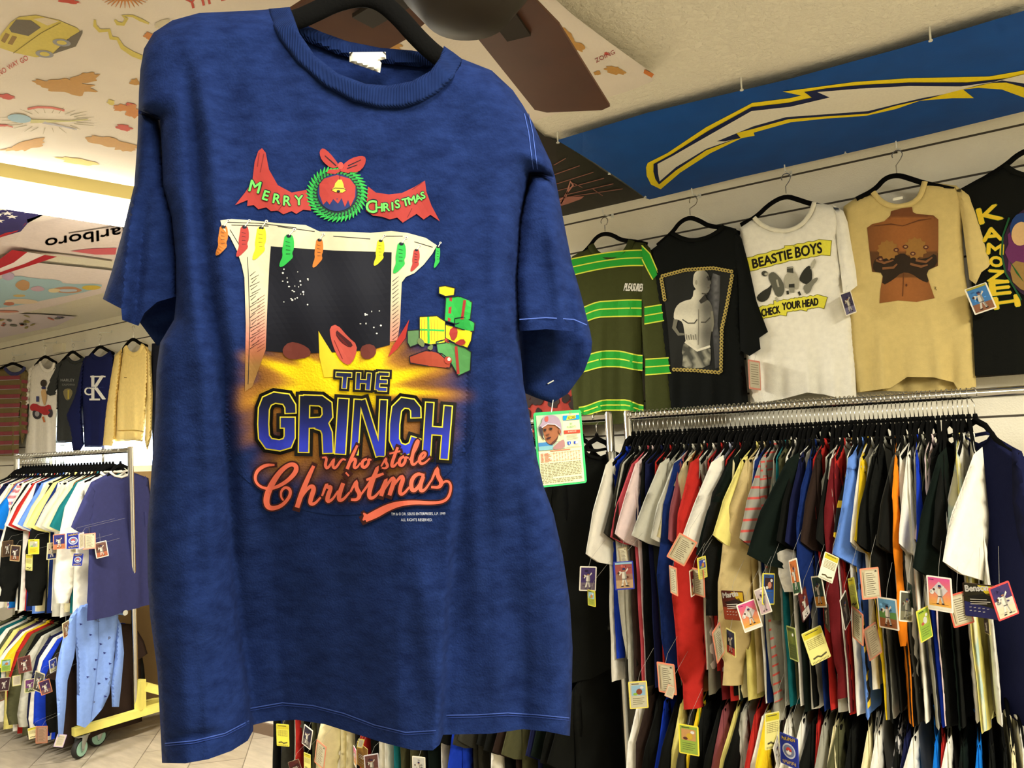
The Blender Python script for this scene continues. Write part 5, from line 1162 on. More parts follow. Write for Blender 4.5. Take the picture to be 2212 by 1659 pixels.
# left rack: chrome frame in a yellow wooden base on casters
M_YW = mat('yellow_painted_wood', (226, 214, 112), .55, noise=.10, nscale=9, bump=.1, bscale=40)
def left_rack():
    a, b = onZ(161, 1592, .135), onZ(338, 1539, .135)
    d = b-a; d[2] = 0; d /= np.linalg.norm(d); nx = np.array([-d[1], d[0], 0])      # nx: towards the far end of the rack
    if nx[0] > 0: nx = -nx
    o = tuple(a*[1, 1, 0]); root = empty('clothes_rack', o, 'chrome clothes rack on a yellow wooden base with casters, at the left', 'clothes rack')
    up = np.array([0, 0, 1.0]); A = a*np.array([1, 1, 0])
    def q(u, v, z): return tuple(A+d*u+nx*v+up*z)
    def beam(nm, p0, p1, w, h, par): return MB().bar(p0, p1, w, h).build(nm, M_YW, par, False, o)
    LEN = .86
    beams = [beam('base_beam', q(0, .022, .158), q(LEN, .022, .158), .045, .046, root), beam('base_beam', q(.0, .15, .158), q(LEN, .15, .158), .045, .046, root)]
    beam('end_block', q(.02, .046, .158), q(.02, .128, .158), .044, .044, root); beam('end_block', q(LEN-.02, .046, .158), q(LEN-.02, .128, .158), .044, .044, root)
    for v in (.022, .15):
        beam('upright_block', q(.40, v, .181), q(.40, v, .36), .046, .05, root)
        beam('brace', q(.43, v, .31), q(.66, v, .19), .042, .05, root)
    top = onY(281.5, 968, LY); top = np.array([top[0], top[1], LZ+.02])
    bot = np.array(q(.385, .05, .19))
    mb = MB().tube([bot, top], .0175, 16); mb.build('post', M_CHROME, root, True, o)
    far = np.array([-5.975, LY, LZ])
    MB().tube([(top[0], top[1], LZ), far], .0165, 16).build('upper_rail', M_CHROME, root, True, o)
    MB().tube([(top[0]-.06, LY, LZ2), (far[0], far[1], LZ2)], .0165, 16).build('lower_rail', M_CHROME, root, True, o)
    MB().tube([(far[0], far[1], .15), (far[0], far[1], LZ+.02)], .0175, 16).build('post', M_CHROME, root, True, o)
    fo = -(far[0]-A[0])-.05
    beam('base_beam', (far[0], far[1]-.4, .158), (far[0], far[1]+.4, .158), .045, .046, root)
    # casters
    M_W, M_T, M_G = mat('mint_wheel', (140, 178, 158), .5), mat('black_tyre', (34, 32, 30), .6), mat('galvanised_steel', (168, 172, 170), .35, .8)
    def caster(u, v, ang):
        ca, sa = math.cos(ang), math.sin(ang); ax = np.array([ca, sa, 0]); fw = np.array([-sa, ca, 0]); c = np.array(q(u, v, .055))+fw*.02
        t = MB().lathe(c, ax, [(-.017, .03), (-.016, .050), (-.010, .055), (.010, .055), (.016, .050), (.017, .03)], 28).build('caster_tyre', M_T, root, True, o)
        MB().lathe(c, ax, [(-.0185, .010), (-.018, .018), (-.0165, .040), (-.019, .043), (.019, .043), (.0165, .040), (.018, .018), (.0185, .010)], 28).build('wheel', M_W, t, True, o)
        mb = MB()
        for s in (-1, 1):
            p0, p1 = c+ax*.026*s, np.array(q(u, v, .125))+ax*.026*s
            mb.bar(p0, p1, .04, .003, up=tuple(ax)) if False else mb.tube([p0-up*.012, p0+up*.01, p1], [.009, .014, .026], 8, flat=.14, up=tuple(fw))
        mb.bar(np.array(q(u, v, .125))-ax*.032, np.array(q(u, v, .125))+ax*.032, .06, .006)
        mb.tube([c-ax*.03, c+ax*.03], .005, 8)
        mb.build('fork', M_G, t, True, o)
        MB().tube([np.array(q(u, v, .185)), np.array(q(u, v, .196))], .012, 6).build('bolt', M_G, root, True, o)
    base = math.atan2(nx[1], nx[0])
    caster(.05, .022, base+.5); caster(.20, .13, base+.15); caster(LEN-.08, .022, base+.2); caster(LEN-.06, .15, base-.1)
    for s in (-.3, .3):
        t = MB().lathe((far[0], far[1]+s, .055), (1, 0, 0), [(-.017, .03), (-.016, .050), (.016, .050), (.017, .03)], 24).build('caster_tyre', M_T, root, True, o)
        MB().bar((far[0]-.02, far[1]+s, .05), (far[0]-.02, far[1]+s, .135), .02, .006).build('fork', M_G, t, True, o)
    return top
LTOP = left_rack()

# ------------------------------------------------------------------ clothes on the racks: one of each cut is made, then copied
def LYZ(x0=0): return lambda y, z, d=0: np.array([x0+d, y, z])
def garment_meshes(seed):
    r = random.Random(seed)
    w = .232+.022*r.random(); L = .76+.11*r.random(); fl = .010+.012*r.random(); sw = .012*r.uniform(-1, 1)
    body = [(-.080, -.128), (-.045, -.150), (0, -.162), (.045, -.150), (.080, -.128), (.215, -.178), (w-.005, -.30), (w, -.50), (w+fl, -.128-L+sw), (w*.45, -.135-L-.6*sw), (0, -.128-L+.012*r.uniform(-1, 1)), (-w*.45, -.135-L), (-w-fl, -.128-L-sw), (-w, -.50), (-w+.005, -.30), (-.215, -.178)]
    ph = [(r.uniform(-w, w), r.uniform(-.05, .05), r.choice((-1, 1))*r.uniform(.003, .010), r.uniform(.02, .04)) for _ in range(6)]
    def fo(y, z):
        t = sstep(.25, .80, -z); o = 0*y
        for c, dc, a, s in ph: o = o+a*np.exp(-((y-c-dc*t)/s)**2)*t
        return o+.0012*np.sin(y*60+z*25)
    out = {}
    v, f = pillow(body, LYZ(), .006, .03, .034, fold=fo, skip={8, 9, 10, 11}); out['body'] = (v, f)
    return out
def sleeve_mesh(kind, seed):
    """origin at the shoulder seam; y negative runs to the front of the rack"""
    r = random.Random(100+seed)
    if kind == 's':
        q = .02*r.uniform(-1, 1); P = [(.020, .018), (-.008, .002), (-.062+q, -.110), (-.100+q, -.205), (-.05+q, -.232), (.008, -.250), (.022, -.19), (.030, -.12)]; T, sk = .0055, {3, 4}
    elif kind == 'l':
        q = .02*r.uniform(-1, 1); P = [(.020, .018), (-.010, .002), (-.060, -.14), (-.085+q, -.38), (-.085+q, -.60), (-.070+q, -.70), (-.015+q, -.705), (.002+q, -.60), (.016, -.36), (.030, -.14)]; T, sk = .007, {5}
    else:
        q = .02*r.uniform(-1, 1); P = [(.022, .018), (-.012, .002), (-.070, -.15), (-.100+q, -.40), (-.095+q, -.62), (-.080+q, -.66), (-.085+q, -.735), (-.015+q, -.74), (-.010+q, -.66), (.012+q, -.60), (.020, -.36), (.034, -.14)]; T, sk = .009, {6}
    a, b = r.uniform(0, 6), r.uniform(30, 60)
    fo = lambda y, z: (.0025*np.sin(z*22+a+y*b)+.003*np.sin(y*60+a))*sstep(.03, .2, -z)
    return pillow(P, LYZ(), T, .030, .024, fold=fo, skip=sk)
def mesh_of(nm, vf):
    me = bpy.data.meshes.new(nm); me.from_pydata([tuple(map(float, p)) for p in vf[0]], [], vf[1]); me.update()
    me.polygons.foreach_set('use_smooth', [True]*len(me.polygons)); me.materials.append(M_BLACKV); return me
BODY = [mesh_of('garment_body', garment_meshes(k)['body']) for k in range(7)]
SLEEVE = {k: [mesh_of('sleeve', sleeve_mesh(k, s)) for s in range(4)] for k in 'slh'}
_cp = [(-.082, -.124), (-.05, -.148), (0, -.161), (.05, -.148), (.082, -.124)]
_mb = MB().tube([(.004, y, z) for y, z in _cp]+[(-.004, .06, -.122), (-.005, 0, -.128), (-.004, -.06, -.122), (.002, -.082, -.124)], .0075, 6, flat=.7)
COLLAR = mesh_of('collar', (_mb.v, _mb.f))
_hp = [(-.205, -.208), (-.15, -.190), (-.095, -.162), (-.05, -.120), (0, -.102), (.05, -.120), (.095, -.162), (.15, -.190), (.205, -.208)]
_mb = MB().tube([(0, y, z) for y, z in _hp], [.007, .009, .010, .011, .012, .011, .010, .009, .007], 8, flat=.55, up=(0, 0, 1)).tube([(0, 0, -.094), (0, 0, -.080)], [.009, .006], 8)
HANG = mesh_of('hanger_body', (_mb.v, _mb.f))
_hk = [(0, 0, -.062), (0, 0, -.030)]+[(0, -.0205*math.cos(math.radians(a)), -.0165-.0205*math.sin(math.radians(a))+.0005) for a in range(60, -231, -24)]
_hk = [(0, 0, -.086), (0, 0, -.046), (0, .010, -.038)]+[(0, .0205*math.cos(math.radians(t)), -.0165+.0205*math.sin(math.radians(t))) for t in range(-40, 215, 24)]
_mb = MB().tube(_hk, .0017, 6)
HOOK = mesh_of('hook', (_mb.v, _mb.f))
def add(me, nm, par, m=None, loc=(0, 0, 0), rot=(0, 0, 0)):
    o = bpy.data.objects.new(nm, me); COL.objects.link(o); o.parent = par; o.location = loc; o.rotation_euler = rot
    if m: o.material_slots[0].link = 'OBJECT'; o.material_slots[0].material = m
    return o
PAL = {'bk': ('black', (17, 18, 15)), 'cb': ('charcoal', (50, 49, 42)), 'wh': ('white', (228, 224, 208)), 'iv': ('cream', (216, 206, 160)), 'gy': ('grey', (148, 146, 130)), 'lg': ('light grey', (184, 182, 166)),
       'nv': ('navy', (24, 28, 62)), 'db': ('dark blue', (18, 38, 92)), 'bl': ('royal blue', (24, 56, 178)), 'lb': ('light blue', (96, 136, 212)), 'rd': ('red', (172, 40, 34)), 'dr': ('maroon', (98, 24, 28)), 'pk': ('pale pink', (220, 198, 194)),
       'rs': ('rose', (186, 74, 82)), 'br': ('brown', (116, 66, 30)), 'dk': ('dark brown', (44, 32, 26)), 'mv': ('mauve', (136, 74, 78)), 'ol': ('olive', (78, 78, 52)), 'gn': ('dark green', (13, 22, 17)), 'yl': ('yellow', (224, 190, 34)),
       'py': ('pale yellow', (224, 212, 122)), 'or': ('orange', (228, 128, 24)), 'tn': ('tan', (190, 170, 118)), 'sk': ('bright blue', (16, 108, 196)), 'lm': ('lime green', (100, 220, 70)), 'tl': ('teal', (20, 96, 100)), 'pp': ('purple', (72, 52, 92)), 'lv': ('lavender', (178, 178, 196)), 'mn': ('mint', (160, 196, 176))}
STRP = {'s1': ('navy and white striped', (24, 26, 60), (216, 210, 190), 24), 's2': ('pink and white flannel', (196, 120, 124), (220, 212, 208), 30), 's3': ('black and yellow', (20, 20, 16), (220, 184, 40), 12), 's4': ('camouflage green', (74, 78, 52), (44, 46, 32), 9), 's5': ('white pinstriped', (218, 216, 208), (60, 60, 110), 40), 's6': ('pastel tie-dyed', (212, 208, 170), (168, 190, 178), 8), 's7': ('red and white', (176, 44, 40), (220, 214, 200), 10), 's8': ('black and white patterned', (18, 18, 20), (190, 186, 180), 34), 's9': ('grey with red and white', (150, 148, 134), (200, 80, 70), 34)}
def strmat(code):
    nm, a, b, sc = STRP[code]
    if code in MATS: return MATS[code]
    m = bpy.data.materials.new('striped_'+code); m.use_nodes = True; nt = m.node_tree; bs = nt.nodes['Principled BSDF']; N, L = nt.nodes.new, nt.links.new
    tc = N('ShaderNodeTexCoord')
    if code in ('s4', 's6', 's8'): w = N('ShaderNodeTexNoise'); w.inputs['Scale'].default_value = sc*1.4; lo, hi = .46, .54
    else:
        w = N('ShaderNodeTexWave'); w.bands_direction = 'Y' if code == 's5' else 'Z'; w.inputs['Scale'].default_value = sc*.32; lo, hi = (.86, .9) if code in ('s5', 's9', 's3') else (.48, .52)
    L(tc.outputs['Object'], w.inputs['Vector']); r = N('ShaderNodeMapRange'); r.inputs[1].default_value = lo; r.inputs[2].default_value = hi; L(w.outputs['Fac'], r.inputs[0])
    mx = N('ShaderNodeMix'); mx.data_type = 'RGBA'; mx.inputs[6].default_value = (*lin(a), 1); mx.inputs[7].default_value = (*lin(b), 1); L(r.outputs[0], mx.inputs[0]); L(mx.outputs[2], bs.inputs['Base Color']); bs.inputs['Roughness'].default_value = .92
    MATS[code] = m; return m
ORD = 'first second third fourth fifth sixth seventh eighth ninth tenth eleventh twelfth thirteenth fourteenth fifteenth sixteenth seventeenth eighteenth nineteenth twentieth'.split()
KIND = {'s': ('t_shirt', 'short-sleeved T-shirt', 'T-shirt'), 'l': ('long_sleeved_shirt', 'long-sleeved shirt', 'shirt'), 'h': ('sweatshirt', 'heavy sweatshirt', 'sweatshirt')}
def fill_rail(items, y, z, rail, short, seed, mir=1, zs0=1.0):
    items = [(it[0], it[1], it[2], dict(it[3]) if len(it) > 3 else {}) for it in items]
    for i, it in enumerate(items):                      # a sleeve that fans out pushes its neighbours back
        if it[3].get('sw', 0) > 1.25 or it[3].get('tw', 0) > .6:
            for j in range(max(0, i-4), i):
                if not (items[j][3].get('sw', 0) > 1.25 or items[j][3].get('tw', 0) > .6):
                    items[j][3].update(ex=-.045, tw=.42, sw=1.0)
    """items: (x, colour code, cut, options) from the far-left end of the rail"""
    rnd = random.Random(seed); cnt = {}; tot = {}
    for it in items: tot[(it[1], it[2])] = tot.get((it[1], it[2]), 0)+1
    for n, it in enumerate(items):
        x, code, cut = it[:3]; op = it[3] if len(it) > 3 else {}
        cname = PAL[code][0] if code in PAL else STRP[code][0]
        m = cloth(PAL[code][1]) if code in PAL else strmat(code)
        if n and op.get('m'): m = op['m']
        k = cnt[(code, cut)] = cnt.get((code, cut), 0)+1
        nm, long_, cat = KIND[cut]
        if op.get('label'): lab = op['label']
        elif tot[(code, cut)] == 1: lab = '%s %s, only such one, %s' % (cname, long_, rail)
        else: lab = '%s %s, %s such from the left, %s' % (cname, long_, ORD[min(k-1, 19)], rail)
        jz = rnd.uniform(-.10, .10) if 'rot' not in op else op['rot']; dz = rnd.uniform(-.004, 0)
        tlt = rnd.uniform(-.02, .02)
        h = add(HANG, 'clothes_hanger', None, M_BLACKV, (x, y, z+.017+dz*.0), (0, 0, jz))
        tag(h, 'black velvet hanger among the shirts on the %s' % rail, 'hanger', 'hangers on the %s' % rail)
        add(HOOK, 'hook', h, M_WIRE)
        g = add(BODY[op.get('b', rnd.randrange(len(BODY)))], nm, None, m, (x, y, z-.004), (0, tlt, jz))
        tag(g, lab, cat, 'clothes on the %s' % rail)
        if op.get('sc'): g.scale = op['sc']
        elif zs0 != 1: g.scale = (1, 1, zs0)
        add(COLLAR, 'collar', g, op.get('cm', m))
        sl = SLEEVE[cut]
        th = op.get('tw', rnd.uniform(.28, .46))*mir
        ex = op.get('ex', 0)
        s1 = add(sl[rnd.randrange(4)], 'sleeve', g, m, (0, -.205-ex, -.185), (rnd.uniform(-.10, .05), 0, -th))
        s2 = add(sl[rnd.randrange(4)], 'sleeve', g, m, (0, .205, -.185), (rnd.uniform(-.05, .10), 0, math.pi+rnd.uniform(-.3, .3)))
        zs = op.get('sl', 1.22 if cut == 's' else 1.0)
        s1.scale = (1, op.get('sw', 1.18), zs); s2.scale = (1, 1, zs)
def seq(s, xs):
    """spread a run of colour codes evenly between two rail positions"""
    it = s.split(); out = []
    for i, t in enumerate(it):
        x = xs[0]+(xs[1]-xs[0])*(i+.5)/len(it); cut = 's'; c = t
        if ':' in t: c, cut = t.split(':')
        out.append((x, c, cut))
    return out
def RX(px, yr=None): 
    yy = 898.6-(px-1358)*.0651
    return float(onY(px, yy, RY)[0])
U = [(1360, 'wh', 's', {'tw': .3, 'ex': .03, 'sw': 1.3, 'sl': 1.5}), (1367, 'bl', 's', {'ex': -.03}), (1377, 'cb', 's', {'tw': .35, 'ex': .0, 'sw': 1.2, 'label': 'charcoal snap-front shirt at the left end, upper right rail'}), (1386, 'bk', 's', {}), (1394, 'lg', 'l', {'tw': .2}), (1402, 'dk', 's', {}), (1410, 'rs', 's', {'tw': .5, 'ex': .01}), (1420, 'pk', 's', {'tw': .35, 'ex': .01}), (1431, 'bk', 's', {}), (1440, 'nv', 's', {'tw': .5}), (1449, 'bk', 's', {}), (1458, 'rd', 's', {'tw': .2}), (1466, 'lg', 's', {'tw': .7, 'ex': .015, 'sw': 1.4}), (1477, 'bk', 'l', {}), (1486, 'gy', 's', {}), (1493, 'db', 'l', {'tw': .6, 'ex': .02}), (1500, 'mv', 's', {'tw': .2}), (1508, 'lg', 's', {'tw': .5, 'ex': .015}), (1517, 'br', 's', {'tw': .25}), (1525, 'iv', 's', {'tw': .6}), (1534, 'rd', 'h', {'tw': .55, 'sl': 1.12, 'ex': .03}), (1542, 'gy', 's', {}), (1550, 'wh', 's', {}), (1558, 'dr', 's', {'tw': .3}),
     (1566, 'rd', 's', {'tw': .45}), (1576, 'wh', 's', {'tw': .8, 'ex': .02, 'sw': 1.7, 'sl': 1.25}), (1586, 'lv', 's', {}), (1596, 'bk', 'l', {'tw': .4}), (1606, 'rd', 's', {'tw': .6}), (1615, 'iv', 'l', {'tw': .4, 'sl': .62}), (1624, 'gn', 's', {'tw': .6, 'ex': .01, 'sw': 1.35, 'sl': 1.5}), (1634, 'bk', 'h', {'tw': .3, 'sl': .7, 'rot': -.22}), (1643, 'py', 's', {}), (1651, 'wh', 's', {'tw': .3}), (1660, 'tn', 'h', {'tw': .5, 'sl': 1.0, 'rot': -.12}), (1669, 'db', 's', {'tw': .5, 'ex': .01}), (1680, 's9', 's', {'tw': .3}), (1690, 'gy', 'h', {'tw': .5, 'sl': 1.15, 'ex': .02}), (1700, 'tl', 's', {'tw': .5}), (1709, 'ol', 'l', {'tw': .25, 'sl': .75}),
     (1719, 'wh', 's', {'tw': .2}), (1729, 'gn', 's', {'tw': .85, 'ex': .03, 'sw': 1.5, 'sl': 1.45}), (1739, 'bk', 's', {}), (1748, 'nv', 's', {'tw': .3}), (1758, 'db', 'l', {'sl': .7}), (1767, 'wh', 'l', {'tw': .45, 'sl': .6, 'rot': -.2}), (1777, 'dk', 's', {}), (1786, 'rd', 's', {'tw': .2}), (1796, 'bk', 's', {}), (1806, 'dr', 'h', {'tw': .4, 'sl': 1.0}), (1815, 'wh', 's', {}), (1825, 'rd', 's', {'tw': .5, 'ex': .01}), (1835, 'lg', 's', {'tw': .2, 'rot': -.25}), (1844, 's3', 's', {'tw': .2}), (1854, 'wh', 's', {'tw': .3}), (1865, 'lb', 's', {'tw': .55, 'ex': .02, 'sw': 1.3, 'sl': 1.4}), (1875, 'yl', 's', {'tw': .2}), (1884, 'wh', 's', {'tw': .2}), (1894, 'bk', 's', {'tw': .4}), (1904, 'bk', 'l', {'sl': .7}), (1914, 'gy', 's', {'tw': .4, 'rot': -.16}), (1924, 'cb', 's', {'tw': .6, 'ex': .01}), (1933, 'or', 'l', {'tw': .15, 'sl': .8}), (1942, 'bk', 's', {'tw': .3}), (1952, 'lg', 's', {'tw': .4}), (1963, 'wh', 's', {'tw': .3}), (1972, 'bl', 's', {'tw': .15}), (1981, 'wh', 'l', {'tw': .3, 'sl': .8, 'rot': -.2}), (1991, 'gy', 's', {'tw': .2}), (2000, 's4', 's', {'tw': .2}),
     (2010, 'pk', 's', {'tw': .45, 'ex': .015}), (2022, 'gn', 's', {'tw': .6, 'ex': .02, 'sw': 1.5, 'sl': 1.5}), (2034, 'bk', 's', {'tw': .3}), (2045, 'bk', 'l', {'tw': .3, 'sl': .55, 'rot': -.22}), (2056, 's6', 's', {'tw': .5, 'ex': .01}), (2066, 'py', 's', {'tw': .3}), (2076, 'wh', 's', {'tw': .6, 'ex': .02}), (2088, 'wh', 's', {'tw': .6, 'ex': .02, 'sw': 1.6, 'sl': 1.45}), (2102, 'nv', 's', {'rot': .55, 'tw': -.3, 'ex': .0, 'label': 'navy T-shirt turned to face out at the right end of the upper rail'})]
fill_rail([(RX(p), c, k, o) for p, c, k, o in U], RY, RZ, 'upper right rail', 'ur', 5)
LOWER = 'wh:l dk:l bk:h bk bl:s bk py:l cb lm:l yl:h bk:h bk mv py bk lg rd yl:l wh:l dk wh wh wh rd bk gy:s iv ol bk iv lg wh bk s8 nv wh sk rd wh bk gn:l sk bk:l bk iv wh wh s7 s5 nv:h bk pp s5 tl ol wh rd:l yl wh lv wh bk rd wh'
LI = seq(LOWER, (-1.21, .44))
fill_rail(LI, RY, RZ2, 'lower right rail', 'lr', 9)
MI = seq('bk db:s cb rd gy bk ol:s cb bk br wh iv:l iv bk rd bk wh:s wh tl ol bk:s ol bk:s gn wh ol bk bl:l cb cb bk wh:l bk dk ol nv:s gn bk bk bk', (-3.19, -1.44))
fill_rail(MI, RY, RZ2, 'lower middle rail', 'lm', 12)
ME = seq('cb bk nv bk ol bk bk cb bk db bk bk bk gy bk bk cb bk bk bk bk bk cb bk bk bk bk', (-2.30, -1.47))+[(-1.42, 'bk', 's', {'rot': -.28, 'b': 2, 'sc': (1, 1.12, 1.02), 'label': 'large black T-shirt facing out at the end of the middle rack, behind the green-edged card'})]
fill_rail(ME, RY, RZ, 'upper middle rail', 'um', 15)
LU = seq('ol bk wh cb s2 wh nv wh iv mv sk s2 iv wh:l bk:h wh rd wh db:s lb wh iv:s bk:h py db:s wh:s lg wh:s iv br tl wh:l', (-5.90, -4.72))
fill_rail(LU+[(-4.655, 'nv', 's', {'rot': .30, 'tw': .1, 'b': 1, 'm': cloth((46, 48, 88)), 'sc': (1, 1.1, 1.0), 'cm': cloth((216, 210, 200)), 'label': 'navy T-shirt with a white collar facing out at the end of the left rack'})], LY, LZ, 'upper left rail', 'ul', 21)
LL = seq('ol cb lg:s tl wh:s s4 py:s pp:s wh:s yl:s rd:l ol:l bk lg:l gy nv:l wh:l bl:h bk:l dk', (-5.86, -4.84))
fill_rail(LL, LY, LZ2, 'lower left rail', 'll', 24, 1, .76)

# pale blue denim-look shirt facing out at the end of the left rack, navy jersey with white waist stripes above it
DX = -4.735
ds = lambda px, py, d=0: onX(px, py, DX+d)
df = lambda x, y: .010*np.sin(x/9.+y/60.)*sstep(1330, 1420, y)+.004*np.sin(x/4.-y/37.)
org = tuple(ds(200, 1300)); root = empty('button_shirt', org, 'pale blue button shirt with tiny dark motifs facing out on the left rack', 'shirt')
M_DEN = cloth((120, 150, 214))
for nm, P, off, th, sk in (('body', [(172, 1308), (190, 1300), (215, 1318), (240, 1312), (256, 1330), (250, 1380), (244, 1450), (236, 1500), (222, 1530), (200, 1556), (184, 1572), (166, 1566), (166, 1500), (166, 1430), (160, 1370), (158, 1330)], 0, .03, (8, 9, 10, 11)), ('sleeve', [(168, 1312), (152, 1330), (138, 1370), (126, 1420), (120, 1470), (124, 1540), (126, 1592), (136, 1592), (142, 1530), (146, 1470), (160, 1420), (166, 1370)], .02, .02, (5, 6)), ('sleeve', [(250, 1325), (262, 1350), (268, 1410), (262, 1480), (257, 1527), (242, 1527), (240, 1480), (248, 1420), (250, 1370)], -.02, .02, (4,))):
    v, f = pillow(P, ds, th, 10, 5, fold=df, base=off, skip=set(sk)); mk(nm, v, f, M_DEN, root, True, org)
pr = Print(lambda x, y, e=0: ds(x, y, .031+float(df(np.array(float(x)), np.array(float(y))))+e), .0012, .0006)
for x, y in ((175, 1348), (196, 1371), (218, 1391), (226, 1410), (208, 1425), (238, 1433), (190, 1462), (230, 1466), (214, 1476), (228, 1504), (205, 1445)):
    pr.poly([(x-3, y-2), (x+4, y), (x-2, y+3)], (36, 44, 110), 0, 20)
for t, x, y in (('RL', 205, 1342), ('P', 234, 1382), ('P', 200, 1521)): pr.text(t, x, y, 7, (70, 60, 60), 0, 6)
pr.stroke([(212, 1322), (214, 1400), (206, 1480), (196, 1560)], 1.2, (92, 118, 180), 0)
pr.build('embroidered_motifs', root, org)
JX = -4.715
js = lambda px, py, d=0: onX(px, py, JX+d)
org = tuple(js(230, 1280)); 
v, f = pillow([(190, 1262), (215, 1256), (262, 1262), (262, 1290), (258, 1312), (240, 1320), (210, 1326), (194, 1320), (188, 1300)], js, .03, 8, 5)
root = empty('striped_jersey', org, 'blue jersey hem with white stripes below the facing navy T-shirt on the left rack', 'jersey')
mk('body', v, f, cloth((28, 44, 110)), root, True, org)
pr = Print(lambda x, y, e=0: js(x, y, .032+e), .001, .0005)
for k in range(4): pr.stroke([(194, 1304+k*6.2), (226, 1302+k*5.6), (256, 1296+k*5.6)], 2.4, (226, 224, 216), 0)
pr.build('waist_stripes', root, org)
v, f = pillow([(204, 1195), (222, 1200), (222, 1290), (216, 1300), (192, 1300), (196, 1250)], js, .02, 6, 4, base=-.02)
root = empty('striped_sleeve_shirt', org, 'navy and cream striped sleeve hanging left of the facing navy T-shirt', 'shirt')
mk('sleeve', v, f, cloth((28, 30, 60)), root, True, org)
pr = Print(lambda x, y, e=0: js(x, y, .002+e), .001, .0005)
for k in range(5): pr.stroke([(202-k*1.2, 1208+k*6), (212, 1210+k*6)], 2, (214, 208, 190), 0)
for k in range(5): pr.poly([(200-k*1.5, 1238+k*13), (219, 1240+k*13), (219, 1245+k*13), (199-k*1.5, 1243+k*13)], (214, 208, 190), 0, 12)
pr.build('stripes', root, org)

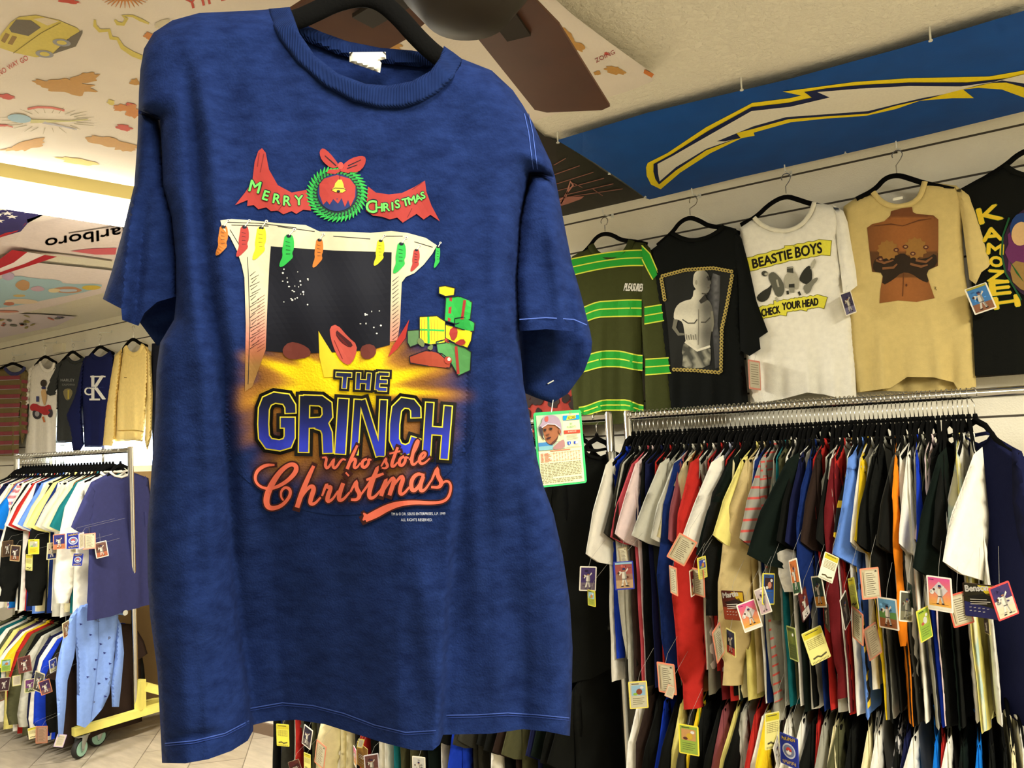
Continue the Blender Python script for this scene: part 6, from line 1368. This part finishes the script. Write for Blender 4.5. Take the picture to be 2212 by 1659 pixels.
# graphic on the navy shirt at the right end
# ------------------------------------------------------------------ trading cards used as price tags
def card(px, py, wpx, hpx, rot, kind, label, Y=2.42, side=1, P=None, real=.089, surfpos=None):
    c = np.array(surfpos) if surfpos is not None else onY(px, py, Y)
    dist_ = np.dot(c-CO, -CM[:, 2])
    h = hpx*dist_/FPX; s = h/real if False else 1.0
    w = h*.714 if kind not in ('album',) else h*.92
    vis = min(1.0, wpx*dist_/FPX/w)
    al = math.acos(max(.12, vis))*side
    n0 = CO-c; n0[2] = 0; n0 /= np.linalg.norm(n0); e0 = np.array([-n0[1], n0[0], 0])
    e1 = e0*math.cos(al)+n0*math.sin(al); nn = n0*math.cos(al)-e0*math.sin(al)
    r = math.radians(rot-2.6); up = np.array([0, 0, 1.0])
    ex = e1*math.cos(r)-up*math.sin(r); ey = -up*math.cos(r)-e1*math.sin(r)      # ey points down
    S = lambda x, y, e=0: c+ex*(x*w)+ey*(y*h)+nn*e
    t = .0008
    o = tuple(c)
    rd = .04
    pts = []
    for cx, cy, a0 in ((.5-rd, -.5+rd, -90), (.5-rd, .5-rd, 0), (-.5+rd, .5-rd, 90), (-.5+rd, -.5+rd, 180)):
        for k in range(3): a = math.radians(a0+45*k); pts.append((cx+rd*math.cos(a), cy+rd*math.sin(a)))
    n = len(pts)
    v = [S(x, y, t) for x, y in pts]+[S(x, y, -t) for x, y in pts]
    f = [tuple(range(n))[::-1], tuple(range(n, 2*n))]+[(i, (i+1) % n, n+(i+1) % n, n+i) for i in range(n)]
    P = P or {}
    bd = P.get('edge', {'play': (222, 216, 198), 'back': (206, 124, 96), 'yback': (206, 200, 120), 'game': (214, 200, 70), 'gback': (34, 52, 150), 'top': (226, 218, 204), 'slip': (206, 132, 112), 'album': (60, 30, 20), 'dark': (40, 34, 28), 'hero': (40, 160, 88)}[kind])
    m = mat('card_%d_%d_%d' % bd, bd, .45)
    root = mk('trading_card', v, f, m, None, False, o); root.location = o
    tag(root, label, 'trading card')
    pr = Print(S, .0012, .00035, .74)
    bg = P.get('bg', (70, 96, 140)); fl = P.get('floor', (150, 104, 60)); un = P.get('kit', (220, 214, 198)); R = lambda a, b, c_, d, col, l=0: pr.rect(a, b, c_, d, col, l)
    def player(l, sc=1.0, cx=0, cy=0):
        q = lambda L: [(cx+a*sc, cy+b*sc) for a, b in L]
        pr.poly(q([(-.10, -.16), (.10, -.16), (.13, .06), (.10, .10), (-.10, .10), (-.13, .05)]), un, l, 9)
        pr.poly(q([(-.10, .10), (0, .10), (-.08, .34), (-.18, .36)]), un, l, 9); pr.poly(q([(0, .10), (.10, .10), (.18, .34), (.08, .35)]), un, l, 9)
        pr.poly(q([(-.10, -.14), (-.24, -.02), (-.30, -.14), (-.22, -.20)]), un, l, 9); pr.poly(q([(.10, -.14), (.24, -.24), (.20, -.30), (.08, -.18)]), un, l, 9)
        sh_ = tuple(c_*.72 for c_ in un)
        pr.poly(q([(.02, -.15), (.10, -.16), (.13, .06), (.10, .10), (.03, .10)]), sh_, l+1, 9); pr.poly(q([(.05, .12), (.10, .11), (.18, .34), (.13, .345)]), sh_, l+1, 9); pr.poly(q([(-.10, .10), (.10, .10), (.10, .125), (-.10, .125)]), (60, 50, 50), l+2, 9)
        pr.ell(cx, cy-.22*sc, .07*sc, .055*sc, (150, 100, 72), l+1, n=10, res=9); pr.poly(q([(-.08, -.23), (.10, -.23), (.06, -.30), (-.06, -.30)]), P.get('cap', (40, 44, 90)), l+2, 9)
        pr.ell(cx-.29*sc, cy-.12*sc, .06*sc, .045*sc, (70, 44, 30), l+1, n=8, res=9); pr.poly(q([(-.19, .36), (-.06, .36), (-.06, .40), (-.20, .40)]), (40, 34, 34), l+1, 9); pr.poly(q([(.07, .35), (.20, .35), (.20, .39), (.07, .39)]), (40, 34, 34), l+1, 9)
    if kind == 'play':
        R(-.43, -.45, .43, .45, bg); R(-.43, .16, .43, .45, fl, 1)
        rr = random.Random(int(px*7+py))
        for q_ in range(9):
            k_ = rr.uniform(.55, 1.35); pr.ell(rr.uniform(-.30, .30), rr.uniform(-.38, .08), rr.uniform(.04, .13), rr.uniform(.02, .06), tuple(min(255, c_*k_) for c_ in bg), 1, n=10, res=9)
        for q_ in range(4):
            k_ = rr.uniform(.7, 1.2); pr.ell(rr.uniform(-.30, .30), rr.uniform(.24, .40), rr.uniform(.06, .13), rr.uniform(.015, .03), tuple(min(255, c_*k_) for c_ in fl), 2, n=10, res=9)
        if P.get('mid'): R(-.43, -.05, .43, .16, P['mid'], 1)
        player(2, .95, 0, .02)
        if P.get('bar'): R(-.43, -.47, .43, -.40, P['bar'], 4)
    elif kind == 'top':
        g = lambda x, y: tuple(a+(b-a)*min(1, max(0, y+.5)) for a, b in zip((216, 76, 148), (240, 196, 60)))
        pr.poly([(-.44, -.46), (.44, -.46), (.44, .36), (-.44, .36)], (0, 0, 0), 0, .12, g); pr.poly([(0, -.36), (.34, -.12), (.05, .12), (-.30, -.12)], (206, 196, 196), 1, 9); player(2, .8, .02, -.02)
        pr.ell(-.30, -.04, .09, .07, (230, 226, 214), 3, n=14, res=9); pr.text(P.get('ch', 'P'), -.345, -.005, .07, (60, 44, 44), 4); pr.stroke([(-.34, .30), (.34, .30)], .012, (180, 110, 40), 2, step=9); R(-.44, .36, .44, .45, (232, 226, 206), 1)
        pr.stroke([(-.38, -.40), (-.20, -.40)], .02, (120, 40, 80), 2, step=9)
    elif kind == 'back':
        R(-.44, -.45, .44, .45, P.get('c1', (190, 176, 140))); R(-.26, -.40, .40, .40, P.get('c2', (206, 198, 166)), 1)
        for k in range(11): y = -.32+k*.066; pr.stroke([(-.22, y), (.14+.2*((k*7) % 3)/3, y)], .018, (104, 92, 70), 2, step=9)
        pr.stroke([(-.36, -.38), (-.36, .38)], .03, (120, 96, 76), 2, step=9); R(.24, -.42, .40, -.34, (198, 190, 160), 2); pr.ell(.31, -.38, .06, .03, (90, 80, 66), 3, n=10, res=9)
    elif kind == 'yback':
        R(-.46, -.47, .46, -.28, (214, 200, 50)); 
        for k in range(6): pr.stroke([(-.38, -.22+k*.05), (.38, -.22+k*.05)], .012, (150, 138, 84), 1, step=9)
        for k in range(5): pr.stroke([(-.38+k*.19, -.24), (-.38+k*.19, .05)], .010, (160, 150, 96), 1, step=9)
        pr.stroke([(-.36, -.42), (.30, -.42)], .03, (110, 100, 50), 1, step=9); pr.stroke([(-.34, .34), (-.1, .31), (.05, .36), (.36, .31)], .05, (88, 80, 52), 1, step=9)
        for k in range(12): pr.stroke([(-.4+k*.07, .42), (-.4+k*.07, .48)], .02, (92, 84, 52), 1, step=9)
    elif kind == 'game':
        R(-.43, -.46, .43, .46, P.get('body', (150, 190, 80))); R(-.36, -.36, .36, .02, P.get('art', (150, 190, 214)), 1); pr.ell(.05, -.12, .16, .11, P.get('blob', (196, 130, 60)), 2, n=14, res=9); pr.ell(-.16, -.04, .12, .05, P.get('blob2', (120, 170, 80)), 2, n=12, res=9); pr.ell(.2, -.27, .10, .05, (226, 226, 220), 2, n=12, res=9)
        pr.stroke([(-.34, -.41), (.05, -.41)], .03, (60, 56, 30), 1, step=9)
        for k in range(4): pr.stroke([(-.32, .12+k*.07), (.30-.1*(k % 2), .12+k*.07)], .014, (96, 96, 50), 1, step=9)
    elif kind == 'gback':
        R(-.45, -.46, .45, .46, (26, 42, 140)); pr.ell(0, 0, .36, .24, (196, 200, 214), 1, n=28, res=9); pr.ell(0, 0, .30, .19, (112, 120, 150), 2, n=28, res=9); pr.ell(0, 0, .16, .12, (196, 60, 50), 3, n=24, res=9); pr.poly([(-.16, 0), (.16, 0), (.12, .085), (0, .12), (-.12, .085)], (222, 220, 214), 4, 9); pr.stroke([(-.16, 0), (.16, 0)], .016, (40, 40, 46), 5, step=9); pr.ell(0, 0, .04, .03, (230, 228, 222), 6, n=12, res=9)
        pr.text('PoKéMoN', -.36, -.29, .11, (60, 44, 90), 2, -6, .72, 0, .012); pr.text('PoKéMoN', -.36, -.29, .11, (222, 190, 70), 3, -6, .72); pr.text('PoKéMoN', .36, .29, .11, (222, 190, 70), 3, 176, .72)
    elif kind == 'dark':
        R(-.46, -.47, .46, .47, bg); player(1, .9)
    elif kind == 'slip':
        R(-.42, -.44, .42, .44, (216, 206, 178)); 
        for k in range(9): pr.stroke([(-.32, -.34+k*.08), (.30, -.34+k*.08)], .018, (130, 116, 92), 1, step=9)
    elif kind == 'album':
        R(-.48, -.49, .48, .49, P['a']); pr.poly([(-.05, -.46), (.48, -.46), (.48, -.14), (.2, -.2)], P['b'], 1, 9); pr.poly([(-.48, .05), (.48, .2), (.48, .49), (-.48, .49)], P['c'], 1, 9); pr.poly([(-.4, -.10), (.30, -.26), (.44, .06), (-.1, .02)], P['d'], 1, 9)
        pr.text(P['t'], -.42, -.24, .17, (236, 232, 220), 3, -8, .70, .1, .012)
        for k in range(3): pr.stroke([(-.30, -.02+k*.07), (.20+.1*(k % 2), -.06+k*.06)], .022, (226, 220, 206), 3, step=9)
        for k in range(9): x = -.34+(k % 5)*.13; y = .22+(k//5)*.10; pr.stroke([(x, y), (x+.07, y-.012)], .02, (206, 200, 190), 3, step=9)
    return root, pr, S, o
M_STR = mat('tag_string', (150, 148, 138), .5)
def fin(t, string=.05, nm='printed_face', YB=None):
    root, pr, S, o = t
    pr.build(nm, root, o)
    if string:
        p = S(0, -.45, .0015); MB().tube([p, np.array(p)+np.array([.002, .02, .03]), np.array([p[0]+.004, YB if YB else p[1]+.012, p[2]+string])], .0004, 5).build('string', M_STR, root, True, o)
O1 = {'edge': (212, 126, 96)}
CARDS = [
 (1270, 1250, 36, 52, 8, 'play', 'white-bordered card of a player on purple beside the charcoal sleeve', {'bg': (70, 52, 104), 'floor': (110, 96, 110)}), (1278, 1292, 16, 34, 4, 'game', 'small green-yellow card peeking below the purple player card', {'body': (160, 170, 60)}),
 (1348, 1243, 42, 60, 2, 'play', 'blue-bordered card of a white-clad pitcher on the charcoal shirt', {'edge': (34, 44, 150), 'bg': (160, 80, 74), 'floor': (186, 150, 110), 'mid': (150, 110, 90), 'bar': (150, 190, 214)}),
 (1347, 1202, 20, 40, -6, 'back', 'brown-backed card half hidden above the blue-bordered pitcher card', {'edge': (110, 96, 70)}),
 (1473, 1187, 46, 60, 34, 'back', 'orange-backed card tilted steeply below the brown sleeve', O1), (1455, 1254, 15, 60, 3, 'back', 'narrow orange-backed card against the dark blue sleeve', O1), (1497, 1258, 12, 56, 2, 'play', 'thin white-bordered card edge left of the orange-backed card by the red sleeve', {'bg': (140, 40, 40)}), (1509, 1258, 24, 58, 4, 'back', 'orange-backed card at the top of the long red sleeve', O1), (1517, 1226, 18, 46, 0, 'game', 'yellow and blue game card above the orange-backed card by the red sleeve', {'body': (200, 196, 110), 'art': (60, 74, 160)}),
 (1585, 1308, 46, 62, -2, 'album', 'red and yellow music card lettered Martin', {'a': (84, 30, 18), 'b': (206, 168, 30), 'c': (150, 56, 26), 'd': (40, 20, 16), 't': 'Martin'}), (1619, 1330, 40, 62, -12, 'top', 'pink to orange player card in a clear holder, below the Martin card', {'ch': 'L'}), (1648, 1298, 24, 54, -20, 'play', 'white and pink card tucked behind the blue-bottomed game card', {'bg': (206, 190, 190), 'floor': (220, 190, 196)}), (1660, 1272, 25, 66, 12, 'game', 'yellow-bordered game card with a blue lower half, beside the grey sleeve', {'body': (44, 92, 168), 'art': (60, 40, 40), 'blob': (206, 140, 110), 'blob2': (220, 220, 210)}),
 (1718, 1246, 17, 75, -12, 'play', 'narrow orange-topped player card against the olive sleeve', {'bg': (200, 110, 50), 'floor': (44, 84, 50)}), (1737, 1305, 17, 64, -12, 'play', 'narrow dark red player card right of the olive sleeve', {'edge': (60, 24, 26), 'bg': (104, 40, 34), 'floor': (210, 200, 190)}), (1769, 1278, 22, 66, -9, 'play', 'white-bordered player card on dark green right of the dark blue sleeve', {'bg': (34, 60, 56), 'floor': (196, 130, 40)}), (1790, 1226, 30, 58, 28, 'yback', 'bright yellow card tilted over the maroon shirt', {'edge': (222, 216, 190)}),
 (1712, 1390, 17, 70, -4, 'game', 'dull green game card below the olive sleeve', {'edge': (150, 160, 90), 'body': (70, 84, 32), 'art': (96, 110, 40), 'blob': (110, 120, 50), 'blob2': (90, 100, 40)}), (1763, 1394, 42, 72, -14, 'yback', 'large yellow stats card hanging over the white sleeve', {}), (1786, 1330, 8, 60, 6, 'dark', 'dark card seen nearly edge-on left of the maroon sleeve', {'bg': (60, 48, 36)}), (1826, 1318, 14, 70, -14, 'dark', 'black card with a white edge right of the maroon sleeve', {'edge': (196, 190, 176), 'bg': (36, 28, 26), 'kit': (96, 88, 80)}), (1843, 1282, 13, 66, -12, 'yback', 'curved yellow card below the black and yellow shirt', {'edge': (170, 170, 60)}),
 (1880, 1260, 37, 66, 2, 'back', 'orange-backed stats card below the light blue sleeve', O1), (1853, 1352, 20, 70, 12, 'back', 'orange-backed card bent against the light grey shirt', O1), (1885, 1385, 27, 70, -10, 'back', 'brown-orange backed card below the yellow hem', {'edge': (150, 92, 70), 'c1': (140, 122, 96), 'c2': (150, 136, 108)}), (1918, 1325, 38, 66, 2, 'play', 'white-bordered card of a pitcher on blue sky and green grass', {'bg': (104, 160, 196), 'mid': (96, 140, 70), 'floor': (150, 90, 50), 'cap': (24, 26, 40)}), (1957, 1310, 25, 64, 14, 'play', 'white-bordered dim grey player card left of the pink-topped card', {'bg': (84, 84, 70), 'floor': (120, 116, 90), 'kit': (150, 146, 126)}), (1966, 1285, 10, 50, 6, 'dark', 'dark green card just above the dim grey player card', {'bg': (30, 50, 36)}), (1997, 1348, 24, 68, -5, 'game', 'green game card with a white picture below the pink-topped card', {'body': (140, 176, 60), 'art': (170, 184, 60), 'blob': (206, 206, 200), 'blob2': (180, 90, 70)}), (2030, 1283, 47, 74, 4, 'top', 'pink and yellow player card in a clear holder below the pale pink sleeve', {'ch': 'P'}),
 (2074, 1316, 40, 70, -8, 'back', 'red-edged stats card left of the Benson card', {'edge': (196, 86, 66)}), (2118, 1298, 62, 72, 3, 'album', 'purple and yellow music card lettered Benson', {'a': (40, 36, 18), 'b': (216, 196, 40), 'c': (40, 40, 96), 'd': (24, 22, 16), 't': 'Benson'}), (2168, 1298, 40, 74, -12, 'play', 'red-edged stats card overlapping the Benson card', {'edge': (190, 62, 62), 'bg': (60, 46, 96), 'mid': (206, 200, 180), 'floor': (212, 204, 170)}), (2132, 1352, 9, 34, 2, 'dark', 'small dark card under the Benson card', {'edge': (190, 180, 120), 'bg': (70, 64, 50)}),
 (1552, 1388, 18, 72, -12, 'back', 'orange-backed card leaning on the maroon shirt left of the black sweatshirt', O1), (1579, 1388, 18, 54, 6, 'play', 'cream-edged player card left of the black sweatshirt', {'edge': (206, 196, 120), 'bg': (40, 40, 60), 'floor': (180, 60, 50)}),
 (1379, 1501, 40, 57, 2, 'game', 'yellow-bordered game card over the blue shirt on the lower rail', {'edge': (222, 206, 90), 'body': (206, 200, 170), 'art': (150, 190, 214), 'blob': (140, 70, 40), 'blob2': (150, 190, 70)}), (1440, 1465, 37, 64, 1, 'back', 'orange-backed stats card left of the long red sleeve', O1), (1448, 1494, 34, 26, 24, 'slip', 'small tilted card under the orange-backed stats card', {'edge': (200, 150, 120)}), (1488, 1598, 42, 62, 4, 'game', 'yellow game card with a green lower half on the black lower shirts', {'edge': (224, 208, 60), 'body': (150, 176, 70), 'art': (200, 150, 90), 'blob': (206, 170, 50), 'blob2': (90, 50, 40)}), (1668, 1578, 30, 74, 10, 'yback', 'pale yellow stats card below the tan sweatshirt hem', {'edge': (216, 208, 130)}), (1705, 1622, 36, 66, 5, 'gback', 'blue game card back with a silver oval at the bottom', {}), (1680, 1626, 12, 60, -20, 'play', 'white card corner behind the blue card back', {'bg': (210, 206, 196), 'floor': (210, 206, 196)}),
]
for k, (x, y, w, h, r, kd, lab, P) in enumerate(CARDS):
    fin(card(x, y, w, h, r, kd, lab, 2.42-.012*(k % 3), 1 if k % 2 else -1, P), .08, YB=RY-.30)
WC = [(1630, 810, 24, 64, 6, 'slip', 'orange-edged paper slip by the white T-shirt hem', {}, 3.17), (1832, 655, 23, 50, -14, 'play', 'narrow white-bordered card below the white T-shirt sleeve', {'bg': (70, 64, 92), 'floor': (120, 116, 150)}, 3.16), (2118, 645, 46, 60, -12, 'play', 'white-bordered pitcher card below the tan T-shirt sleeve', {'bg': (70, 130, 190), 'floor': (150, 100, 70), 'bar': (180, 170, 60)}, 3.15)]
for k, (x, y, w, h, r, kd, lab, P, Y) in enumerate(WC): fin(card(x, y, w, h, r, kd, lab, Y, -1, P), .04, YB=TY-.01)
MC = [(611, 1588, 26, 46, 2, 'yback', 'yellow card at the left end of the middle rack', {'edge': (214, 206, 70)}, 2.5), (664, 1592, 18, 44, 18, 'play', 'white-bordered dark card left of the charcoal sleeve under the blue hem', {'bg': (50, 44, 60), 'floor': (110, 100, 96)}, 2.5), (664, 1646, 14, 36, 3, 'yback', 'small yellow card below the dark card under the blue hem', {'edge': (206, 200, 110)}, 2.5), (692, 1630, 20, 52, 16, 'back', 'orange-edged card left of the olive hem under the blue T-shirt', O1, 2.5), (767, 1635, 5, 40, 4, 'top', 'pink card edge right of the olive hem under the blue T-shirt', {}, 2.5), (803, 1652, 32, 44, 0, 'play', 'white-bordered crowd photo card under the blue T-shirt', {'edge': (206, 200, 206), 'bg': (110, 70, 64), 'floor': (150, 110, 90)}, 2.46), (779, 1606, 18, 18, 20, 'slip', 'small yellow tag under the middle of the blue hem', {'edge': (206, 196, 60)}, 2.5), (782, 1634, 22, 50, 10, 'album', 'folded mustard card under the middle of the blue hem', {'a': (140, 100, 40), 'b': (120, 84, 34), 'c': (150, 112, 50), 'd': (130, 92, 40), 't': '', 'edge': (180, 160, 100)}, 2.52), (905, 1657, 28, 44, 3, 'play', 'white-bordered card of a player in white, right of the grey trouser leg', {'bg': (206, 204, 196), 'floor': (200, 190, 180)}, 2.44), (638, 1658, 24, 30, -16, 'album', 'dark red card below the navy hem at the left end of the middle rack', {'a': (80, 30, 28), 'b': (90, 40, 30), 'c': (70, 30, 26), 'd': (60, 26, 24), 't': '', 'edge': (160, 150, 120)}, 2.5)]
for k, (x, y, w, h, r, kd, lab, P, Y) in enumerate(MC): fin(card(x, y, w, h, r, kd, lab, Y, 1, P), .06, YB=RY-.28)
LC = [(128, 1170, 26, 32, 2, 'play', 'orange-edged blue player card on the left rack', {'edge': (196, 120, 90), 'bg': (50, 52, 120), 'floor': (196, 120, 80)}), (158, 1168, 24, 34, 3, 'gback', 'blue game card back with a silver oval on the left rack', {}), (176, 1168, 10, 34, 0, 'slip', 'lilac card edge left of the orange-backed card on the left rack', {'edge': (206, 190, 210)}), (193, 1169, 32, 34, 2, 'back', 'orange-backed card beside the facing navy T-shirt', {'edge': (206, 130, 110)}), (219, 1187, 24, 34, -6, 'play', 'white-bordered red-brown player card on the sleeve of the facing navy T-shirt', {'bg': (110, 76, 66), 'floor': (176, 100, 70)}), (73, 1181, 20, 32, 3, 'game', 'bright yellow game card on the left rack', {'edge': (222, 206, 70), 'body': (214, 196, 40), 'art': (180, 180, 150), 'blob': (150, 150, 140)}), (16, 1185, 20, 34, 4, 'dark', 'brown player card at the left edge of the left rack', {'edge': (130, 104, 70), 'bg': (90, 70, 52)}), (33, 1195, 18, 34, 8, 'play', 'dim player card right of the brown one on the left rack', {'edge': (170, 150, 110), 'bg': (60, 44, 40), 'floor': (130, 80, 50)}), (112, 1190, 18, 36, 6, 'play', 'cream-edged card below the orange-edged blue card', {'edge': (214, 206, 160), 'bg': (196, 184, 150), 'floor': (36, 50, 110)}), (158, 1193, 24, 14, 4, 'slip', 'small cream card under the blue game card back', {'edge': (214, 190, 150)}), (168, 1209, 20, 26, 10, 'gback', 'second blue game card back, lower and tilted on the left rack', {}), (63, 1215, 12, 34, 4, 'yback', 'olive-yellow card under the bright yellow game card', {}),
 (13, 1437, 22, 26, 4, 'game', 'green game card on the lower left rack', {}), (53, 1435, 28, 34, -4, 'play', 'dark red player card in the cluster on the lower left rack', {'edge': (120, 64, 56), 'bg': (90, 50, 46), 'floor': (110, 60, 56)}), (36, 1470, 24, 22, 2, 'slip', 'pale card under the dark red player card', {'edge': (196, 190, 120)}), (65, 1481, 20, 28, 3, 'play', 'cream and purple card on the royal blue sweatshirt at lower left', {'edge': (206, 200, 150), 'bg': (110, 60, 110), 'floor': (110, 120, 70)}), (98, 1484, 24, 30, -10, 'play', 'orange and purple card on the royal blue sweatshirt at lower left', {'edge': (190, 120, 80), 'bg': (70, 44, 80), 'floor': (120, 80, 80)}), (84, 1473, 18, 42, 14, 'play', 'grey card leaning behind the orange and purple card', {'edge': (190, 184, 150), 'bg': (90, 90, 84), 'floor': (80, 70, 60)}), (115, 1437, 14, 28, -5, 'play', 'blue and white card left of the pale blue shirt', {'bg': (60, 72, 150), 'floor': (190, 180, 130)}), (9, 1478, 22, 28, 8, 'dark', 'dark brown card at the left edge of the lower left rack', {'edge': (190, 180, 150), 'bg': (70, 44, 50)}), (71, 1583, 20, 24, -4, 'yback', 'cream card low beside the brown card near the floor', {'edge': (210, 200, 150)}), (90, 1587, 22, 36, 3, 'back', 'brown-backed card near the floor below the royal blue sweatshirt', {'edge': (170, 110, 80), 'c1': (160, 120, 96), 'c2': (170, 134, 108)}), (143, 1359, 13, 33, -6, 'play', 'white-bordered player card on the pale blue sleeve', {'edge': (216, 210, 170), 'bg': (150, 120, 90), 'floor': (150, 90, 50)}), (130, 1600, 20, 26, 20, 'slip', 'lilac folded tag on the floor end of the pale blue sleeve', {'edge': (180, 160, 190)}), (5, 1496, 10, 34, 10, 'back', 'pink-orange card at the left frame edge, lower left rack', {'edge': (196, 120, 96)})]
for k, (x, y, w, h, r, kd, lab, P) in enumerate(LC):
    sp = onX(x, y, -4.53) if x in (219, 193) else onX(x, y, -4.69) if x in (143, 130) else None
    t = card(x, y, w, h, r, kd, lab, 2.36-.01*(k % 3), 1 if k % 2 else -1, P, surfpos=sp)
    if sp is None: fin(t, .06, YB=LY-.12)
    else:
        root, pr, S, o = t; pr.build('printed_face', root, o); p = np.array(S(0, -.45, .0015))
        MB().tube([p, p+np.array([-.06, .03, .05]), p+np.array([-.14, .05, .06])], .0004, 5).build('string', M_STR, root, True, o)

# the green-edged card tied to the sleeve of the front shirt
c = onP(1210, 968, CO+_fw*.90, HN)
t = card(1210, 968, 103, 160, .6, 'hero', 'green-bordered baseball card hanging from the sleeve of the blue T-shirt', surfpos=c, side=-1)
root, pr, S, o = t
X_ = lambda x: (x-80)/945-.5; Y_ = lambda y: (y-115)/1465-.5+.012
R = lambda a, b, c_, d, col, l=0: pr.rect(X_(a), Y_(b), X_(c_), Y_(d), col, l)
Q = lambda L: [(X_(a), Y_(b)) for a, b in L]
R(120, 160, 975, 1525, (226, 222, 176))
R(122, 160, 636, 845, (176, 190, 164), 1); R(122, 560, 636, 690, (206, 206, 160), 2); R(122, 690, 400, 845, (60, 124, 176), 2); R(122, 765, 400, 845, (120, 170, 176), 3)
pr.poly(Q(smooth_poly([(370, 845), (420, 780), (560, 680), (636, 660), (636, 845)], 1)), (164, 120, 116), 3, 9)
pr.poly(Q(smooth_poly([(225, 330), (480, 360), (570, 480), (530, 560), (470, 690), (400, 750), (330, 740), (270, 680), (240, 560), (225, 440)], 1)), (150, 92, 58), 4, 9)
pr.poly(Q(smooth_poly([(330, 740), (400, 750), (480, 680), (530, 560), (470, 640), (400, 690)], 1)), (84, 48, 34), 5, 9)
pr.poly(Q(smooth_poly([(215, 300), (225, 230), (300, 170), (420, 160), (530, 210), (585, 320), (590, 450), (575, 600), (545, 560), (550, 440), (470, 350), (330, 320), (200, 410), (140, 420), (150, 380)], 1)), (160, 140, 156), 6, 9)
pr.poly(Q(smooth_poly([(140, 385), (205, 370), (215, 480), (215, 590), (250, 650), (200, 620), (170, 520)], 1)), (60, 50, 56), 6, 9); pr.poly(Q(smooth_poly([(270, 200), (345, 175), (340, 290), (270, 290)], 1)), (196, 84, 74), 7, 9)
pr.stroke(Q([(200, 400), (320, 335), (460, 355), (560, 440)]), .012, (206, 196, 206), 8, step=9)
for q in ([(240, 460), (275, 462)], [(355, 440), (395, 445)]): pr.stroke(Q(q), .02, (36, 24, 20), 8, step=9)
pr.stroke(Q([(230, 440), (285, 435)]), .014, (50, 30, 24), 8, step=9); pr.stroke(Q([(345, 420), (405, 425)]), .014, (50, 30, 24), 8, step=9)
pr.stroke(Q([(280, 540), (305, 550), (335, 535)]), .02, (96, 56, 38), 8, step=9); pr.stroke(Q([(275, 622), (320, 612), (365, 600)]), [.018, .026, .014], (60, 28, 26), 8, step=9); pr.ell(X_(545), Y_(500), .025, .03, (140, 84, 54), 8, n=12, res=9)
pr.text('51', X_(780), Y_(178), .036, (196, 96, 70), 2)
R(642, 195, 970, 290, (0, 148, 208), 2); pr.poly(Q([(735, 205), (905, 200), (890, 225), (905, 240), (880, 270), (700, 285), (715, 255)]), (232, 214, 30), 3, 9); pr.text('SCORE', X_(738), Y_(268), .034, (30, 40, 70), 4, -1, .15, .15)
pr.text('BIP', X_(775), Y_(385), .028, (90, 170, 110), 2); pr.text('ROBERTS', X_(712), Y_(445), .028, (90, 170, 110), 2, 0, .19)
R(640, 490, 966, 560, (190, 66, 44), 2); pr.text('2B-3B-SS-OF', X_(715), Y_(535), .020, (232, 220, 190), 3, 0, .18)
for y in (590, 615, 640, 665): pr.stroke(Q([(680+(y % 3)*6, y), (920-(y % 4)*8, y)]), .005, (150, 150, 130), 2, step=9)
pr.poly(Q([(690, 712), (760, 712), (760, 760), (725, 790), (690, 760)]), (40, 84, 190), 2, 9); pr.stroke(Q([(725, 730), (725, 770)]), .016, (226, 226, 220), 3, step=9)
R(820, 715, 865, 770, (40, 70, 180), 2); R(865, 715, 908, 770, (214, 210, 200), 2); pr.poly(Q([(850, 730), (880, 722), (900, 745), (880, 770), (850, 768)]), (228, 226, 216), 3, 9)
pr.stroke(Q([(680, 818), (915, 812)]), .004, (150, 150, 130), 2, step=9); pr.stroke(Q([(120, 848), (970, 830)]), .004, (150, 150, 120), 2, step=9)
pr.stroke(Q([(340, 872), (740, 866)]), .012, (196, 110, 84), 2, step=9)
for k in range(7):
    y = 915+k*26
    pr.stroke(Q([(150, y), (205, y)]), .009, (196, 108, 84), 2, step=9); pr.stroke(Q([(222, y), (300+30*(k % 3), y)]), .009, (196, 108, 84), 2, step=9)
    for j in range(10): pr.stroke(Q([(398+j*56, y-4), (398+j*56+24-8*((j+k) % 3), y-4)]), .008, (200, 116, 92), 2, step=9)
pr.stroke(Q([(210, 930), (930, 900)]), .003, (196, 108, 84), 2, step=9); pr.stroke(Q([(140, 1070), (930, 1060)]), .003, (196, 108, 84), 2, step=9)
rl = random.Random(4)
for k in range(13):
    y = 1112+k*30.5; x = 135 if k not in (10,) else 160; end = 935 if k not in (9, 12) else (350 if k == 9 else 760)
    while x < end:
        w = rl.choice((30, 44, 60, 76)); pr.stroke(Q([(x, y), (min(end, x+w), y)]), .0075, (120, 112, 84), 2, step=9); x += w+14
pr.build('printed_back', root, o)
p = np.array(S(-.13, -.49, .001)); q = hs(1195, 862, -.07)
MB().tube([p, q], .0007, 6).build('string', M_PIN, root, True, o)
fst = MB().tube([hs(1183, 829, -.058), hs(1196, 822, -.058)], .0008, 6).build('tag_fastener', M_PIN, s_r, True, so)
